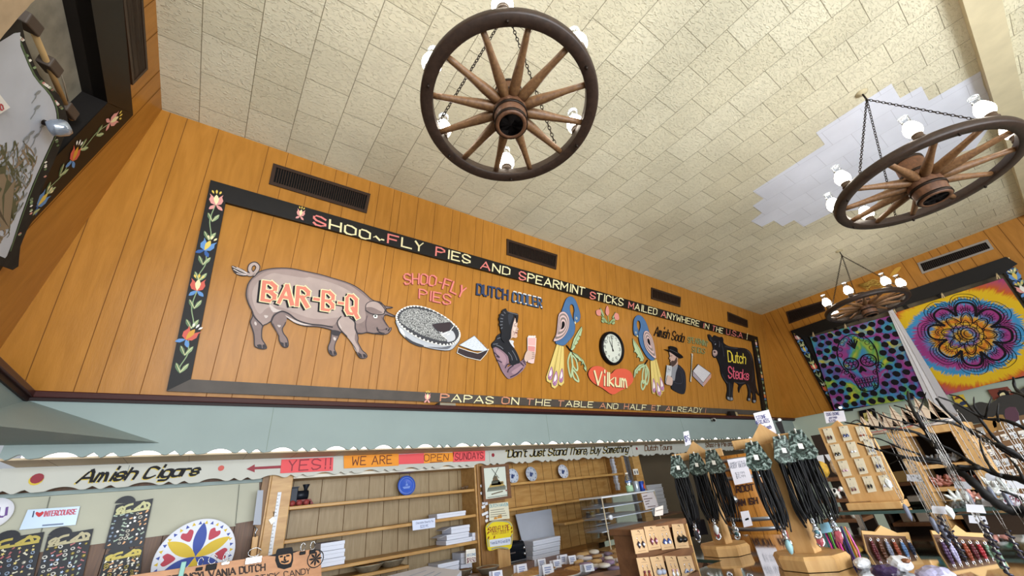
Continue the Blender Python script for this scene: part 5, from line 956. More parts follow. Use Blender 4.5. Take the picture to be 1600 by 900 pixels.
# ------------------------------------------------------------------ things on the left cabinet
p = atY(462, 788.5, 3.85); zz = zs[0]; t = thing('toy_locomotive', 'dark toy steam locomotive on the top shelf at the left end', 'toy', (p.x, 3.83, zz)); IR = mat('1e222b', .4, .3, name='loco_black'); b = V((x0+.03, 3.83, zz))
mb = MB(); mb.lathe([(.001, -.05), (.032, -.05), (.032, .05), (.001, .05)], IR, b+V((.06, 0, .075)), 20, M.Rotation(R_(90), 4, 'Y')); mb.build('boiler', t); mb = MB(); mb.lathe([(.012, 0), (.014, .02), (.026, .045), (.026, .05), (.001, .05)], IR, b+V((.09, 0, .10)), 16); mb.build('chimney', t); mb = MB(); mb.box((b.x-.02, b.y-.035, zz+.03), (b.x+.03, b.y+.035, zz+.13), IR, bev=.004); mb.box((b.x-.025, b.y-.04, zz+.13), (b.x+.035, b.y+.04, zz+.136), IR); mb.build('cab', t); mb = MB(); mb.box((b.x-.02, b.y-.03, zz+.028), (b.x+.13, b.y+.03, zz+.042), mat('7a3434', .5)); mb.prism([V((b.x+.13, b.y-.03, zz+.005)), V((b.x+.155, b.y-.03, zz+.005)), V((b.x+.13, b.y-.03, zz+.04))], (0, .06, 0), mat('7a3434', .5)); mb.build('chassis', t)
for i in range(3):
    mb = MB()
    for q in (-1, 1): mb.lathe([(.001, -.004), (.02, -.004), (.02, .004), (.001, .004)], mat('8c3a38', .5), b+V((.0+.05*i, q*.036, .021)), 14, mxr)
    mb.build('wheel_pair', t)
def plate(px, py, rad, y, zshelf, m1, deco, lab):
    c = atY(px, py, y); c = V((c.x, y, zshelf+rad*.985)); t = thing('display_plate', lab, 'plate', (c.x, y, zshelf), 'plates standing on the cabinet shelves'); tl = M.Rotation(R_(80), 4, 'X'); mb = MB(); mb.lathe([(.001, 0), (rad*.6, 0), (rad, .014), (rad, .018), (rad*.62, .006), (.001, .006)], m1, c, 40, tl); mb.build('plate', t); mb = MB(); deco(mb, c, rad, tl); mb.build('decoration', t)
def dblue(mb, c, r, tl):
    w = mat('7f9be0', .4); f = lambda x, z: c+tl @ V((x*r, z*r, .0075))
    for q in ([(-.45, -.1), (.45, -.05), (.35, -.28), (-.3, -.3)], [(-.1, 0), (.2, 0), (.15, .2), (0, .25)], [(-.05, .3), (.08, .3), (.05, .5)]): mb.poly([f(*p) for p in q], w)
    mb.tube([c+tl @ V((.82*r*math.cos(a*.2618), .82*r*math.sin(a*.2618), .0145)) for a in range(24)], .0025, w, 5, True)
def ddelft(mb, c, r, tl):
    k_ = mat('3a4a78', .4); f = lambda x, z, h=.0075: c+tl @ V((x*r, z*r, h))
    for k in range(9): a = k*.698; mb.poly([f(.8*math.cos(a)+.075*math.cos(q*1.05), .8*math.sin(a)+.075*math.sin(q*1.05), .0145) for q in range(6)], k_)
    for q in ([(-.3, -.3), (.1, -.35), (.25, .1), (-.05, .35), (-.2, .1)], [(.3, -.2), (.42, .1), (.3, .3), (.22, .05)], [(-.45, .1), (-.3, .2), (-.4, .35)]): mb.poly([f(*p) for p in q], k_)
plate(634.5, 757.5, .085, 3.93, zs[0], mat('3f62c4', .3, name='blue_plate'), dblue, 'solid blue plate on the top shelf of the left cabinet')
plate(829, 739.5, .078, 3.93, zs2[0], mat('b9c0cc', .3), ddelft, 'grey and blue scenic plate next to the windmill picture'); plate(878.5, 734.5, .078, 3.93, zs2[0], mat('d5d9e4', .3), ddelft, 'white and blue patterned plate at the right of the scenic plate'); plate(800, 742, .075, 3.95, zs2[0], mat('c9d2e0', .3), ddelft, 'pale plate mostly hidden behind the windmill picture')
for i, (px, h, lab) in enumerate(((723, .028, 'small brown animal figurine at the top shelf right end, leftmost of three'), (730, .034, 'small brown animal figurine at the top shelf right end, middle of three'), (737, .03, 'small brown animal figurine at the top shelf right end, nearest the post'))):
    x = X(px, 760, 3.85); t = thing('animal_figurine', lab, 'figurine', (x, 3.85, zs[0]), 'animal figurines on the top shelf'); mt = mat('6b5540', .5); mb = MB(); mb.ball((x, 3.85, zs[0]+h*.75), h*.45, mt, 10, (1.5, .8, .8)); mb.ball((x+h*.8, 3.85, zs[0]+h*1.05), h*.28, mt, 8); 
    for q in (-1, 1):
        for s in (-1, 1): mb.tube([V((x+q*h*.45, 3.85+s*h*.2, zs[0])), V((x+q*h*.4, 3.85+s*h*.2, zs[0]+h*.6))], h*.12, mt, 6)
    mb.build('body', t)
M_box = mat('d9deee', .55, name='white_card_box'); M_boxs = mat('c4cadd', .55, name='white_card_shade_side')
def carton(BLp, TRp, y, d, lab, grp=None, z0=None, lid=True, flap=None):
    a = atY(*BLp, y); b = atY(*TRp, y); zb_ = a.z if z0 is None else z0; h = b.z-a.z; t = thing('pie_box', lab, 'box', ((a.x+b.x)/2, y+d/2, zb_), grp)
    mb = MB(); mb.box((a.x, y, zb_), (b.x, y+d, zb_+h-.001), M_box, bev=.002); bx = mb.build('carton', t)
    if lid: mb = MB(); mb.box((a.x-.002, y-.0025, zb_+h*.55), (b.x+.002, y-.0005, zb_+h-.002), M_box); mb.box((a.x, y-.0006, zb_+h*.53), (b.x, y, zb_+h*.55), mat('5f6678', .7)); mb.build('lid_flap', t)
    if flap: mb = MB(); mb.prism([V((a.x, y, zb_+h*.95)), V((a.x, y+d*.9, zb_+h*.95)), V((a.x-flap, y+d*.9, zb_+h*.6)), V((a.x-flap, y, zb_+h*.6))], (0, 0, .002), M_box); mb.build('open_flap', t)
    return zb_+h
G = 'white boxes on the cabinet shelves'
carton((683, 806), (727, 792.5), 3.74, .18, 'single long white box on the middle shelf above the price card', G, zs[1]+.001)
zt_ = carton((697, 847), (737, 833), 3.74, .2, 'white box at the bottom of the open flap pile on the third shelf', G, zs[2]+.001); zt_ = carton((698, 837), (732, 823), 3.745, .2, 'middle white box of the pile with its flap open', G, zt_+.001, flap=.07); carton((705, 827), (733, 812), 3.75, .19, 'top white box of the pile with its flap open', G, zt_+.001, flap=.07); carton((738.5, 843), (743.5, 830), 3.76, .16, 'short white box squeezed against the post', G, zs[2]+.001)
zt_ = zs[2]+.001
for i, l in enumerate(('lowest', 'middle', 'topmost')): zt_ = carton((501, 888-15*i), (539, 869.5-15*i), 3.745, .22, f'{l} big white box of the left stack on the third shelf', G, zt_+.001)
zt_ = zc+.001
for i, l in enumerate(('bottom', 'second', 'third', 'top')): zt_ = carton((684, 885-9*i), (716, 872.5-9*i), 3.76, .2, f'{l} white box of the counter stack left of the price sign', G, zt_+.001)
zt_ = zc+.001
for i, l in enumerate(('lower', 'upper')): zt_ = carton((720, 880-16*i), (736, 860-16*i), 3.80, .17, f'{l} white box behind the nine fifty price sign', G, zt_+.001)
zt_ = zc+.001
for i, l in enumerate(('bottom', 'second', 'third', 'top')): zt_ = carton((832, 868-9.6*i), (873, 852.5-9.6*i), 3.72, .16, f'{l} white box of the four stacked in front of the grey panel', 'white boxes in front of the grey panel', zt_+.001)
carton((637, 890), (686, 871), 3.70, .06, 'long thin white box with a printed edge beside the pie pans', G, zc+.001)
mb = MB(); Q = [atZ(x, y, 1.26) for x, y in ((585, 905), (667, 884.5), (721, 891.5), (690, 925))]; mb.prism([V((q.x, q.y, 1.072)) for q in Q], (0, 0, .188), M_box); t = thing('gift_box', 'large flat white box in front of the counter at the bottom edge', 'box', Q[0]); mb.build('carton', t); mb = MB()
for f_ in (.3, .5, .65): a = Q[0].lerp(Q[3], f_); b = Q[1].lerp(Q[2], f_); stroke3(mb, [a.lerp(b, .35)+V((0, 0, .001)), a.lerp(b, .75)+V((0, 0, .001))], .008, (0, 0, 1), mat('8fa6cc', .6))
mb.build('printing', t)
PF = planeY(3.70)
t = thing('price_card', 'white card for chocolate shoofly pie on the middle shelf edge', 'card', PF.hit(662, 819)); mb = MB(); sheet(mb, PF, [(645, 829), (680, 824), (680, 809), (644, 813.5)], .002, .002, mat('d3dcf4', .5)); mb.build('card', t); mb = MB(); text(mb, PF, 'Chocolate Shoofly Pie', [(650, 819), (677, 815.5), (677, 812.5), (650, 816)], .12, mat('5c6a8c', .6), .0052, nib=False); text(mb, PF, '$20.95', [(657, 825), (669, 823.5), (669, 819.5), (657, 821)], .12, mat('6a78a0', .6), .0052, nib=False); mb.build('lettering', t)
PF2 = planeY(3.70); t = thing('price_sign', 'small white handwritten sign reading second and nine fifty', 'card', PF2.hit(736, 880)); mb = MB(); sheet(mb, PF2, [(728.5, 881), (744, 878), (743, 857), (728, 859)], .002, .002, WHT); mb.build('card', t); mb = MB(); text(mb, PF2, 'SECOND', [(729.5, 869.5), (743.5, 867.5), (743.5, 864), (729.5, 866)], .16, mat('3f78a8', .6), .0055, nib=False); text(mb, PF2, '$9.50', [(730, 879), (743, 877), (743, 871), (730, 872.5)], .16, mat('7a2a4c', .6), .0055, nib=False); mb.build('lettering', t)
def bowl(px, py, r, y, z, lab, foil=False):
    x = atY(px, py, y).x; t = thing('pie_pan', lab, 'pan', (x, y, z), 'pie pans on the counter'); mb = MB(); mb.lathe([(r*.62, 0), (r*.98, .042), (r*1.03, .044), (r*1.03, .048), (r*.95, .045), (r*.6, .006), (.001, .006)], mat('a9a493', .35, .3, name='pan_foil', vary=.2, vscale=40), (x, y, z), 32); mb.build('pan', t)
    mb = MB(); mb.lathe([(r*.9, .042), (r*.5, .05), (.001, .052)], mat('7d5a38', .7, vary=.3, vscale=50), (x, y, z), 24); mb.build('pie', t)
zw = Z(637, 883); mb = MB(); mb.box((x0, CY+.005, zw-SH), (X(640, 880), CB, zw), M_oak, bev=.004); mb.build('shelf', bpy.data.objects['open_cabinet'])
bowl(576, 890, .115, 3.80, zw+.002, 'foil pan at the left end of the counter, bottom shelf'); bowl(612, 884, .105, 3.84, zw+.002, 'foil pan between the left one and the long thin box'); bowl(725, 888, .075, 3.79-.02, zc+.002, 'foil pan under the nine fifty price sign'); bowl(762, 882, .09, 3.32, ZT+.002, 'foil pan beside the yellow sign post')
# ------------------------------------------------------------------ centre post: picture, poster, yellow sign
t = thing('sign_post', 'wooden post between the two cabinets carrying the picture and signs', 'post', (X(760, 800), 3.70, 0)); mb = MB(); mb.box((X(747, 800)-.005, 3.69, zc+.001), (X(790, 800, 3.7), 3.7095, 2.0), wood('a07440', '7d5628', .5, 'post_wood', (5, 3, .6)), bev=.004); mb.build('board', t); mb = MB(); a = atY(775, 885, 3.69); b = atY(792, 857, 3.69); mb.box((a.x, 3.64, zc+.001), (b.x, 3.69, b.z+.05), M_pine, bev=.003); mb.build('foot_block', t)
PQ = planeY(3.66); k7 = K(740, 710, 5.29)
t = thing('framed_picture', 'framed windmill print hanging on the post between the cabinets', 'picture', PQ.hit(776, 755)); mb = MB(); O = k7('65 95 290 75 315 360 85 395'); I = k7('84 114 266 99 286 343 102 371')
for i in range(4):
    j = (i+1) % 4; P = PQ.hits([O[i], O[j], I[j], I[i]], .02); mb.prism([p-PQ.n*.02 for p in P], PQ.n*.02, M_walnut)
mb.build('frame', t); mb = MB(); sheet(mb, PQ, I, .004, .004, mat('cfd6cc', .4, name='print_paper')); INK2 = mat('4f5348', .6); OCH = mat('b59a5c', .6)
for q, m_ in (('120 275 260 255 268 290 110 310', mat('7a7f74', .6)), ('150 220 210 210 230 250 145 258', INK2), ('165 180 192 178 205 215 155 222', mat('6b5a44', .6)), ('140 245 235 232 262 258 125 275', OCH), ('200 225 245 220 250 240 205 245', mat('8c7a54', .6))): flat(mb, PQ, k7(q), .0088, m_)
for q in ('150 120 208 195', '205 110 160 200', '178 160 180 215'): stroke3(mb, PQ.hits(k7(q), .0095), .007, PQ.n, INK2)
for x in range(120, 270, 14): stroke3(mb, PQ.hits(k7(f'{x} {292-(x-120)*.12} {x+7} {280-(x-120)*.12}'), .0096), .006, PQ.n, INK2)
stroke3(mb, PQ.hits(k7('150 330 190 318 240 305'), .0096), .010, PQ.n, mat('6b5f4c', .6)); stroke3(mb, PQ.hits(k7('115 358 280 335'), .0096), .005, PQ.n, INK2); dot(mb, PQ, *k7(270, 298)[0], .008, MAR, .0097); mb.build('print', t)
t = thing('paper_poster', 'pale poster with blue heading below the windmill picture', 'poster', PQ.hit(780, 800)); mb = MB(); sheet(mb, PQ, k7('130 550 298 530 285 392 127 410'), .003, .002, mat('dad7c2', .5)); mb.build('sheet', t); mb = MB(); text(mb, PQ, 'DUTCH HAVEN', k7('134 440 284 424 283 400 133 416'), .2, mat('5f9aa8', .6), .0055, gap=1.3)
for i, y in enumerate((450, 468, 486, 504)): stroke3(mb, PQ.hits(k7(f'140 {y+14} {250+i*8} {y}'), .0055), .006, PQ.n, mat('8c8a7c', .6))
for q in ('200 505 230 495 235 525 195 530', '170 520 190 515 195 535 168 538'): flat(mb, PQ, k7(q), .0056, mat('c98f3c', .6))
mb.build('printing', t)
PY = planeY(3.62); t = thing('pie_price_sign', 'yellow rounded sign for shoo-fly pie with a white price strip', 'sign', PY.hit(780, 836)); mb = MB(); Y_ = sm(k7('105 590 150 556 210 545 290 552 320 585 324 655 316 755 290 785 215 776 132 797 114 755 106 660'), 3); sheet(mb, PY, Y_, 0, .012, mat('e3cf2a', .45, name='sign_yellow')); mb.build('board', t)
mb = MB(); text(mb, PY, 'SHOO-FLY PIE', k7('128 645 296 622 294 580 126 604'), .14, MAR, .0135, gap=1.2); text(mb, PY, 'VERY GOOEY!', k7('150 668 288 646 292 622 150 645'), .13, MAR, .0135, gap=1.3); sheet(mb, PY, k7('136 766 305 744 308 682 131 708'), .0125, .002, mat('d8e0f0', .5)); text(mb, PY, '9 inch $6.99 12 inch $8.99', k7('142 745 300 722 300 700 140 724'), .12, mat('5a6a9c', .6), .016, nib=False)
for q in ('112 600 150 560 210 550 285 558 315 590', '116 700 122 760', '318 660 312 740', '150 782 210 768 285 778'): stroke3(mb, PY.hits(sm(k7(q), 4, False), .0133), .012, PY.n, mat('a0a08c', .5))
for x, y in ((120, 620), (118, 650), (122, 690), (312, 610), (314, 640), (310, 680), (170, 685)): drop(mb, PY.hit(*k7(x, y)[0], .0136), PY.u*.02, PY.v*.02, (-.4, -.6), (.5, .6), .4, mat('8a4a1c', .5))
mb.build('lettering', t)
for i, (x, y, w) in enumerate(((752.5, 759, 3), (753, 770.5, 3.4), (756, 786, 4), (760, 787, 3.4), (755.5, 792, 4.4), (758, 802.5, 8), (761.5, 807, 3.2), (760.5, 813.5, 3.2))):
    p = atY(x, y, 3.675); mb = MB(); mb.box((p.x-w*.0045, p.y, p.z-.011), (p.x+w*.0045, p.y+.003, p.z+.011), mat('dfe2ea', .5), M.Translation(p) @ M.Rotation(R_(-12), 4, 'Y') @ M.Translation(-p)); tag(mb.build('paper_tag'), 'tiny white paper tag clipped to the string beside the windmill picture', 'tag', 'tags on the string by the post')
mb = MB(); mb.tube([atY(x, y, 3.68) for x, y in ((752, 745), (753, 775), (757, 800), (759, 820), (758, 850))], .002, mat('2b2622', .6), 5); tag(mb.build('tag_string'), 'thin dark string with paper tags running down the post', 'string')
# ------------------------------------------------------------------ things on the right cabinet
p = atY(806, 872, 3.80); t = thing('toaster', 'black and chrome toaster on the counter left of the white boxes', 'toaster', (p.x, 3.8, zc)); CHR = mat('c5cad2', .15, .9, name='chrome'); xa_, xb_ = X(792, 870, 3.74), X(822, 868, 3.74)
mb = MB(); prof = sm([(0, .0), (.0, .10), (.02, .155), (.07, .17), (.12, .155), (.14, .10), (.14, 0)], 4, False); mb.prism([V((xa_, 3.74+a, zc+.012+b)) for a, b in prof], (xb_-xa_, 0, 0), mat('20242c', .15, .4, name='toaster_black')); mb.build('body', t); mb = MB(); mb.box((xa_-.004, 3.735, zc), (xb_+.004, 3.885, zc+.03), CHR, bev=.006); mb.build('base', t); mb = MB()
for q in (.035, .095): mb.box((xa_+.03, 3.74+q, zc+.179), (xb_-.03, 3.74+q+.02, zc+.1835), mat('0d0d10', .6))
mb.build('slots', t)
for zq in (.07, .12): mb = MB(); mb.lathe([(.001, .018), (.013, .016), (.014, 0)], CHR, (xb_-.02, 3.739, zc+zq), 14, mxr); mb.build('knob', t)
mb = MB(); mb.box((xa_+.02, 3.732, zc+.09), (xa_+.10, 3.739, zc+.10), CHR); mb.build('trim_band', t)
PB = planeY(3.90); mb = MB(); sheet(mb, PB, [(805.5, 804), (861, 795), (869.5, 855), (822, 872)], 0, .01, mat('a6abb8', .5, name='grey_panel', vary=.04, vscale=8)); tag(mb.build('grey_panel'), 'plain grey board standing behind the stacked white boxes', 'board')
for px, m_, lab in ((919, mat('4a3f3a', .4), 'little dark jar on the third shelf of the right cabinet'), (926, mat('b59a4c', .4), 'little yellow labelled jar beside the dark one')):
    x = X(px, 805, 3.78); t = thing('small_jar', lab, 'jar', (x, 3.78, zs2[2]), 'small jars on the third shelf'); mb = MB(); mb.lathe([(.001, 0), (.022, 0), (.024, .004), (.024, .045), (.02, .05)], m_, (x, 3.78, zs2[2]+.001), 20); mb.build('jar', t); mb = MB(); mb.lathe([(.022, .05), (.022, .062), (.001, .062)], mat('c9c4b4', .3, .5), (x, 3.78, zs2[2]+.001), 20); mb.build('lid', t)
# right of the cabinets: post, stacks of pie boxes
mb = MB(); a = atY(985, 712, 3.72); b = atY(996, 712, 3.72); a.x = max(a.x, xb+.07); mb.box((a.x, 3.70, 0), (b.x, 3.76, 2.0), M_oak, bev=.004); tag(mb.build('wooden_post'), 'light wooden post right of the right cabinet', 'post')
t = thing('outlet_plate', 'white outlet plate on the light wooden post', 'outlet', atY(993, 738, 3.69)); mb = MB(); p = atY(993, 738, 3.70); mb.box((p.x-.05, 3.69, p.z-.03), (p.x+.05, 3.6995, p.z+.04), WHT, bev=.003); mb.build('plate', t); mb = MB()
for q in (-.025, .025): mb.box((p.x+q-.012, 3.688, p.z-.018), (p.x+q+.012, 3.690, p.z+.018), mat('6b6b70', .5))
mb.build('sockets', t)
M_gb = mat('b3b6c0', .6, name='grey_white_carton')
def stackbox(px0, px1, pyb, pyt, y, n, d, grp, wh):
    a = atY(px0, pyb, y); b = atY(px1, pyb, y); c = atY(px0, pyt, y); h = (c.z-a.z)/n; proto = None
    for i in range(n):
        if proto is None:
            t = thing('pie_box', None, 'box', (a.x, y, a.z), grp); mb = MB(); mb.box((a.x, y, a.z), (b.x, y+d, a.z+h*.93), M_gb, bev=.002); mb.build('carton', t); mb = MB(); mb.prism([V((a.x-.004, y-.002, a.z+h*.93)), V((b.x+.012, y-.002, a.z+h*.8)), V((b.x+.012, y+d, a.z+h*.8)), V((a.x-.004, y+d, a.z+h*.93))], (0, 0, .004), mat('d0d3dc', .6)); mb.build('lid_flap', t); proto = t; o = t
        else: o = dup(proto, M.Translation(V((a.x+rp.uniform(-.008, .008), y, a.z+h*i))))
        o['label'] = (f'{["bottom", "second", "third", "fourth", "fifth", "sixth", "seventh", "eighth", "ninth", "tenth", "eleventh", "twelfth", "thirteenth", "fourteenth", "topmost"][i]} carton from below in the {wh}') if 1 else ('topmost' if i == n-1 else 'bottom' if i == 0 else ['', 'second', 'third', 'fourth', 'fifth', 'sixth', 'seventh', 'eighth', 'ninth'][i])+f' folded carton counted from the bottom of the {wh}' if i not in (0, n-1) else ('topmost' if i else 'bottom')+f' folded carton of the {wh}'
stackbox(999, 1017, 810.5, 711, 3.9, 15, .25, 'cartons in the tall stack', 'tall stack behind the drink cans'); stackbox(1021, 1046, 806, 757, 3.9, 8, .25, 'cartons in the short stack', 'shorter stack right of the tall one'); stackbox(966, 969.5, 766, 716, 3.74, 9, .04, 'cartons in the narrow stack', 'narrow stack squeezed beside the cabinet right end')
_a = atY(990, 808, 3.88); _b = atY(1062, 806, 3.88); t = thing('side_table', 'low table hidden behind the acrylic case that carries the carton stacks', 'table', (_a.x, 3.9, 0)); mb = MB(); mb.box((_a.x, 3.86, .2), (_b.x+.1, 4.3, atY(1021, 806, 3.9).z-.03), mat('5a4a38', .6)); mb.build('body', t); mb = MB(); mb.box((_a.x-.02, 3.85, atY(1021, 806, 3.9).z-.03), (_b.x+.12, 4.32, atY(1021, 806, 3.9).z-.012), M_walnut); mb.build('top', t)
# ------------------------------------------------------------------ acrylic case with drinks on top
AC = glass('f6f8fa', .0, 'acrylic'); y0_, y1_ = 2.95, 3.25; a = atY(940, 778, y0_); b = atY(1022, 768, y0_); ztp = (a.z+b.z)/2; zbt = 1.073; t = thing('acrylic_case', 'clear acrylic display case with white shelf strips on the pie table', 'case', ((a.x+b.x)/2, 3.1, zbt)); EDG = mat('e4eaf4', .25, name='acrylic_edge')
mb = MB(); T_ = .006
c8_ = [V((a.x, y0_, zbt)), V((b.x, y0_, zbt)), V((b.x, y1_, zbt)), V((a.x, y1_, zbt))]
for i in range(4): p, q = c8_[i], c8_[(i+1) % 4]; mb.quad(p, q, V((q.x, q.y, ztp)), V((p.x, p.y, ztp)), AC)
mb.build('walls', t); mb = MB(); mb.box((a.x-.005, y0_-.005, ztp), (b.x+.005, y1_, ztp+.012), EDG); mb.build('lid', t)
for f_ in (.2, .42, .66): mb = MB(); z = ztp-(ztp-zbt)*f_; mb.box((a.x+.01, y0_+.02+.1*f_, z), (b.x-.01, y1_-.01, z+.008), EDG); mb.build('shelf', t)
for xx in (a.x, b.x): mb = MB(); mb.box((xx-.004, y0_-.004, zbt), (xx+.004, y0_+.004, ztp), mat('d8cbb0', .3)); mb.build('edge_strip', t)
mb = MB(); mb.lathe([(.001, 0), (.02, 0), (.02, .03), (.001, .03)], EDG, (a.x+.05, y0_-.001, zbt+(ztp-zbt)*.62), 16, mxr); mb.build('knob', t)
PA = planeY(y0_-.006); t = thing('menu_sheet', 'white printed price sheet taped at the acrylic case right corner', 'sheet', PA.hit(1012, 780)); mb = MB(); sheet(mb, PA, [(1009, 797), (1029, 791), (1021, 768.5), (1002, 771.5)], .002, .0015, mat('e3dde4', .5)); mb.build('paper', t); mb = MB()
for i, (xa2, xb2) in enumerate(((1005, 1011), (1006, 1019), (1008, 1015), (1009, 1014), (1012, 1024))): y = 776+i*4; stroke3(mb, PA.hits([(xa2, y), (xb2, y-1.5)], .0042), .008, PA.n, mat('7a6a6c', .6))
mb.build('printing', t)
zl = ztp+.0125
c = atY(985.5, 771, 3.02); t = thing('water_bottle', 'clear plastic bottle with a green label on the acrylic case', 'bottle', (c.x, 3.02, zl)); mb = MB(); h = atY(985, 738, 3.02).z-zl; mb.lathe([(.001, 0), (.034, 0), (.036, .01), (.036, h*.55), (.034, h*.62), (.026, h*.78), (.013, h*.88), (.013, h*.93)], glass('dfeaf0', .22, 'bottle_plastic'), (c.x, 3.02, zl), 24); mb.build('bottle', t); mb = MB(); mb.lathe([(.0365, h*.06), (.0365, h*.36)], mat('a9d2b0', .4), (c.x, 3.02, zl), 24); mb.lathe([(.0365, h*.5), (.035, h*.6)], mat('5a7fc0', .4), (c.x, 3.02, zl), 24); mb.build('label_band', t); mb = MB(); mb.lathe([(.015, h*.92), (.015, h), (.001, h)], WHT, (c.x, 3.02, zl), 16); mb.build('cap', t)
for px, m_, lab in ((996.5, mat('c3d0e4', .25, .6), 'silver drink can next to the plastic bottle'), (1005, mat('2f4fae', .3, .4), 'blue drink can right of the silver can')):
    c = atY(px, 770, 3.02); t = thing('drink_can', lab, 'can', (c.x, 3.02, zl), 'drink cans on the acrylic case'); h = atY(px, 751, 3.02).z-zl; mb = MB(); mb.lathe([(.001, 0), (.025, 0), (.031, .01), (.031, h*.9), (.026, h*.97)], m_, (c.x, 3.02, zl), 24); mb.build('can', t); mb = MB(); mb.lathe([(.0265, h*.965), (.027, h), (.024, h*.985), (.001, h*.985)], CHR, (c.x, 3.02, zl), 24); mb.build('can_top', t)
    if px > 1000: mb = MB(); mb.poly([V((c.x-.012, 2.9886, zl+h*.2)), V((c.x+.014, 2.9886, zl+h*.3)), V((c.x+.010, 2.9886, zl+h*.75)), V((c.x-.010, 2.9886, zl+h*.6))], RED); mb.build('logo_patch', t)
# ------------------------------------------------------------------ pie table
A = atZ(915, 899, ZT); B = atZ(1000, 881.5, ZT); t = thing('pie_table', 'wooden table with a dark moulded edge covered in wrapped baked goods', 'table', ((A.x+B.x)/2, 3.2, 0)); M_tab = wood('8f5f38', '6b4526', .4, 'table_wood', (1, 3, 3))
mb = MB(); TP_ = [V((1.1, 3.45, ZT)), V((1.1, 2.5, ZT)), A, B, B+V((.5, -.2, 0)), V((B.x+.4, 3.45, ZT))]; mb.prism([p-V((0, 0, .035)) for p in TP_], (0, 0, .035), M_tab); mb.build('tabletop', t); mb = MB(); mb.prism([V((p.x, p.y+.03, .2)) for p in TP_], (0, 0, ZT-.236), mat('5a3a22', .5)); mb.build('apron', t)
for i in range(14): p = A.lerp(B, i/13); mb = MB(); mb.ball((p.x, p.y+.027, ZT-.075), .026, mat('4a2f1c', .5), 8, (1, .35, 1.2)); mb.build('carved_scallop', t)
def tablecard(x, y, w, h, lab):
    p = atZ(x, y, ZT+.03); mb = MB(); t = thing('price_card', lab, 'card', p, 'folded price cards on the pie table'); k = p.y*.00165
    mx = M.Translation(p) @ M.Rotation(R_(-25), 4, 'Z') @ M.Rotation(R_(-14), 4, 'X'); mb.box((-w*k/2, 0, 0), (w*k/2, .002, h*k), mat('dfe3f2', .5), mx); mb.build('front', t); mb = MB(); mb.box((-w*k/2, 0, 0), (w*k/2, .002, h*k), mat('dfe3f2', .5), M.Translation(p+V((.0, .05, -.002))) @ M.Rotation(R_(-25), 4, 'Z') @ M.Rotation(R_(18), 4, 'X')); mb.build('back', t)
    mb = MB(); n = (mx.to_3x3() @ V((0, -1, 0)))
    for q in (.7, .5, .3): stroke3(mb, [mx @ V((-w*k*.3, -.001, h*k*q)), mx @ V((w*k*(.25 if q > .4 else .1), -.001, h*k*q))], .006, n, mat('7f8fc0', .6))
    mb.build('writing', t)
for x, y, w, h, lab in ((778, 903, 15, 9, 'white price card half cut off at the bottom edge'), (817, 897, 16, 13, 'white price card on the nearest pie at the table left'), (848, 886, 13, 11, 'white price card behind the pink tinted one'), (858, 899, 18, 15, 'pink tinted price card low in the middle of the pie table'), (872, 887, 13, 11, 'white price card in the middle of the pie table'), (883, 881, 13, 13, 'tallest standing white price card at the pie table back'), (896, 881, 13, 12, 'white price card right of the tallest one'), (922, 893, 17, 11, 'lilac tinted price card among the wrapped cookies')): tablecard(x, y, w, h, lab)
CR_ = [mat('c39a64', .6, vary=.25, vscale=60), mat('a97d4a', .6, vary=.3, vscale=60), mat('8a6038', .6, vary=.3, vscale=60)]
for i, (x, y, r) in enumerate(((826, 905, .12), (848, 897, .11), (880, 905, .13), (905, 897, .11))):
    p = atZ(x, y, ZT+.001); t = thing('wrapped_pie', ['baked pie at the left front of the table', 'baked pie second from the left on the table', 'baked pie in the middle front with a crimped rim', 'baked pie below the lilac price card'][i], 'pie', p, 'pies on the table'); mb = MB(); mb.lathe([(r*.7, 0), (r, .026), (r*1.02, .03), (r*.98, .034)], mat('c9ccd4', .3, .5), p, 28); mb.build('pan', t); mb = MB(); mb.lathe([(r*.99, .03), (r*.9, .038), (r*.82, .034), (r*.4, .044), (.001, .046)], CR_[i % 3], p, 28); mb.build('crust', t)
gi = 0; rq = random.Random(4); names = ['wrapped cookie in the crowded pile at the right end of the pie table']
gp = None
for y in (871, 875, 879, 883, 887, 891):
    for x in range(908+int((886-y)*-.3), 992, 9):
        xx, yy = x+rq.uniform(-3, 3), y+rq.uniform(-1.5, 1.5)+(x-950)*-.06; p = atZ(xx, yy, ZT)
        if p.y > 3.42: continue
        cm = rq.choice([mat('c9a878', .4), mat('8f7a98', .35), mat('d5d2d8', .3), mat('a9865c', .4), mat('7a6a80', .35), mat('e0dcd6', .3)])
        key = ('ck', cm.name)
        mb = MB(); r = .045; mb.lathe([(.001, 0), (r*.9, .003), (r, .012), (r*.85, .022), (.001, .026)], cm, (0, 0, 0), 12)
        if key not in _mc: o = mb.build('wrapped_cookie', None, (0, 0, 0)); tag(o, names[0], 'cookie', 'wrapped cookies on the pie table'); _mc[key] = o
        else: o = _mc[key].copy(); COL.objects.link(o)
        o.matrix_basis = M.Translation(p+V((0, 0, .002+.011*(gi % 4)))) @ M.Rotation(rq.uniform(0, 6), 4, 'Z') @ M.Rotation(rq.uniform(-.18, .18), 4, 'X') @ M.Diagonal((rq.uniform(.8, 1.3), rq.uniform(.7, 1.1), 1, 1)); gi += 1
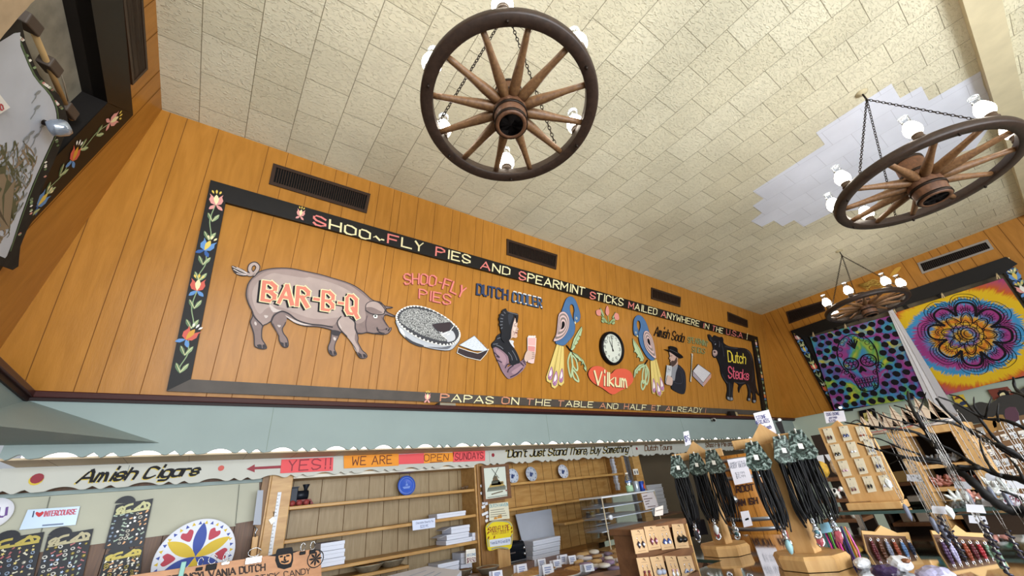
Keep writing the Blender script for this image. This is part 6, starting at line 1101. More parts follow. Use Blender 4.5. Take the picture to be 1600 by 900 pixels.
# ------------------------------------------------------------------ foreground: glass counter, jewellery stands and boards
def faceplane(px, py, dist, yaw=0):
    r = ray(px, py).normalized()*dist; h = V((r.x, r.y, 0)).normalized(); a = math.atan2(h.y, h.x)+R_(yaw); n = V((-math.cos(a), -math.sin(a), 0)); return Plane(EYE+r, n, V((math.sin(a), -math.cos(a), 0)))
ZG = 1.285; M_gt = glass('c4d2cc', .10, 'counter_glass', .05); M_edge = mat('2e3f3a', .2, name='glass_edge')
t = thing('glass_counter', 'glass showcase top at the lower right that carries the jewellery stands', 'counter', (2.1, 1.0, 0))
P = [V((1.79, 1.45, ZG)), V((1.95, 1.75, ZG)), V((2.5, 1.6, ZG)), V((2.5, .2, ZG)), V((1.2, .2, ZG)), V((1.2, 1.1, ZG)), V((1.79, 1.1, ZG))]
mb = MB(); mb.prism([p-V((0, 0, .012)) for p in P], (0, 0, .0115), M_gt, M_edge); mb.build('glass_top', t)
mb = MB(); mb.prism([V((p.x, p.y, .2))-V((.02, .02, 0)) for p in P], (0, 0, .72), mat('6d5236', .5, name='showcase_wood')); mb.build('cabinet_body', t)
mb = MB()
for p in P: mb.box((p.x-.012, p.y-.012, .9), (p.x+.012, p.y+.012, ZG-.012), mat('b9bdc2', .25, .9))
mb.build('corner_posts', t)
mb = MB(); mb.prism([V((p.x, p.y, 1.1))*1 for p in P], (0, 0, .008), glass('b8c6c0', .15, 'inner_shelf_glass')); mb.build('glass_shelf', t)
M_cord = mat('0e0d10', .6, name='black_cord'); M_silver = mat('c9ccd4', .2, .95, name='silver')
def camo():
    m = bpy.data.materials.new('necklace_card_mottled'); m.use_nodes = True; nt = m.node_tree; b = nt.nodes['Principled BSDF']; tc = nt.nodes.new('ShaderNodeTexCoord'); n = nt.nodes.new('ShaderNodeTexNoise'); n.inputs['Scale'].default_value = 62; n.inputs['Detail'].default_value = 2; n.inputs['Distortion'].default_value = 1.2; r = nt.nodes.new('ShaderNodeValToRGB'); e = r.color_ramp.elements
    for _ in range(3): e.new(.5)
    for q, (p, h) in zip(e, ((.38, '151c1b'), (.48, '36443f'), (.56, '5f706a'), (.64, 'a3b0ac'), (.7, '33403d'))): q.position = p; q.color = (*lin(h), 1)
    nt.links.new(tc.outputs['Object'], n.inputs[0]); nt.links.new(n.outputs[0], r.inputs[0]); nt.links.new(r.outputs[0], b.inputs['Base Color']); b.inputs['Roughness'].default_value = .22; return m
M_card = camo()
def octbase(mb, c, r, h, mt, rot=20):
    f = lambda rr, z: [c+V((rr*math.cos(R_(rot+45*k)), rr*math.sin(R_(rot+45*k)), z)) for k in range(8)]
    a, b, d = f(r*.96, 0), f(r, h*.75), f(r*.93, h); mb.add(a+b+d, [tuple(range(8))[::-1], tuple(range(16, 24))]+[(i, (i+1) % 8, 8+(i+1) % 8, 8+i) for i in range(8)]+[(8+i, 8+(i+1) % 8, 16+(i+1) % 8, 16+i) for i in range(8)], mt)
def necklace_mesh(seed, L, col):
    """built with its hook eye at the origin, hanging along -z"""
    rr = random.Random(seed); out = {}
    mb = MB(); w, h = .040, .080; pts = [(-.5*w, .014), (.5*w, .014), (.85*w, -h*.45), (w*1.05, -h*.72), (.7*w, -h), (-.7*w, -h), (-w*1.05, -h*.72), (-.85*w, -h*.45)]
    mb.prism([V((0, x, z)) for x, z in pts], (.0022, 0, 0), M_card); mb.poly([V((-.0012, x, z)) for x, z in ((-.006, -.03), (.008, -.028), (.009, -.045), (-.005, -.047))], WHT); out['card'] = mb
    mb = MB()
    for k in range(9):
        y0 = rr.uniform(-.03, .03); y1 = y0*1.05+rr.uniform(-.008, .008); b = rr.uniform(.002, .007)*rr.choice((-1, 1)); l = L*rr.uniform(.86, 1.02)
        mb.tube(sm([V((.001+k*.001, y0, -h*.9)), V((.001, y0+b, -h-l*.33)), V((.001, y1+b*.6, -h-l*.7)), V((0, y1*.7, -h-l))], 4, False), .0024, M_cord, 5)
    out['cord'] = mb; mb = MB(); z = -h-L
    mb.tube([V((0, .005*math.cos(a*.8), z-.004+.006*math.sin(a*.8))) for a in range(8)], .0012, M_silver, 5, True); mb.lathe([(.001, 0), (.006, -.003), (.0065, -.012), (.004, -.014)], M_silver, (0, 0, z-.008), 10)
    if seed % 3 == 0: mb.lathe([(.004, -.014), (.009, -.022), (.011, -.034), (.006, -.05), (.001, -.054)], col, (0, 0, z-.008), 8)
    elif seed % 3 == 1: mb.tube([V((0, .010*math.cos(a*.9), z-.034-.004*a*.5+.010*math.sin(a*.9))) for a in range(10)], .004, M_silver, 6); mb.ball((0, 0, z-.036), .008, col, 8)
    else: mb.rock((0, 0, z-.035), .015, col, seed, (.5, .8, 1.4), .3, 1)
    out['pendant'] = mb; return out
SC_ = [mat('8fb4bc', .2), mat('3a5a62', .25), mat('9c4a52', .25), mat('d8dde0', .2), mat('50757f', .2), mat('2f2f36', .2)]
def stand(lab, base, r, htop, lean, hooks, L, pl_lab, seed, nper):
    base = V(base); t = thing('necklace_stand', lab, 'stand', base, 'wooden necklace stands on the glass counter')
    mb = MB(); octbase(mb, base+V((0, 0, .001)), r, r*.36, M_pine, 12); mb.build('base', t)
    ht = htop-base.z; mb = MB(); w0, w1 = r*.27, r*.19; z0 = r*.36; vs = []
    for z, w in ((z0, w0), (ht*.5, w0*.95), (ht-.03, w1)): vs += [base+V((sx*w, sy*w, z)) for sx, sy in ((-1, -1), (1, -1), (1, 1), (-1, 1))]
    mb.add(vs, [(0, 3, 2, 1), (8, 9, 10, 11)]+[(4*j+i, 4*j+(i+1) % 4, 4*j+4+(i+1) % 4, 4*j+4+i) for j in range(2) for i in range(4)], M_pine); mb.build('post', t)
    hw = max(abs(h[0]) for h in hooks)+.02; ax = V((math.sin(lean), -math.cos(lean), 0)); dn = V((-math.cos(lean), -math.sin(lean), 0)); tp = base+V((0, 0, ht))
    mb = MB(); mb.beam(tp-ax*hw+V((0, 0, -.02)), tp+ax*hw+V((0, 0, -.02)), .022, .034, M_pine, bev=.003); mb.build('crossbar', t)
    mb = MB(); mb.prism([tp+dn*.011-ax*.045+V((0, 0, -.005)), tp+dn*.011+ax*.045+V((0, 0, -.005)), tp+dn*.011+V((0, 0, .045))], -dn*.022, M_pine); mb.build('peak', t)
    for i, (u, dz) in enumerate(hooks):
        q = tp+ax*u+V((0, 0, dz-.02)); mb = MB(); mb.tube([q, q+dn*.085, q+dn*.1+V((0, 0, .012))], .003, mat('d8d5cc', .3, .4), 7); mb.build('hook', t)
        for k in range(nper):
            sd = seed+i*5+k; key = ('nk', sd % 7)
            mx = M.Translation(q+dn*(.034+.011*k)+V((0, 0, -.006))) @ M.Rotation(math.atan2(-dn.y, -dn.x)+R_(rp.uniform(-14, 14)), 4, 'Z') @ M.Scale(rp.uniform(.93, 1.06), 4)
            l = pl_lab[i]
            if key not in _mc:
                n = thing('cord_necklace', l[0], 'necklace', (0, 0, 0), l[1])
                for nm, m_ in necklace_mesh(sd, L, SC_[sd % 6]).items(): m_.build(nm, n)
                n.matrix_basis = mx; _mc[key] = n
            else: dup(_mc[key], mx, l[0], l[1])
    return t
def NL(a, b): return [(f'black cord necklace with green card on the {w} hook of the {a}', f'necklaces on the {w} hook of the {b}') for w in ('left', 'middle', 'right')]
kf = .7; B1 = V((2.763*kf, 1.657*kf, ZG)); B2 = V((2.517*kf, 1.076*kf, ZG))
az1 = math.atan2(B1.y, B1.x); az2 = math.atan2(B2.y, B2.x)
stand('left pine necklace stand with an eight sided base on the glass counter', B1, .105, 1.6+.148*kf, az1, [(-.095, .0), (-.012, .0), (.062, .004)], .185, NL('left pine stand', 'left pine stand'), 1, 5)
stand('right taller looking pine necklace stand with an eight sided base', B2, .115, 1.6+.155*kf, az2, [(-.05, -.008), (.045, .0), (.10, .01)], .2, NL('right pine stand', 'right pine stand'), 2, 5)
# signs on the stands
def cardsign(pl, quad, lab, words_, th=.002, ink='3a3f78', w=.11):
    t = thing('card_sign', lab, 'sign', pl.hit(*quad[0])); mb = MB(); sheet(mb, pl, quad, 0, th, mat('e3e0ea', .5, name='sign_card')); mb.build('card', t); mb = MB()
    for s, q in words_: text(mb, pl, s, q, w, mat(ink, .6), th+.001, nib=False)
    mb.build('writing', t); return t
p1_ = faceplane(1072, 690, (B1-V((0, 0, 1.6))).length*.98); cardsign(p1_, [(1071, 697), (1080, 694), (1076, 673), (1067.5, 675)], 'narrow white card standing on top of the left pine stand', [('$5', [(1071, 690), (1078, 688), (1076, 680), (1069.5, 682)])])
p2_ = faceplane(1195, 665, (B2-V((0, 0, 1.6))).length); cardsign(p2_, [(1189, 682), (1213.5, 677), (1201, 640), (1177, 646)], 'white card for stone necklaces on top of the right pine stand', [('STONE', [(1183, 656), (1198, 653), (1196, 647.5), (1181, 650.5)]), ('NECKLACES', [(1182, 663.5), (1203, 659.5), (1201, 654), (1180, 658)]), ('$3.99 each', [(1188, 672), (1206, 669), (1204, 663.5), (1186, 666.5)])])
mb = MB(); sheet(mb, faceplane(1220, 670, 2.05), [(1222, 682), (1228, 680), (1221, 658), (1211, 660)], 0, .03, mat('1f1c1d', .5)); tag(mb.build('black_box'), 'small black picture box behind the stone necklaces card', 'box')
# bright cords and blue tag under the right stand
c = ray(1303, 835).normalized()*2.0+EYE; t = thing('rainbow_cord_bundle', 'bundle of bright multicoloured cords hanging right of the right pine stand', 'cords', c); RC = [mat(h, .6) for h in ('d8389c', 'e070b8', '7a3a8c', '3a7a8c', 'c8b83a', '4f9a3a', '3a3a78', '8c2f4a', 'd08a3a', '2f2f38')]
for k in range(30): x = 1285+k*1.35+rp.uniform(-1, 1); o = rp.uniform(-.03, .03); a = ray(x, 826+rp.uniform(-4, 4)).normalized()*(2.0+o)+EYE; mb = MB(); l = rp.uniform(.08, .125); mb.tube([a, a+V((rp.uniform(-.006, .006), rp.uniform(-.006, .006), -l*.5)), a+V((0, 0, -l))], .0026, RC[(k*3+k//7) % 10], 5); mb.build('cord', t)
q = faceplane(1296, 825, 1.93); mb = MB(); sheet(mb, q, [(1284, 834), (1305, 830), (1300, 815), (1280, 818)], 0, .003, mat('8fc0d8', .4)); tag(mb.build('blue_tag'), 'light blue tag above the bright cords', 'tag')
t = thing('shell_pendant', 'pale crescent shaped pendant in front of the right cords', 'pendant', ray(1275, 806).normalized()*1.9+EYE); q = faceplane(1275, 806, 1.9); mb = MB(); sheet(mb, q, sm([(1271, 798), (1275, 799), (1279, 808), (1284, 817), (1276, 814), (1271, 806)], 3), 0, .004, mat('dcdcdc', .3)); mb.build('shell', t)
# earring box at the left of the stands
EY = 1.2; PE = planeY(EY); t = thing('earring_display', 'walnut box display with two rows of earring cards', 'display', atY(1030, 870, EY)); a = atY(986, 824, EY); b = atY(1067, 812, EY); zt3 = (a.z+b.z)/2
mb = MB(); mb.box((a.x, EY, ZG-.25), (b.x, EY+.10, zt3-.022), M_walnut); mb.build('backboard', t); mb = MB(); mb.box((a.x-.006, EY-.012, zt3-.022), (b.x+.006, EY+.115, zt3), M_walnut, bev=.003); mb.build('top', t); z2 = atY(1030, 872, EY).z; mb = MB(); mb.box((a.x, EY-.012, z2-.012), (b.x, EY, z2+.012), M_walnut); mb.build('crossbar', t)
mb = MB(); mb.box((b.x, EY-.01, ZG-.25), (b.x+.008, EY+.11, zt3-.02), M_pine); mb.build('side_panel', t)
KR = mat('bb9a74', .65, name='kraft_card', vary=.05, vscale=20)
def earring_card(pl, quad, lab, grp, style, col, col2, mtc=KR, thick=.0015, off=.006, brand=True):
    t = thing('earring_card', lab, 'earrings', pl.hit(*quad[0], off), grp); A, B, C, D = [pl.hit(*p, off+thick) for p in quad]; bl = lambda u, v, e=.001: A.lerp(B, u).lerp(D.lerp(C, u), v)+pl.n*e
    mb = MB(); mb.prism([p-pl.n*thick for p in (A, B, C, D)], pl.n*thick, mtc); W_ = (B-A).length; H_ = (D-A).length
    if brand:
        for u0, u1, v in ((.3, .75, .80), (.2, .8, .09)): stroke3(mb, [bl(u0, v, .0006), bl(u1, v, .0006)], H_*.012, pl.n, mat('5c4630', .7))
    mb.build('card', t); mb = MB(); mb.tube([bl(.5, .93, -.002), bl(.5, .95, .006), bl(.53, .87, .007)], .0011, BLK, 5); mb.build('hook', t)
    for s in (.33, .67):
        mb = MB(); top = bl(s, .66, .002); ez = (D-A).normalized(); ex = (B-A).normalized(); o = bl(s, .36, .003)
        mb.tube([top+ex*W_*.03, top+ez*H_*.03, top-ex*W_*.03, o+ez*H_*.15], W_*.009, M_silver, 5)
        if style == 0: mb.prism([o+ez*H_*.15, o+ex*W_*.12+ez*H_*.02, o-ez*H_*.16, o-ex*W_*.12+ez*H_*.02], pl.n*.003, col); mb.ball(tuple(o+pl.n*.004), W_*.06, col2, 8)
        elif style == 1: mb.prism([o+ez*H_*.12, o+ex*W_*.17-ez*H_*.05, o+ex*W_*.12-ez*H_*.12, o-ex*W_*.12-ez*H_*.12, o-ex*W_*.17-ez*H_*.05], pl.n*.003, col); mb.ball(tuple(o-ez*H_*.07+pl.n*.003), W_*.07, col2, 8)
        elif style == 2: mb.ball(tuple(o+pl.n*.002), W_*.16, col, 10, (1, 1, .8)); mb.ball(tuple(o+ez*H_*.12+pl.n*.002), W_*.05, col2, 8)
        else:
            mb.ball(tuple(o+ez*H_*.05+pl.n*.002), W_*.06, col2, 8); mb.prism([o+ez*H_*.04, o+ex*W_*.09-ez*H_*.12, o-ex*W_*.02-ez*H_*.2, o-ex*W_*.09-ez*H_*.1], pl.n*.003, col)
        mb.build('earring', t)
kq = K(960, 760, 6.43); EC = [mat('2b2430', .3), mat('6a3040', .3), mat('34457a', .3), mat('141416', .25), mat('8a4a34', .3), mat('dfe3ea', .2), mat('c9a8b8', .25), mat('9fa6b8', .25)]
for q, lab, s, c1, c2 in (('215 680 345 660 290 430 165 440', 'kraft card with dark diamond earrings, first of the upper row', 0, 0, 5), ('345 645 470 625 415 395 295 405', 'kraft card with dark red diamond earrings, second of the upper row', 0, 1, 6), ('480 640 605 625 540 390 415 405', 'kraft card with blue triangular earrings, third of the upper row', 1, 2, 5), ('620 625 755 615 690 375 575 380', 'kraft card with round black earrings, last of the upper row', 2, 3, 3), ('275 965 405 950 345 710 220 720', 'kraft card with brown drop earrings, first of the lower row', 3, 4, 1), ('420 955 545 940 480 695 355 710', 'kraft card with ringed dark earrings, second of the lower row', 2, 7, 0), ('565 945 680 940 615 700 505 700', 'kraft card with pale earrings behind glass, third of the lower row', 3, 5, 6), ('695 940 840 930 770 695 630 705', 'kraft card with bluish cluster earrings, last of the lower row', 1, 7, 2)): earring_card(PE, kq(q), lab, None, s, EC[c1], EC[c2], off=.014)
t = thing('tent_card', 'small folded card with a dark side on top of the earring box', 'card', atY(1030, 806, EY+.04)); q = planeY(EY+.05); mb = MB(); A_ = q.hits(kq('405 300 490 288 490 190 410 215'), 0); mb.prism(A_, (0, .001, 0), mat('cbbfb6', .6)); stroke3(mb, [A_[0].lerp(A_[3], .6)+V((.006, -.001, 0)), A_[1].lerp(A_[2], .6)+V((-.006, -.001, 0))], .004, (0, -1, 0), mat('8c8078', .6)); mb.build('front', t); mb = MB(); mb.prism([A_[1], A_[1]+V((.03, .03, 0)), A_[2]], (0, .001, 0), mat('241c18', .6)); mb.build('dark_side', t)
# root beer barrel on a lattice fronted shelf
class Cyl:
    def __init__(s, c, r): s.c = V(c); s.r = r; d = V((EYE.x-c[0], EYE.y-c[1], 0)).normalized(); s.n = d; s.u = V((-d.y, d.x, 0))*-1; s.u = V((d.y*-1, d.x, 0)); s.v = V((0, 0, 1))
    def hit(s, px, py, off=0):
        r = ray(px, py); R = s.r+off; ex, ey = EYE.x-s.c.x, EYE.y-s.c.y; A = r.x*r.x+r.y*r.y; B = 2*(r.x*ex+r.y*ey); C = ex*ex+ey*ey-R*R; D = B*B-4*A*C
        k = (-B-math.sqrt(max(D, 0)))/(2*A) if D > 0 else -B/(2*A); return EYE+r*k
bc = ray(1180, 775).normalized()*4.3+EYE; zb0 = 1.6+ray(1205, 838).normalized().z*4.3; zb1 = 1.6+ray(1146, 712).normalized().z*4.3; br = .30
M_brl = wood('c98b3e', 'a86a26', .4, 'barrel_oak', (8, 8, .8)); M_hoop = mat('9a9ea8', .3, .85, name='barrel_hoop'); t = thing('root_beer_barrel', 'oak barrel with grey hoops and dark lettering behind the stands', 'barrel', (bc.x, bc.y, zb0)); hb_ = zb1-zb0
mb = MB(); pr = [(br*(.86+.14*math.sin(math.pi*k/10)), hb_*k/10) for k in range(11)]; mb.lathe([(.001, .01)]+pr+[(br*.8, hb_-.01), (.001, hb_-.012)], M_brl, (bc.x, bc.y, zb0), 36)
for k in range(18): a = k*math.pi/9; mb.tube([V((bc.x+(r_+.0004)*math.cos(a), bc.y+(r_+.0004)*math.sin(a), zb0+z)) for r_, z in pr], .0018, mat('5f3c18', .7), 4)
mb.build('staves', t)
def rad_at(f): return br*(.86+.14*math.sin(math.pi*f))
for f0 in (.03, .13, .24, .72, .83, .94): mb = MB(); mb.lathe([(rad_at(f0-.022)+.001, hb_*(f0-.022)), (rad_at(f0-.022)+.004, hb_*(f0-.022)), (rad_at(f0+.022)+.004, hb_*(f0+.022)), (rad_at(f0+.022)+.001, hb_*(f0+.022))], M_hoop, (bc.x, bc.y, zb0), 36); mb.build('hoop', t)
cy = Cyl(bc, br); kr = K(1040, 690, 4.29); DKR = mat('2f1410', .6)
for s, q in (('ROOT BEER', '478 342 760 300 752 262 470 300'), ('AMISH STYLE', '488 432 790 392 782 352 480 392')): 
    mb = MB(); Q_ = kr(q); n_ = len(s)
    for i, ch in enumerate(s):
        f0, f1 = i/n_, (i+.8)/n_; ip = lambda a, b, f_: (a[0]*(1-f_)+b[0]*f_, a[1]*(1-f_)+b[1]*f_)
        if ch != ' ': text(mb, cy, ch, [ip(Q_[0], Q_[1], f0), ip(Q_[0], Q_[1], f1), ip(Q_[3], Q_[2], f1), ip(Q_[3], Q_[2], f0)], .24, DKR, .008)
    mb.build('lettering', t)
mb = MB(); p = cy.hit(1147, 780, .002); mb.lathe([(.001, .05), (.022, .048), (.03, .02), (.03, 0)], mat('b9bdc6', .2, .9), p, 16, (-cy.n).to_track_quat('-Z', 'Y').to_matrix().to_4x4()); mb.build('spigot', t)
q = Plane(cy.hit(1157, 735, .012), cy.n, cy.u); cardsign(q, kr('465 292 585 270 535 105 412 122'), 'white printed sheet about Amish style root beer on the barrel', [('AMISH STYLE', kr('432 158 535 142 530 126 428 142')), ('ROOT BEER', kr('436 182 540 166 535 146 432 162')), ('$2.99', kr('470 225 530 215 526 200 466 210')), ('$5.99', kr('476 248 536 238 532 222 472 232'))], ink='5a5f72')
SHZ = zb0-.004; t = thing('barrel_shelf', 'brown shelf with a lattice front under the root beer barrel', 'shelf', (bc.x, bc.y, 0)); d = cy.n; u = cy.u; f = lambda a, b, z: V((bc.x, bc.y, 0))+u*a+d*b+V((0, 0, z))
mb = MB(); Q = [f(-.6, -.3, SHZ-.03), f(.4, -.3, SHZ-.03), f(.4, .32, SHZ-.03), f(-.6, .32, SHZ-.03)]; mb.prism(Q, (0, 0, .03), M_walnut); mb.build('top', t); mb = MB(); mb.prism([f(-.58, .28, .3), f(.38, .28, .3), f(.38, -.28, .3), f(-.58, -.28, .3)], (0, 0, SHZ-.331), mat('3b281a', .6)); mb.build('body', t); mb = MB()
for k in range(19): x = -.58+k*.05; stroke3(mb, [f(x, .284, SHZ-.13), f(x+.05, .284, SHZ-.04)], .008, d, M_walnut, .004); stroke3(mb, [f(x+.05, .284, SHZ-.13), f(x, .284, SHZ-.04)], .008, d, M_walnut, .004)
mb.build('lattice', t)
q = Plane(f(-.1, .29, SHZ+.1), d, u); t = cardsign(q, kr('525 575 585 562 556 462 500 470'), 'white card with a small black drawing at the foot of the barrel', []); mb = MB(); flat(mb, q, kr('535 530 560 522 555 510 540 515 532 520'), .004, BLK); mb.build('drawing', t)
p = f(-.52, .1, SHZ+.001); t = thing('coffee_maker', 'small dark machine with a steel top behind the left necklaces', 'machine', p); mb = MB(); mb.box((p.x-.06, p.y-.06, p.z), (p.x+.06, p.y+.06, p.z+.16), BLK, bev=.008); mb.build('body', t); mb = MB(); mb.lathe([(.045, .16), (.05, .2), (.03, .22), (.001, .222)], M_silver, p, 20); mb.build('steel_top', t)
# earring board with three columns of cards
kt = K(1270, 640, 5.62); pb = ray(1345, 725).normalized()*2.7+EYE; PB_ = planeX(pb.x)
t = thing('earring_board', 'pine board of white earring cards in three columns on the glass shelf', 'display', PB_.hit(1340, 785)); mb = MB(); sheet(mb, PB_, kt('320 815 510 800 510 835 790 790 790 755 560 300 450 120 400 118 260 138 212 96 160 142 45 165'), 0, .02, M_pine); mb.build('board', t)
mb = MB(); pA = PB_.hit(*kt(320, 815)[0]); pB = PB_.hit(*kt(790, 765)[0]); mb.box((pb.x-.06, min(pA.y, pB.y), pA.z-.03), (pb.x+.05, max(pA.y, pB.y), pA.z), M_pine, bev=.004); mb.build('foot', t)
WC = mat('ddd2b8', .6, name='cream_card'); n3 = ['first', 'second', 'third', 'lowest']; c3 = ['left', 'middle', 'right']
cols = [[(85, 170), (150, 310), (215, 455), (285, 605)], [(225, 150), (290, 290), (360, 435), (430, 590)], [(370, 150), (440, 270), (510, 415), (570, 580)]]
for ci, cc in enumerate(cols):
    for ri, (x, y) in enumerate(cc): earring_card(PB_, kt(f'{x+48+ri*3} {y+128+ri*4} {x+122+ri*3} {y+115+ri*4} {x+76+ri*2} {y-10} {x} {y}'), f'cream earring card in the {c3[ci]} column of the pine board, {n3[ri]} from the top', 'cards on the pine board', (ri+ci) % 4, EC[(ri*3+ci*2) % 8], EC[(ri+ci+4) % 8], WC, off=.024, brand=False)
q = planeX(pb.x-.005); cardsign(q, [(1291, 661.5), (1322, 658), (1318, 641.5), (1287, 643.5)], 'white card for dog bone earrings on top of the pine board', [('DOG BONE', [(1292, 650), (1312, 648), (1311, 643.5), (1291, 645.5)]), ('earrings', [(1296, 654.5), (1308, 653), (1307, 649.5), (1295, 651)]), ('$3.99', [(1296, 659.5), (1306, 658.5), (1305, 655), (1295, 656)])])
# glass shelf under the board
t = thing('glass_shelf', 'long clear glass shelf under the pine earring board', 'shelf', PB_.hit(1380, 795)); mb = MB(); z = PB_.hit(*kt(320, 815)[0]).z-.032; y_a = atX(1310, 795, pb.x-.07).y; mb.box((pb.x-.09, -.6, z-.012), (pb.x+.3, y_a, z), glass('a9bcb6', .15, 'shelf_glass')); mb.build('pane', t); mb = MB(); mb.box((pb.x-.0915, -.6, z-.012), (pb.x-.09, y_a, z), mat('3c4f4c', .15)); mb.build('edge', t)
mb = MB(); mb.box((pb.x+.0, -.5, ZG), (pb.x+.02, -.47, z-.012), M_silver); mb.box((pb.x+.0, y_a-.05, .3), (pb.x+.02, y_a-.03, z-.012), M_silver); mb.build('bracket', t)
# stones on the counter
def stone(px, py, r, sc, mt, lab, seed, grp=None, cap=None):
    p = atZ(px, py, ZG); t = thing('stone', lab, 'stone', p, grp); mb = MB(); mb.rock((p.x, p.y, ZG+r*sc[2]*.9), r, mt, seed, sc, .16, 3); mb.build('stone', t)
    if cap: mb = MB(); mb.rock((p.x-.012, p.y-.02, ZG+r*sc[2]*1.35), r*.45, cap, seed+1, (1, 1, .5), .3, 2); mb.build('brown_hollow', t)
QZ = mat('dfe0e6', .25, name='white_quartz'); AM = mat('4a3a62', .2, name='amethyst', vary=.5, vscale=40)
stone(1350, 888, .028, (1.5, .7, .55), QZ, 'smooth white egg shaped stone in front of the bracelet rack', 3); stone(1412, 893, .027, (1, 1.1, .8), QZ, 'rough white quartz geode with a brown hollow', 5, cap=mat('8a5a3c', .5)); stone(1388, 905, .028, (1.2, 1.2, .7), AM, 'dark purple amethyst cluster at the bottom edge', 8); stone(1470, 918, .04, (1.4, 1, .6), mat('b0aed2', .2, vary=.3, vscale=40), 'pale violet crystal cluster at the bottom edge', 12)
# bracelet racks
def rack(quad, peak, lab, cols_, dist, seed):
    pl = faceplane(sum(p[0] for p in quad)/4, sum(p[1] for p in quad)/4, dist, 18); t = thing('bracelet_rack', lab, 'rack', pl.hit(*quad[0])); mb = MB(); pk = peak[:]
    sheet(mb, pl, [quad[0], quad[1], quad[2]]+pk+[quad[3]], 0, .012, mat('caa268', .5, name='rack_wood')); mb.build('board', t); mb = MB(); sheet(mb, pl, [(quad[0][0]+3, quad[0][1]), (quad[1][0]-5, quad[1][1]), (quad[2][0]-5, quad[2][1]+6), (quad[3][0]+3, quad[3][1]+6)], .0122, .001, mat('5f4230', .6)); mb.build('backing', t)
    n = len(cols_); A, B, C, D = [pl.hit(*p, .016) for p in (quad[0], quad[1], quad[2], quad[3])]
    for i, cm in enumerate(cols_):
        u = (i+.6)/(n+.3); top = D.lerp(C, u)-pl.v*.022; L = rr_.uniform(.075, .10); b = thing('bracelet', f'{cm[0]} bracelet hanging {["first","second","third","fourth","fifth","sixth","seventh","eighth"][i]} from the left on the {lab.split(" with")[0]}', 'bracelet', top); mb = MB()
        mb.tube([top+pl.n*.002, top+pl.n*.012], .002, PIN, 6); mb.tube([top+pl.n*.008+pl.u*.003*math.sin(k*.785)+pl.v*(-.005+.005*math.cos(k*.785)) for k in range(8)], .0011, M_silver, 5, True); mb.build('clasp', b)
        mb = MB()
        for k in range(13):
            for s in (-1, 1): c = top+pl.n*.007-pl.v*(.014+L*k/11)+pl.u*(s*.0045*math.sin(math.pi*(k+.5)/13)); mb.ball(tuple(c), .0056, cm[1], 6)
        mb.build('beads', b)
rr_ = random.Random(8); CC = dict(maroon=mat('5e2a30', .3), brown=mat('5a3a2c', .3), grey=mat('7f8498', .3), rust=mat('8a4430', .3), blue=mat('5f7fae', .3), navy=mat('2f3a58', .3), violet=mat('54405e', .3), green=mat('6f8a78', .3), black=mat('2a2428', .3), red=mat('9c3038', .3), lilac=mat('a9a4c4', .3))
rack([(1357, 874), (1433, 876), (1420, 832), (1346, 829)], [(1403, 833), (1376, 821), (1368, 831)][0:3], 'left bracelet rack with brown backing and six bead strands', [(k, CC[k]) for k in ('maroon', 'brown', 'grey', 'rust', 'blue', 'navy')], 2.25, 1)
rack([(1478, 892), (1570, 884), (1548, 834), (1455, 829)], [(1510, 832), (1493, 820), (1484, 832)], 'right bracelet rack with brown backing and eight bead strands', [(k, CC[k]) for k in ('violet', 'lilac', 'black', 'rust', 'maroon', 'red', 'green', 'grey')], 2.2, 2)
# ------------------------------------------------------------------ far right: shelving, ships, pictures, jewellery tree
XS = 4.3
def px_(x, y, X_=XS): return atX(x, y, X_)
PX = planeX(XS)
t = thing('crystal_shelf', 'pine shelf unit with crystals behind the black jewellery tree', 'shelf', px_(1450, 760)); ztop = px_(1440, 668).z; yl = px_(1405, 690).y; yr = px_(1508, 690).y
mb = MB(); mb.box((XS, yr-.05, ztop-.05), (XS+.35, yl+.05, ztop), M_pine, bev=.004); mb.build('top_board', t)
for y in (yl, yr): mb = MB(); mb.box((XS, y-.04, .2), (XS+.35, y+.04, ztop-.05), M_pine, bev=.004); mb.build('side_post', t)
mb = MB(); mb.box((XS+.35, yr, .2), (XS+.37, yl, ztop), mat('1d1512', .7)); mb.build('back_panel', t); zsh = [px_(1450, 763).z, px_(1450, 806).z, px_(1450, 727).z]
for z in zsh: mb = MB(); mb.box((XS+.01, yr+.04, z-.025), (XS+.34, yl-.04, z), M_pine); mb.build('shelf_board', t)
CRY = [mat('c98f84', .3, vary=.2, vscale=30), mat('d9b0a4', .3, vary=.2, vscale=30), mat('b87a6c', .3, vary=.2, vscale=30)]; WQ = mat('dfe3e2', .25); GRN = mat('4f8f68', .3)
def cluster(p, r, mt, lab, grp, seed):
    rn = random.Random(seed); mb = MB(); mb.rock(tuple(p+V((0, 0, r*.45))), r*.75, mt, seed, (1, 1, .6), .3, 1)
    for k in range(9):
        a = rn.uniform(0, 6.28); e = rn.uniform(.2, 1.2); d = V((math.cos(a)*math.cos(e), math.sin(a)*math.cos(e), math.sin(e))); b = p+V((0, 0, r*.4)); mb.tube([b+d*r*.2, b+d*r*.95, b+d*r*1.25], [r*.2, r*.17, .0005], mt, 5)
    tag(mb.build('crystal_cluster'), lab, 'crystal', grp)
for i in range(9): y = yl-.08-(yl-yr-.16)*i/8.5; cluster(V((XS+.08+.07*(i % 2), y, zsh[0]+.002)), .05, CRY[i % 3], 'pink crystal cluster in the row on the middle board of the pine shelf', 'pink crystals on the middle board', i)
for i in range(7): y = yl-.1-(yl-yr-.2)*i/7; cluster(V((XS+.1, y, zsh[2]+.002)), .042, [mat('8f9296', .3), mat('6d6a6c', .3)][i % 2], 'grey crystal cluster on the upper board of the pine shelf', 'grey crystals on the upper board', 20+i)
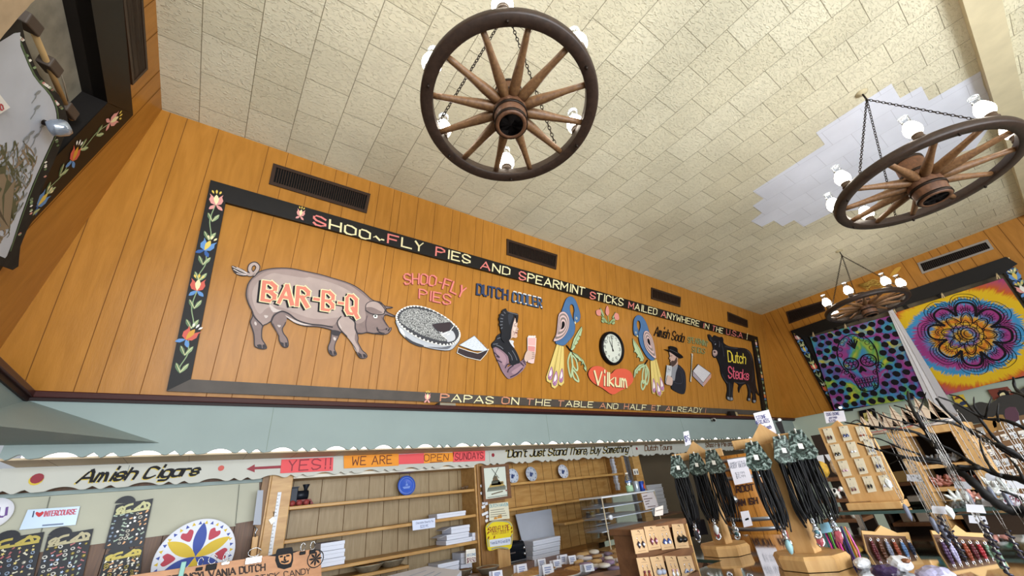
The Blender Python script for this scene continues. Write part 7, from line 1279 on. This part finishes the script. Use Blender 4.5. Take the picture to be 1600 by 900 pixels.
for i in range(8): y = yl-.08-(yl-yr-.16)*i/8; p = V((XS+.06, y, zsh[1]+.002)); mb = MB(); mb.box((p.x-.0, p.y-.045, p.z), (p.x+.03, p.y+.045, p.z+.05), mat('b5aca0', .5), bev=.003); mb.box((p.x-.0015, p.y-.03, p.z+.015), (p.x, p.y+.03, p.z+.037), mat('3a3034', .4)); tag(mb.build('stone_tray'), 'small tray with a dark oval stone on the lowest visible board of the pine shelf', 'tray', 'stone trays on the lowest board')
for i, (x, y, r, m_, lab) in enumerate(((1520, 776, .05, CRY[0], 'pink crystal piece right of the pine shelf post'), (1528, 785, .045, WQ, 'white stone heap with a green base by the tree trunk'), (1535, 786, .03, GRN, 'green stone under the white heap'), (1497, 780, .05, WQ, 'tall pale crystal tower in front of the shelf'), (1555, 764, .06, WQ, 'pile of white stones beside the gem sign'), (1575, 770, .05, WQ, 'second pile of white stones behind the gem sign'))): cluster(ray(x, y).normalized()*3.2+EYE-V((0, 0, .03)), r, m_, lab, None, 50+i)
t = thing('mineral_stand', 'low dark stand under the loose stones right of the pine shelf', 'stand', ray(1545, 800).normalized()*3.2+EYE); q = ray(1540, 790).normalized()*3.2+EYE; mb = MB(); mb.box((q.x-.02, q.y-.9, .2), (q.x+.5, q.y+.1, q.z-.035), mat('3a2c22', .6)); mb.build('body', t); mb = MB(); mb.box((q.x-.03, q.y-.92, q.z-.035), (q.x+.5, q.y+.12, q.z-.03), mat('2f3d3c', .2)); mb.build('glass_top', t)
q = faceplane(1580, 785, 2.6); cardsign(q, [(1566, 792), (1604, 806), (1600, 772), (1570, 768)], 'white card about gem stones at the right edge', [('GEM', [(1570, 784), (1596, 788), (1594, 777), (1570, 774)]), ('STONES', [(1574, 794), (1600, 800), (1598, 791), (1574, 786)])], ink='7a3a4c')
# wooden sailing ships on top of the shelf
SAIL = mat('d2bfa8', .7, name='sail_cloth', vary=.05, vscale=6)
def ship(px, py, L, lab, hull, stripe):
    p = px_(px, py, XS+.15); p = V((p.x, p.y, ztop+.001)); t = thing('model_ship', lab, 'ship', p, 'model sailing ships on the pine shelf'); e = V((0, -1, 0)); z = V((0, 0, 1)); w = L*.09
    def sec(s, hw, dz, kz): c = p+e*(L*s); return [c+V((-hw, 0, L*.02+dz+kz)), c+V((hw, 0, L*.02+dz+kz)), c+V((hw*.4, 0, L*.02+dz-.0)), c+V((-hw*.4, 0, L*.02+dz))]
    S = [sec(-.5, w*.5, L*.04, L*.10), sec(-.25, w, L*.01, L*.09), sec(.1, w, 0, L*.09), sec(.35, w*.7, L*.02, L*.10), sec(.55, .002, L*.07, L*.08)]; mb = MB(); vs = [q for s in S for q in s]
    mb.add(vs, [(0, 1, 2, 3), (16, 19, 18, 17)]+[(4*i+j, 4*i+(j+1) % 4, 4*i+4+(j+1) % 4, 4*i+4+j) for i in range(4) for j in range(4)], hull); mb.build('hull', t)
    mb = MB()
    for i in range(4): mb.beam(S[i][0]+V((-.001, 0, -L*.02)), S[i+1][0]+V((-.001, 0, -L*.02)), .003, L*.02, stripe, up=z)
    mb.build('stripe', t); mb = MB(); mb.box((p.x-w, p.y-L*.2, p.z), (p.x+w, p.y+L*.2, p.z+L*.025), M_walnut); mb.build('cradle', t)
    for m_, h in ((-.28, .62), (.0, .8), (.28, .66)):
        a = p+e*(L*m_)+z*(L*.1); mb = MB(); mb.tube([a, a+z*(L*h)], L*.012, M_walnut, 6); mb.build('mast', t)
        for sg in (-1, 1): mb = MB(); f0 = a+z*(L*h*.08); mb.prism([f0+e*sg*L*.012, f0+e*sg*L*(.27 if sg > 0 else .19)+z*L*h*.03, a+z*(L*h*.96)+e*sg*L*.012], (.003, 0, 0), SAIL); mb.build('sail', t)
    a = p+e*(L*.5)+z*(L*.15); mb = MB(); mb.prism([a, p+e*(L*.28)+z*(L*.72), p+e*(L*.30)+z*(L*.2)], (.003, 0, 0), SAIL); mb.build('jib', t); mb = MB(); mb.tube([a, a+e*L*.2+z*L*.06], L*.009, M_walnut, 5)
    for k in (.28, 0, -.28): mb.tube([a+e*L*.18+z*L*.05, p+e*(L*k)+z*(L*.7)], .0012, mat('6b5a48', .7), 4)
    mb.build('rigging', t)
ship(1374, 680, .22, 'leftmost model sailing ship on the pine shelf', mat('d9cdb8', .5), mat('b8484a', .5)); ship(1411, 674, .22, 'middle model sailing ship on the pine shelf', mat('c9a878', .5), mat('b8484a', .5)); ship(1455, 668, .255, 'rightmost model sailing ship with a white hull', mat('e4ddd6', .5), mat('4a4a58', .5))
# far wall things
PW_ = planeX(9.28)
t = thing('scalloped_valance', 'dark grey wavy valance along the mint wall at the right', 'valance', PW_.hit(1540, 640)); mb = MB(); pts = [(1470, 668)]+sm([(1478, 640), (1495, 630), (1510, 636), (1530, 628), (1548, 630), (1565, 618), (1585, 616), (1610, 600), (1660, 590)], 4, False)+[(1700, 625), (1600, 655), (1520, 662)]; sheet(mb, PW_, pts, .05, .02, mat('3e3c3a', .7)); mb.build('board', t)
def pic(quad, lab, bg, shapes, fr=None):
    t = thing('wall_picture', lab, 'picture', PW_.hit(*quad[0])); mb = MB(); sheet(mb, PW_, quad, .005, .02, bg)
    if fr: P = PW_.hits(quad, .028); stroke3(mb, P+[P[0]], .05, PW_.n, fr)
    mb.build('panel', t); mb = MB()
    for q, m_ in shapes: flat(mb, PW_, sm(q, 3), .027+.0005*len(mb.v) % .004, m_)
    mb.build('painting', t)
BRN = mat('7a3a2c', .6)
pic([(1556, 630), (1590, 621), (1574, 604), (1543, 609)], 'red brown picture of a black and white animal on the mint wall', BRN, [([(1558, 614), (1570, 609), (1578, 618), (1566, 622)], BLK), ([(1562, 616), (1568, 613), (1571, 618), (1564, 620)], CRM), ([(1555, 624), (1578, 619), (1588, 620), (1558, 629)], CRM), ([(1576, 610), (1580, 613), (1577, 614)], CRM)])
pic([(1497, 639), (1513, 636), (1505, 616), (1488, 619)], 'small yellow picture with dark marks left of the brown picture', mat('d9b83c', .6), [([(1500, 634), (1511, 631), (1509, 626), (1500, 629)], mat('2b3a5c', .6)), ([(1491, 624), (1500, 622), (1497, 618)], BRN)])
pic([(1350, 662), (1369, 658), (1364, 640), (1345, 644)], 'small yellow picture in a black frame behind the branches', mat('c9b86c', .6), [([(1352, 655), (1362, 652), (1360, 646), (1354, 648)], mat('8a7a3c', .6))], BLK)
pic([(1476, 640), (1484, 638), (1478, 622), (1470, 624)], 'narrow cream picture beside the white hanging strip', mat('d8c79c', .6), [([(1474, 634), (1480, 632), (1477, 627)], RED)])
t = thing('display_wall', 'brown pegboard of silver jewellery cards at the right edge', 'display', PX.hit(1570, 720)); PD_ = planeX(4.6); mb = MB(); sheet(mb, PD_, [(1535, 790), (1660, 770), (1640, 640), (1500, 668)], -.02, .02, mat('6f543a', .6)); mb.build('board', t)
rw = random.Random(6)
for r in range(5):
    for c in range(7):
        x = 1512+c*14+r*8+rw.uniform(-2, 2); y = 671-c*2.6+r*17+rw.uniform(-2, 2); w = rw.uniform(8, 11); h = rw.uniform(9, 13)
        if x > 1612: continue
        t = thing('jewellery_card', 'white card with silver jewellery on the brown pegboard', 'card', PD_.hit(x, y), 'cards on the brown pegboard'); mb = MB(); sheet(mb, PD_, [(x+5, y+h), (x+5+w, y+h-2), (x+w, y-2), (x, y)], .001, .002, rw.choice([mat('d5d8de', .5), mat('c2c8d0', .5), mat('e0ddd6', .5)])); mb.build('card', t); mb = MB(); p = PD_.hit(x+3+w*.4, y+h*.55, .008); mb.ball(tuple(p), .012, M_silver, 7); mb.build('silver_charm', t)
for i, (x, y, m_) in enumerate(((1548, 676, mat('9a7440', .6)), (1563, 672, mat('7d6038', .6)), (1582, 660, mat('4a2f3c', .6)))): q = planeX(4.5); mb = MB(); sheet(mb, q, sm([(x-8, y), (x+10, y-4), (x+4, y-24), (x-12, y-20)], 2), 0, .03, m_); tag(mb.build('gift_bag'), ['tan pouch on the pegboard, left of the darker one', 'darker brown pouch on the pegboard', 'plum coloured pouch at the right edge'][i], 'bag')
# white gauzy strip hanging between the cloths
t = thing('hanging_strip', 'long white gauzy strip hanging between the skull and mandala cloths', 'strip', RW.hit(1430, 550, .13)); mb = MB()
for k, (xa2, xb2, m_) in enumerate(((1441, 1452, mat('d5d3d6', .7)), (1452, 1464, mat('e6e4e8', .7)), (1464, 1474, mat('c9c6ca', .7)))): pl = RW; sheet(mb, pl, [(xa2+24, 662), (xb2+28, 656), (1388+k*1.5, 478), (1384+k*1.5, 478)], .13+.012*k, .012, m_)
mb.build('fabric', t)
# feather charm on the chandelier chain
t = thing('wheat_bunch', 'dried golden wheat bunch on the wall behind the smallest wheel chandelier', 'decoration', RW.hit(1372, 445, .05)); mb = MB()
for k in range(26): a = RW.hit(1345+rw.uniform(-4, 4), 446+rw.uniform(-2, 2), .05); b = RW.hit(1350+k*1.1+rw.uniform(0, 6), 438+abs(k-13)*.7+rw.uniform(-3, 6), .06); mb.tube([a, b], .004, mat('a8873c', .7), 4); mb.ball(tuple(b), .014, mat('c2a04c', .7), 6, (.6, 1.6, .6))
mb.build('stalks', t); mb = MB(); sheet(mb, RW, sm([(1390, 432), (1398, 420), (1408, 417), (1402, 426)], 3), .0, .01, mat('c99a3c', .5)); tag(mb.build('gold_leaf'), 'small golden leaf ornament on the wall above the smallest chandelier', 'decoration')
# clutter between the stands and the earring board
PXB = planeX(3.6)
t = thing('trinket_shelf', 'dark wooden shelf rack with bags, cows and little trinkets left of the pine board', 'shelf', PXB.hit(1300, 780)); mb = MB(); mb.box((3.85, atX(1322, 760, 3.6).y, .3), (3.88, atX(1262, 720, 3.6).y, 1.78), mat('2a1f18', .7)); mb.build('back_panel', t)
ysA = atX(1268, 740, 3.6).y; ysB = atX(1322, 760, 3.6).y; tz = [PXB.hit(1290, y).z for y in (748, 781, 812, 845)]
for z in tz: mb = MB(); mb.box((3.6, min(ysB, ysA), z-.02), (3.85, max(ysA, ysB)+.05, z), M_walnut); mb.build('shelf_board', t)
nb = max(2, int((ysA-ysB-.06)/.09))
for i in range(nb):
    y = ysA-.06-i*.09; p = V((3.66, y, tz[0]+.001)); t = thing('candy_bag', 'clear bag of yellow and white sweets on the upper board of the trinket shelf', 'bag', p, 'sweet bags on the upper board'); mb = MB(); mb.rock((p.x, p.y, p.z+.06), .045, mat('c9b49a', .3, vary=.3, vscale=40) if i % 2 else mat('c9a040', .3, vary=.3, vscale=40), i, (.6, .9, 1.25), .12, 2); mb.build('sweets', t); mb = MB(); mb.prism([p+V((0, -.03, .10)), p+V((0, .03, .10)), p+V((0, .04, .15)), p+V((0, -.04, .15))], (.004, 0, 0), mat('d5d6da', .4)); mb.build('header_card', t)
for i in range(nb):
    y = ysA-.07-i*.09; p = V((3.66, y, tz[1]+.001)); t = thing('cow_figurine', 'little black and white cow figurine on the second board of the trinket shelf', 'figurine', p, 'cow figurines on the second board'); mb = MB(); mb.ball((p.x, p.y, p.z+.042), .03, WHT, 10, (.75, 1.2, .8)); mb.ball((p.x, p.y+.042, p.z+.056), .016, WHT, 8)
    for a in (-1, 1):
        for b in (-1, 1): mb.tube([V((p.x+a*.012, p.y+b*.022, p.z)), V((p.x+a*.012, p.y+b*.02, p.z+.03))], .006, WHT, 6)
    mb.build('body', t); mb = MB(); mb.ball((p.x-.004, p.y-.008, p.z+.045), .022, BLK, 8, (.9, .8, .8)); mb.build('black_patch', t); mb = MB(); mb.ball((p.x-.01, p.y+.05, p.z+.05), .009, mat('d9a0a0', .5), 6); mb.build('muzzle', t)
for r in (2, 3):
    for i in range(int((ysA-ysB-.04)/.062)): p = V((3.66, ysA-.06-i*.062, tz[r]+.001)); mb = MB(); mb.lathe([(.001, 0), (.014, 0), (.016, .02), (.009, .05), (.011, .065), (.001, .07)], [mat('8a8478', .3), mat('b9b3a0', .3), mat('6b4a34', .4), mat('c9c6bc', .25)][(i+r) % 4], p, 10); tag(mb.build('trinket'), f'small trinket in the row on the {["third","lowest"][r-2]} board of the trinket shelf', 'trinket', f'trinkets on the {["third","lowest"][r-2]} board')
# books low at the right edge
for i, (q, m_, lab) in enumerate((([(1566, 884), (1606, 882), (1604, 868), (1565, 868)], mat('2f4a8c', .4), 'thick blue book lying at the right edge'), ([(1578, 868), (1606, 866), (1604, 856), (1576, 858)], mat('8fae9c', .4), 'pale green book on top of the blue book'), ([(1568, 866), (1580, 866), (1580, 852), (1566, 854)], mat('b9a878', .4), 'tan booklet left of the green book'))): pl = faceplane(1585, 870, 2.55); mb = MB(); sheet(mb, pl, q, 0, .08, m_); tag(mb.build('book'), lab, 'book')
# ------------------------------------------------------------------ the black jewellery tree and its chains
M_br = mat('110e0e', .65, name='painted_branch', vary=.3, vscale=30, bump=.3); kb2 = K(1250, 600, 3); D0 = 1.75
def P2(x, y, d=D0): q = kb2(x, y)[0]; return EYE+ray(*q).normalized()*d
t = thing('jewellery_tree', 'black painted branch tree hung with chain necklaces at the right edge', 'tree', P2(1000, 700)); rb = random.Random(12)
def branch(pts, r0, r1, dd=0, nm='branch'):
    S = sm([(x, y) for x, y in pts], 5, False); n = len(S); off = [dd+.05*math.sin(i*.25+dd*30) for i in range(n)]; mb = MB(); mb.tube([P2(x, y, D0+off[i]+rb.uniform(-.004, .004)) for i, (x, y) in enumerate(S)], [(r0+(r1-r0)*i/(n-1))*.8*(1+.18*math.sin(i*1.7)) for i in range(n)], M_br, 7); mb.build(nm, t)
branch([(1180, 640), (1050, 605), (960, 580), (890, 535), (800, 450), (730, 400), (690, 370), (640, 300), (590, 220), (545, 150), (515, 90), (505, 35)], .017, .004, 0, 'trunk')
for pts, r, d in (([(700, 375), (600, 362), (520, 350), (400, 318), (270, 278)], .008, .05), ([(1150, 500), (1040, 450), (940, 430), (840, 392), (740, 385)], .012, -.06), ([(840, 392), (780, 355), (720, 315), (660, 285), (560, 240)], .007, -.02), ([(1160, 400), (1050, 350), (960, 300), (880, 270), (790, 215), (690, 130), (640, 70)], .011, .08), ([(790, 215), (700, 180), (600, 165), (500, 120), (440, 100)], .006, .08), ([(640, 300), (560, 235), (480, 215), (380, 205), (300, 195), (210, 180)], .007, .03), ([(300, 195), (270, 170), (240, 180)], .004, .03), ([(545, 150), (570, 100), (590, 40)], .004, .0), ([(515, 90), (480, 60), (470, 40)], .003, .0), ([(960, 300), (900, 240), (840, 160), (760, 70), (700, 50)], .006, .08), ([(1150, 250), (1060, 210), (960, 170), (860, 160), (740, 95), (650, 60)], .007, -.1), ([(860, 160), (820, 110), (815, 60)], .004, -.1), ([(930, 175), (925, 140), (930, 90)], .004, -.1), ([(870, 160), (880, 110), (900, 60)], .0035, -.1), ([(1150, 120), (1060, 60), (1010, 20), (1000, -30)], .008, -.05), ([(1060, 60), (1000, 40), (930, 30)], .004, -.05), ([(1050, 350), (1000, 340), (920, 290), (850, 230), (800, 210)], .006, .1), ([(600, 362), (560, 330), (470, 300), (380, 260), (330, 250)], .005, .05), ([(640, 300), (620, 250), (560, 200), (420, 160), (330, 120)], .005, -.03), ([(690, 370), (610, 350), (500, 345), (420, 375)], .005, .07), ([(940, 430), (900, 400), (860, 330), (840, 260)], .006, -.06), ([(840, 392), (760, 400), (700, 388)], .007, -.04), ([(1150, 620), (1080, 560), (1000, 520), (940, 500)], .008, .05), ([(400, 318), (360, 300), (340, 240)], .003, .05), ([(470, 300), (440, 250), (430, 210)], .003, .05), ([(1050, 450), (1010, 380), (960, 330)], .005, -.06)): branch(pts, r, r*.35, d)
M_ch = mat('8f8a86', .3, .9, name='chain_silver'); SPR_ = mat('3a3848', .2, .5, name='spiral_glass')
def necklace(x, y, y2, lab, kind, tagc=None, w=9, d=D0):
    a = P2(x, y, d); L = (a.z-(P2(x+(y2-y)*.62, y2, d)).z); L = max(.08, L); n = thing('chain_necklace', lab, 'necklace', a, 'chain necklaces on the black tree'); h = V((a.x, a.y, 0)).normalized(); u = V((h.y, -h.x, 0)); ww = w*.0006
    mb = MB(); N = int(L/.011); pts = [a+u*(ww*math.sin(math.pi*(k/N)**.5*.9)*s)+V((0, 0, .004-L*k/N)) for s in (-1, 1) for k in (range(N+1) if s < 0 else range(N, -1, -1))]
    mb.tube(pts, .0008, M_ch, 4)
    for i, p in enumerate(pts):
        if i % 2 == 0: mb.ball(tuple(p), .0017 if i % 4 else .0024, M_ch, 5)
    mb.build('chain', n); e = a+V((0, 0, -L))
    mb = MB()
    if kind == 0: mb.tube([e+u*(.006*math.cos(k*.9))+h*(.006*math.sin(k*.9))+V((0, 0, -.0022*k)) for k in range(28)], .0024, SPR_, 6); mb.tube([e, e+V((0, 0, -.064))], .003, M_ch, 6)
    elif kind == 1: mb.tube([e, e+V((0, 0, -.008)), e+V((0, 0, -.034)), e+V((0, 0, -.044))], [.002, .006, .0055, .001], CC['grey'], 6)
    elif kind == 2: mb.rock(tuple(e+V((0, 0, -.02))), .016, WQ, int(x), (.4, .55, 1), .3, 1)
    else: mb.tube([e, e+V((0, 0, -.008)), e+V((0, 0, -.05)), e+V((0, 0, -.055))], [.003, .009, .009, .002], CC['green'], 7)
    mb.build('pendant', n)
    if tagc is not None: q = a+V((0, 0, -L*tagc)); mb = MB(); mb.prism([q+u*p-h*.004+V((0, 0, z)) for p, z in ((-.018, -.008), (.016, -.013), (.019, .006), (-.012, .010))], -h*.001, mat('dcdce4', .5)); mb.build('price_tag', n)
specs = [(375, 170, 620, 1, None), (415, 215, 640, 0, .55), (430, 220, 660, 1, None), (445, 222, 610, 0, None), (460, 226, 690, 0, .8), (475, 180, 560, 2, None), (540, 110, 480, 2, None), (552, 115, 640, 0, .9), (580, 160, 500, 1, .92), (600, 220, 700, 0, None), (640, 300, 760, 3, .75), (690, 380, 800, 0, None), (505, 345, 640, 1, None), (330, 250, 560, 1, None), (280, 196, 430, 2, None), (740, 130, 420, 2, None), (760, 190, 500, 1, .8), (850, 250, 560, 0, None), (870, 270, 580, 0, None), (890, 275, 640, 3, .55), (940, 172, 400, 2, None), (960, 180, 420, 1, None), (800, 400, 690, 0, .55), (920, 430, 720, 1, None), (700, 180, 480, 1, None), (1000, 340, 640, 2, None)]
for i, (x, y, y2, k, tg) in enumerate(specs):
    side = 'left' if x < 520 else ('middle' if x < 750 else 'right'); kk = ['a dark spiral pendant', 'a grey stone point', 'a pale stone', 'a green stone'][k]
    necklace(x, y, y2, ('tagged ' if tg else '')+f'chain necklace with {kk} on the {side} branches of the black tree', k, tg, d=D0+rb.uniform(-.05, .06))

for x, y, lab in ((1313, 637, 'tiny bright spotlight at the lower left corner of the right window'), (1218, 656, 'tiny bright spotlight on the mint bulkhead above the right pine stand')):  # bulkhead one is a glowing disc added for a bright reflective spot
    p = RW.hit(x, y, .12) if x > 1300 else atY(x, y, 3.25); t = thing('spotlight', lab, 'light', p, None); d = (EYE-p).normalized(); mx = d.to_track_quat('Z', 'Y').to_matrix().to_4x4(); mb = MB(); mb.lathe([(.02, -.05), (.035, 0), (.035, .005), (.03, .005)], M_silver, p, 16, mx); mb.build('housing', t); mb = MB(); mb.lathe([(.03, .004), (.001, .006)], emit('f4f6ff', 30, 'spot_glow'), p, 16, mx); mb.build('bulb', t)

XD = 4.95; t = thing('dark_bookcase', 'dark brown shelving with small boxes behind the pine boards', 'shelf', atX(1400, 800, XD)); zt9 = atX(1400, 694, XD).z; ya9 = atX(1335, 700, XD).y; yb9 = atX(1520, 700, XD).y; DK = mat('2c2018', .6, name='bookcase_dark')
mb = MB(); mb.box((XD+.3, yb9, .1), (XD+.33, ya9, zt9), DK); mb.build('back_panel', t)
zq9 = [zt9, zt9-.3, zt9-.6, zt9-.9]
for z in zq9: mb = MB(); mb.box((XD, yb9, z-.025), (XD+.3, ya9, z), M_walnut); mb.build('shelf_board', t)
for y in (ya9, yb9): mb = MB(); mb.box((XD, y-.015, .1), (XD+.33, y+.015, zt9), DK); mb.build('side_panel', t)
r9 = random.Random(31); pr9 = None
for j, z in enumerate(zq9[1:]):
    y = ya9-.08
    while y > yb9+.2:
        h = r9.uniform(.08, .2); w = r9.uniform(.05, .11); mb = MB(); mb.box((XD+.05, y-w, z+.001), (XD+.2, y, z+h), r9.choice([mat('8a7a68', .5), mat('b5aea4', .5), mat('6b4a40', .5), mat('53606e', .5), mat('a48a5a', .5)]), bev=.004); tag(mb.build('small_box'), f'small box in the row on the {["upper", "middle", "lower"][j]} board of the dark bookcase', 'box', f'boxes on the {["upper", "middle", "lower"][j]} board of the dark bookcase'); y -= w+r9.uniform(.02, .12)
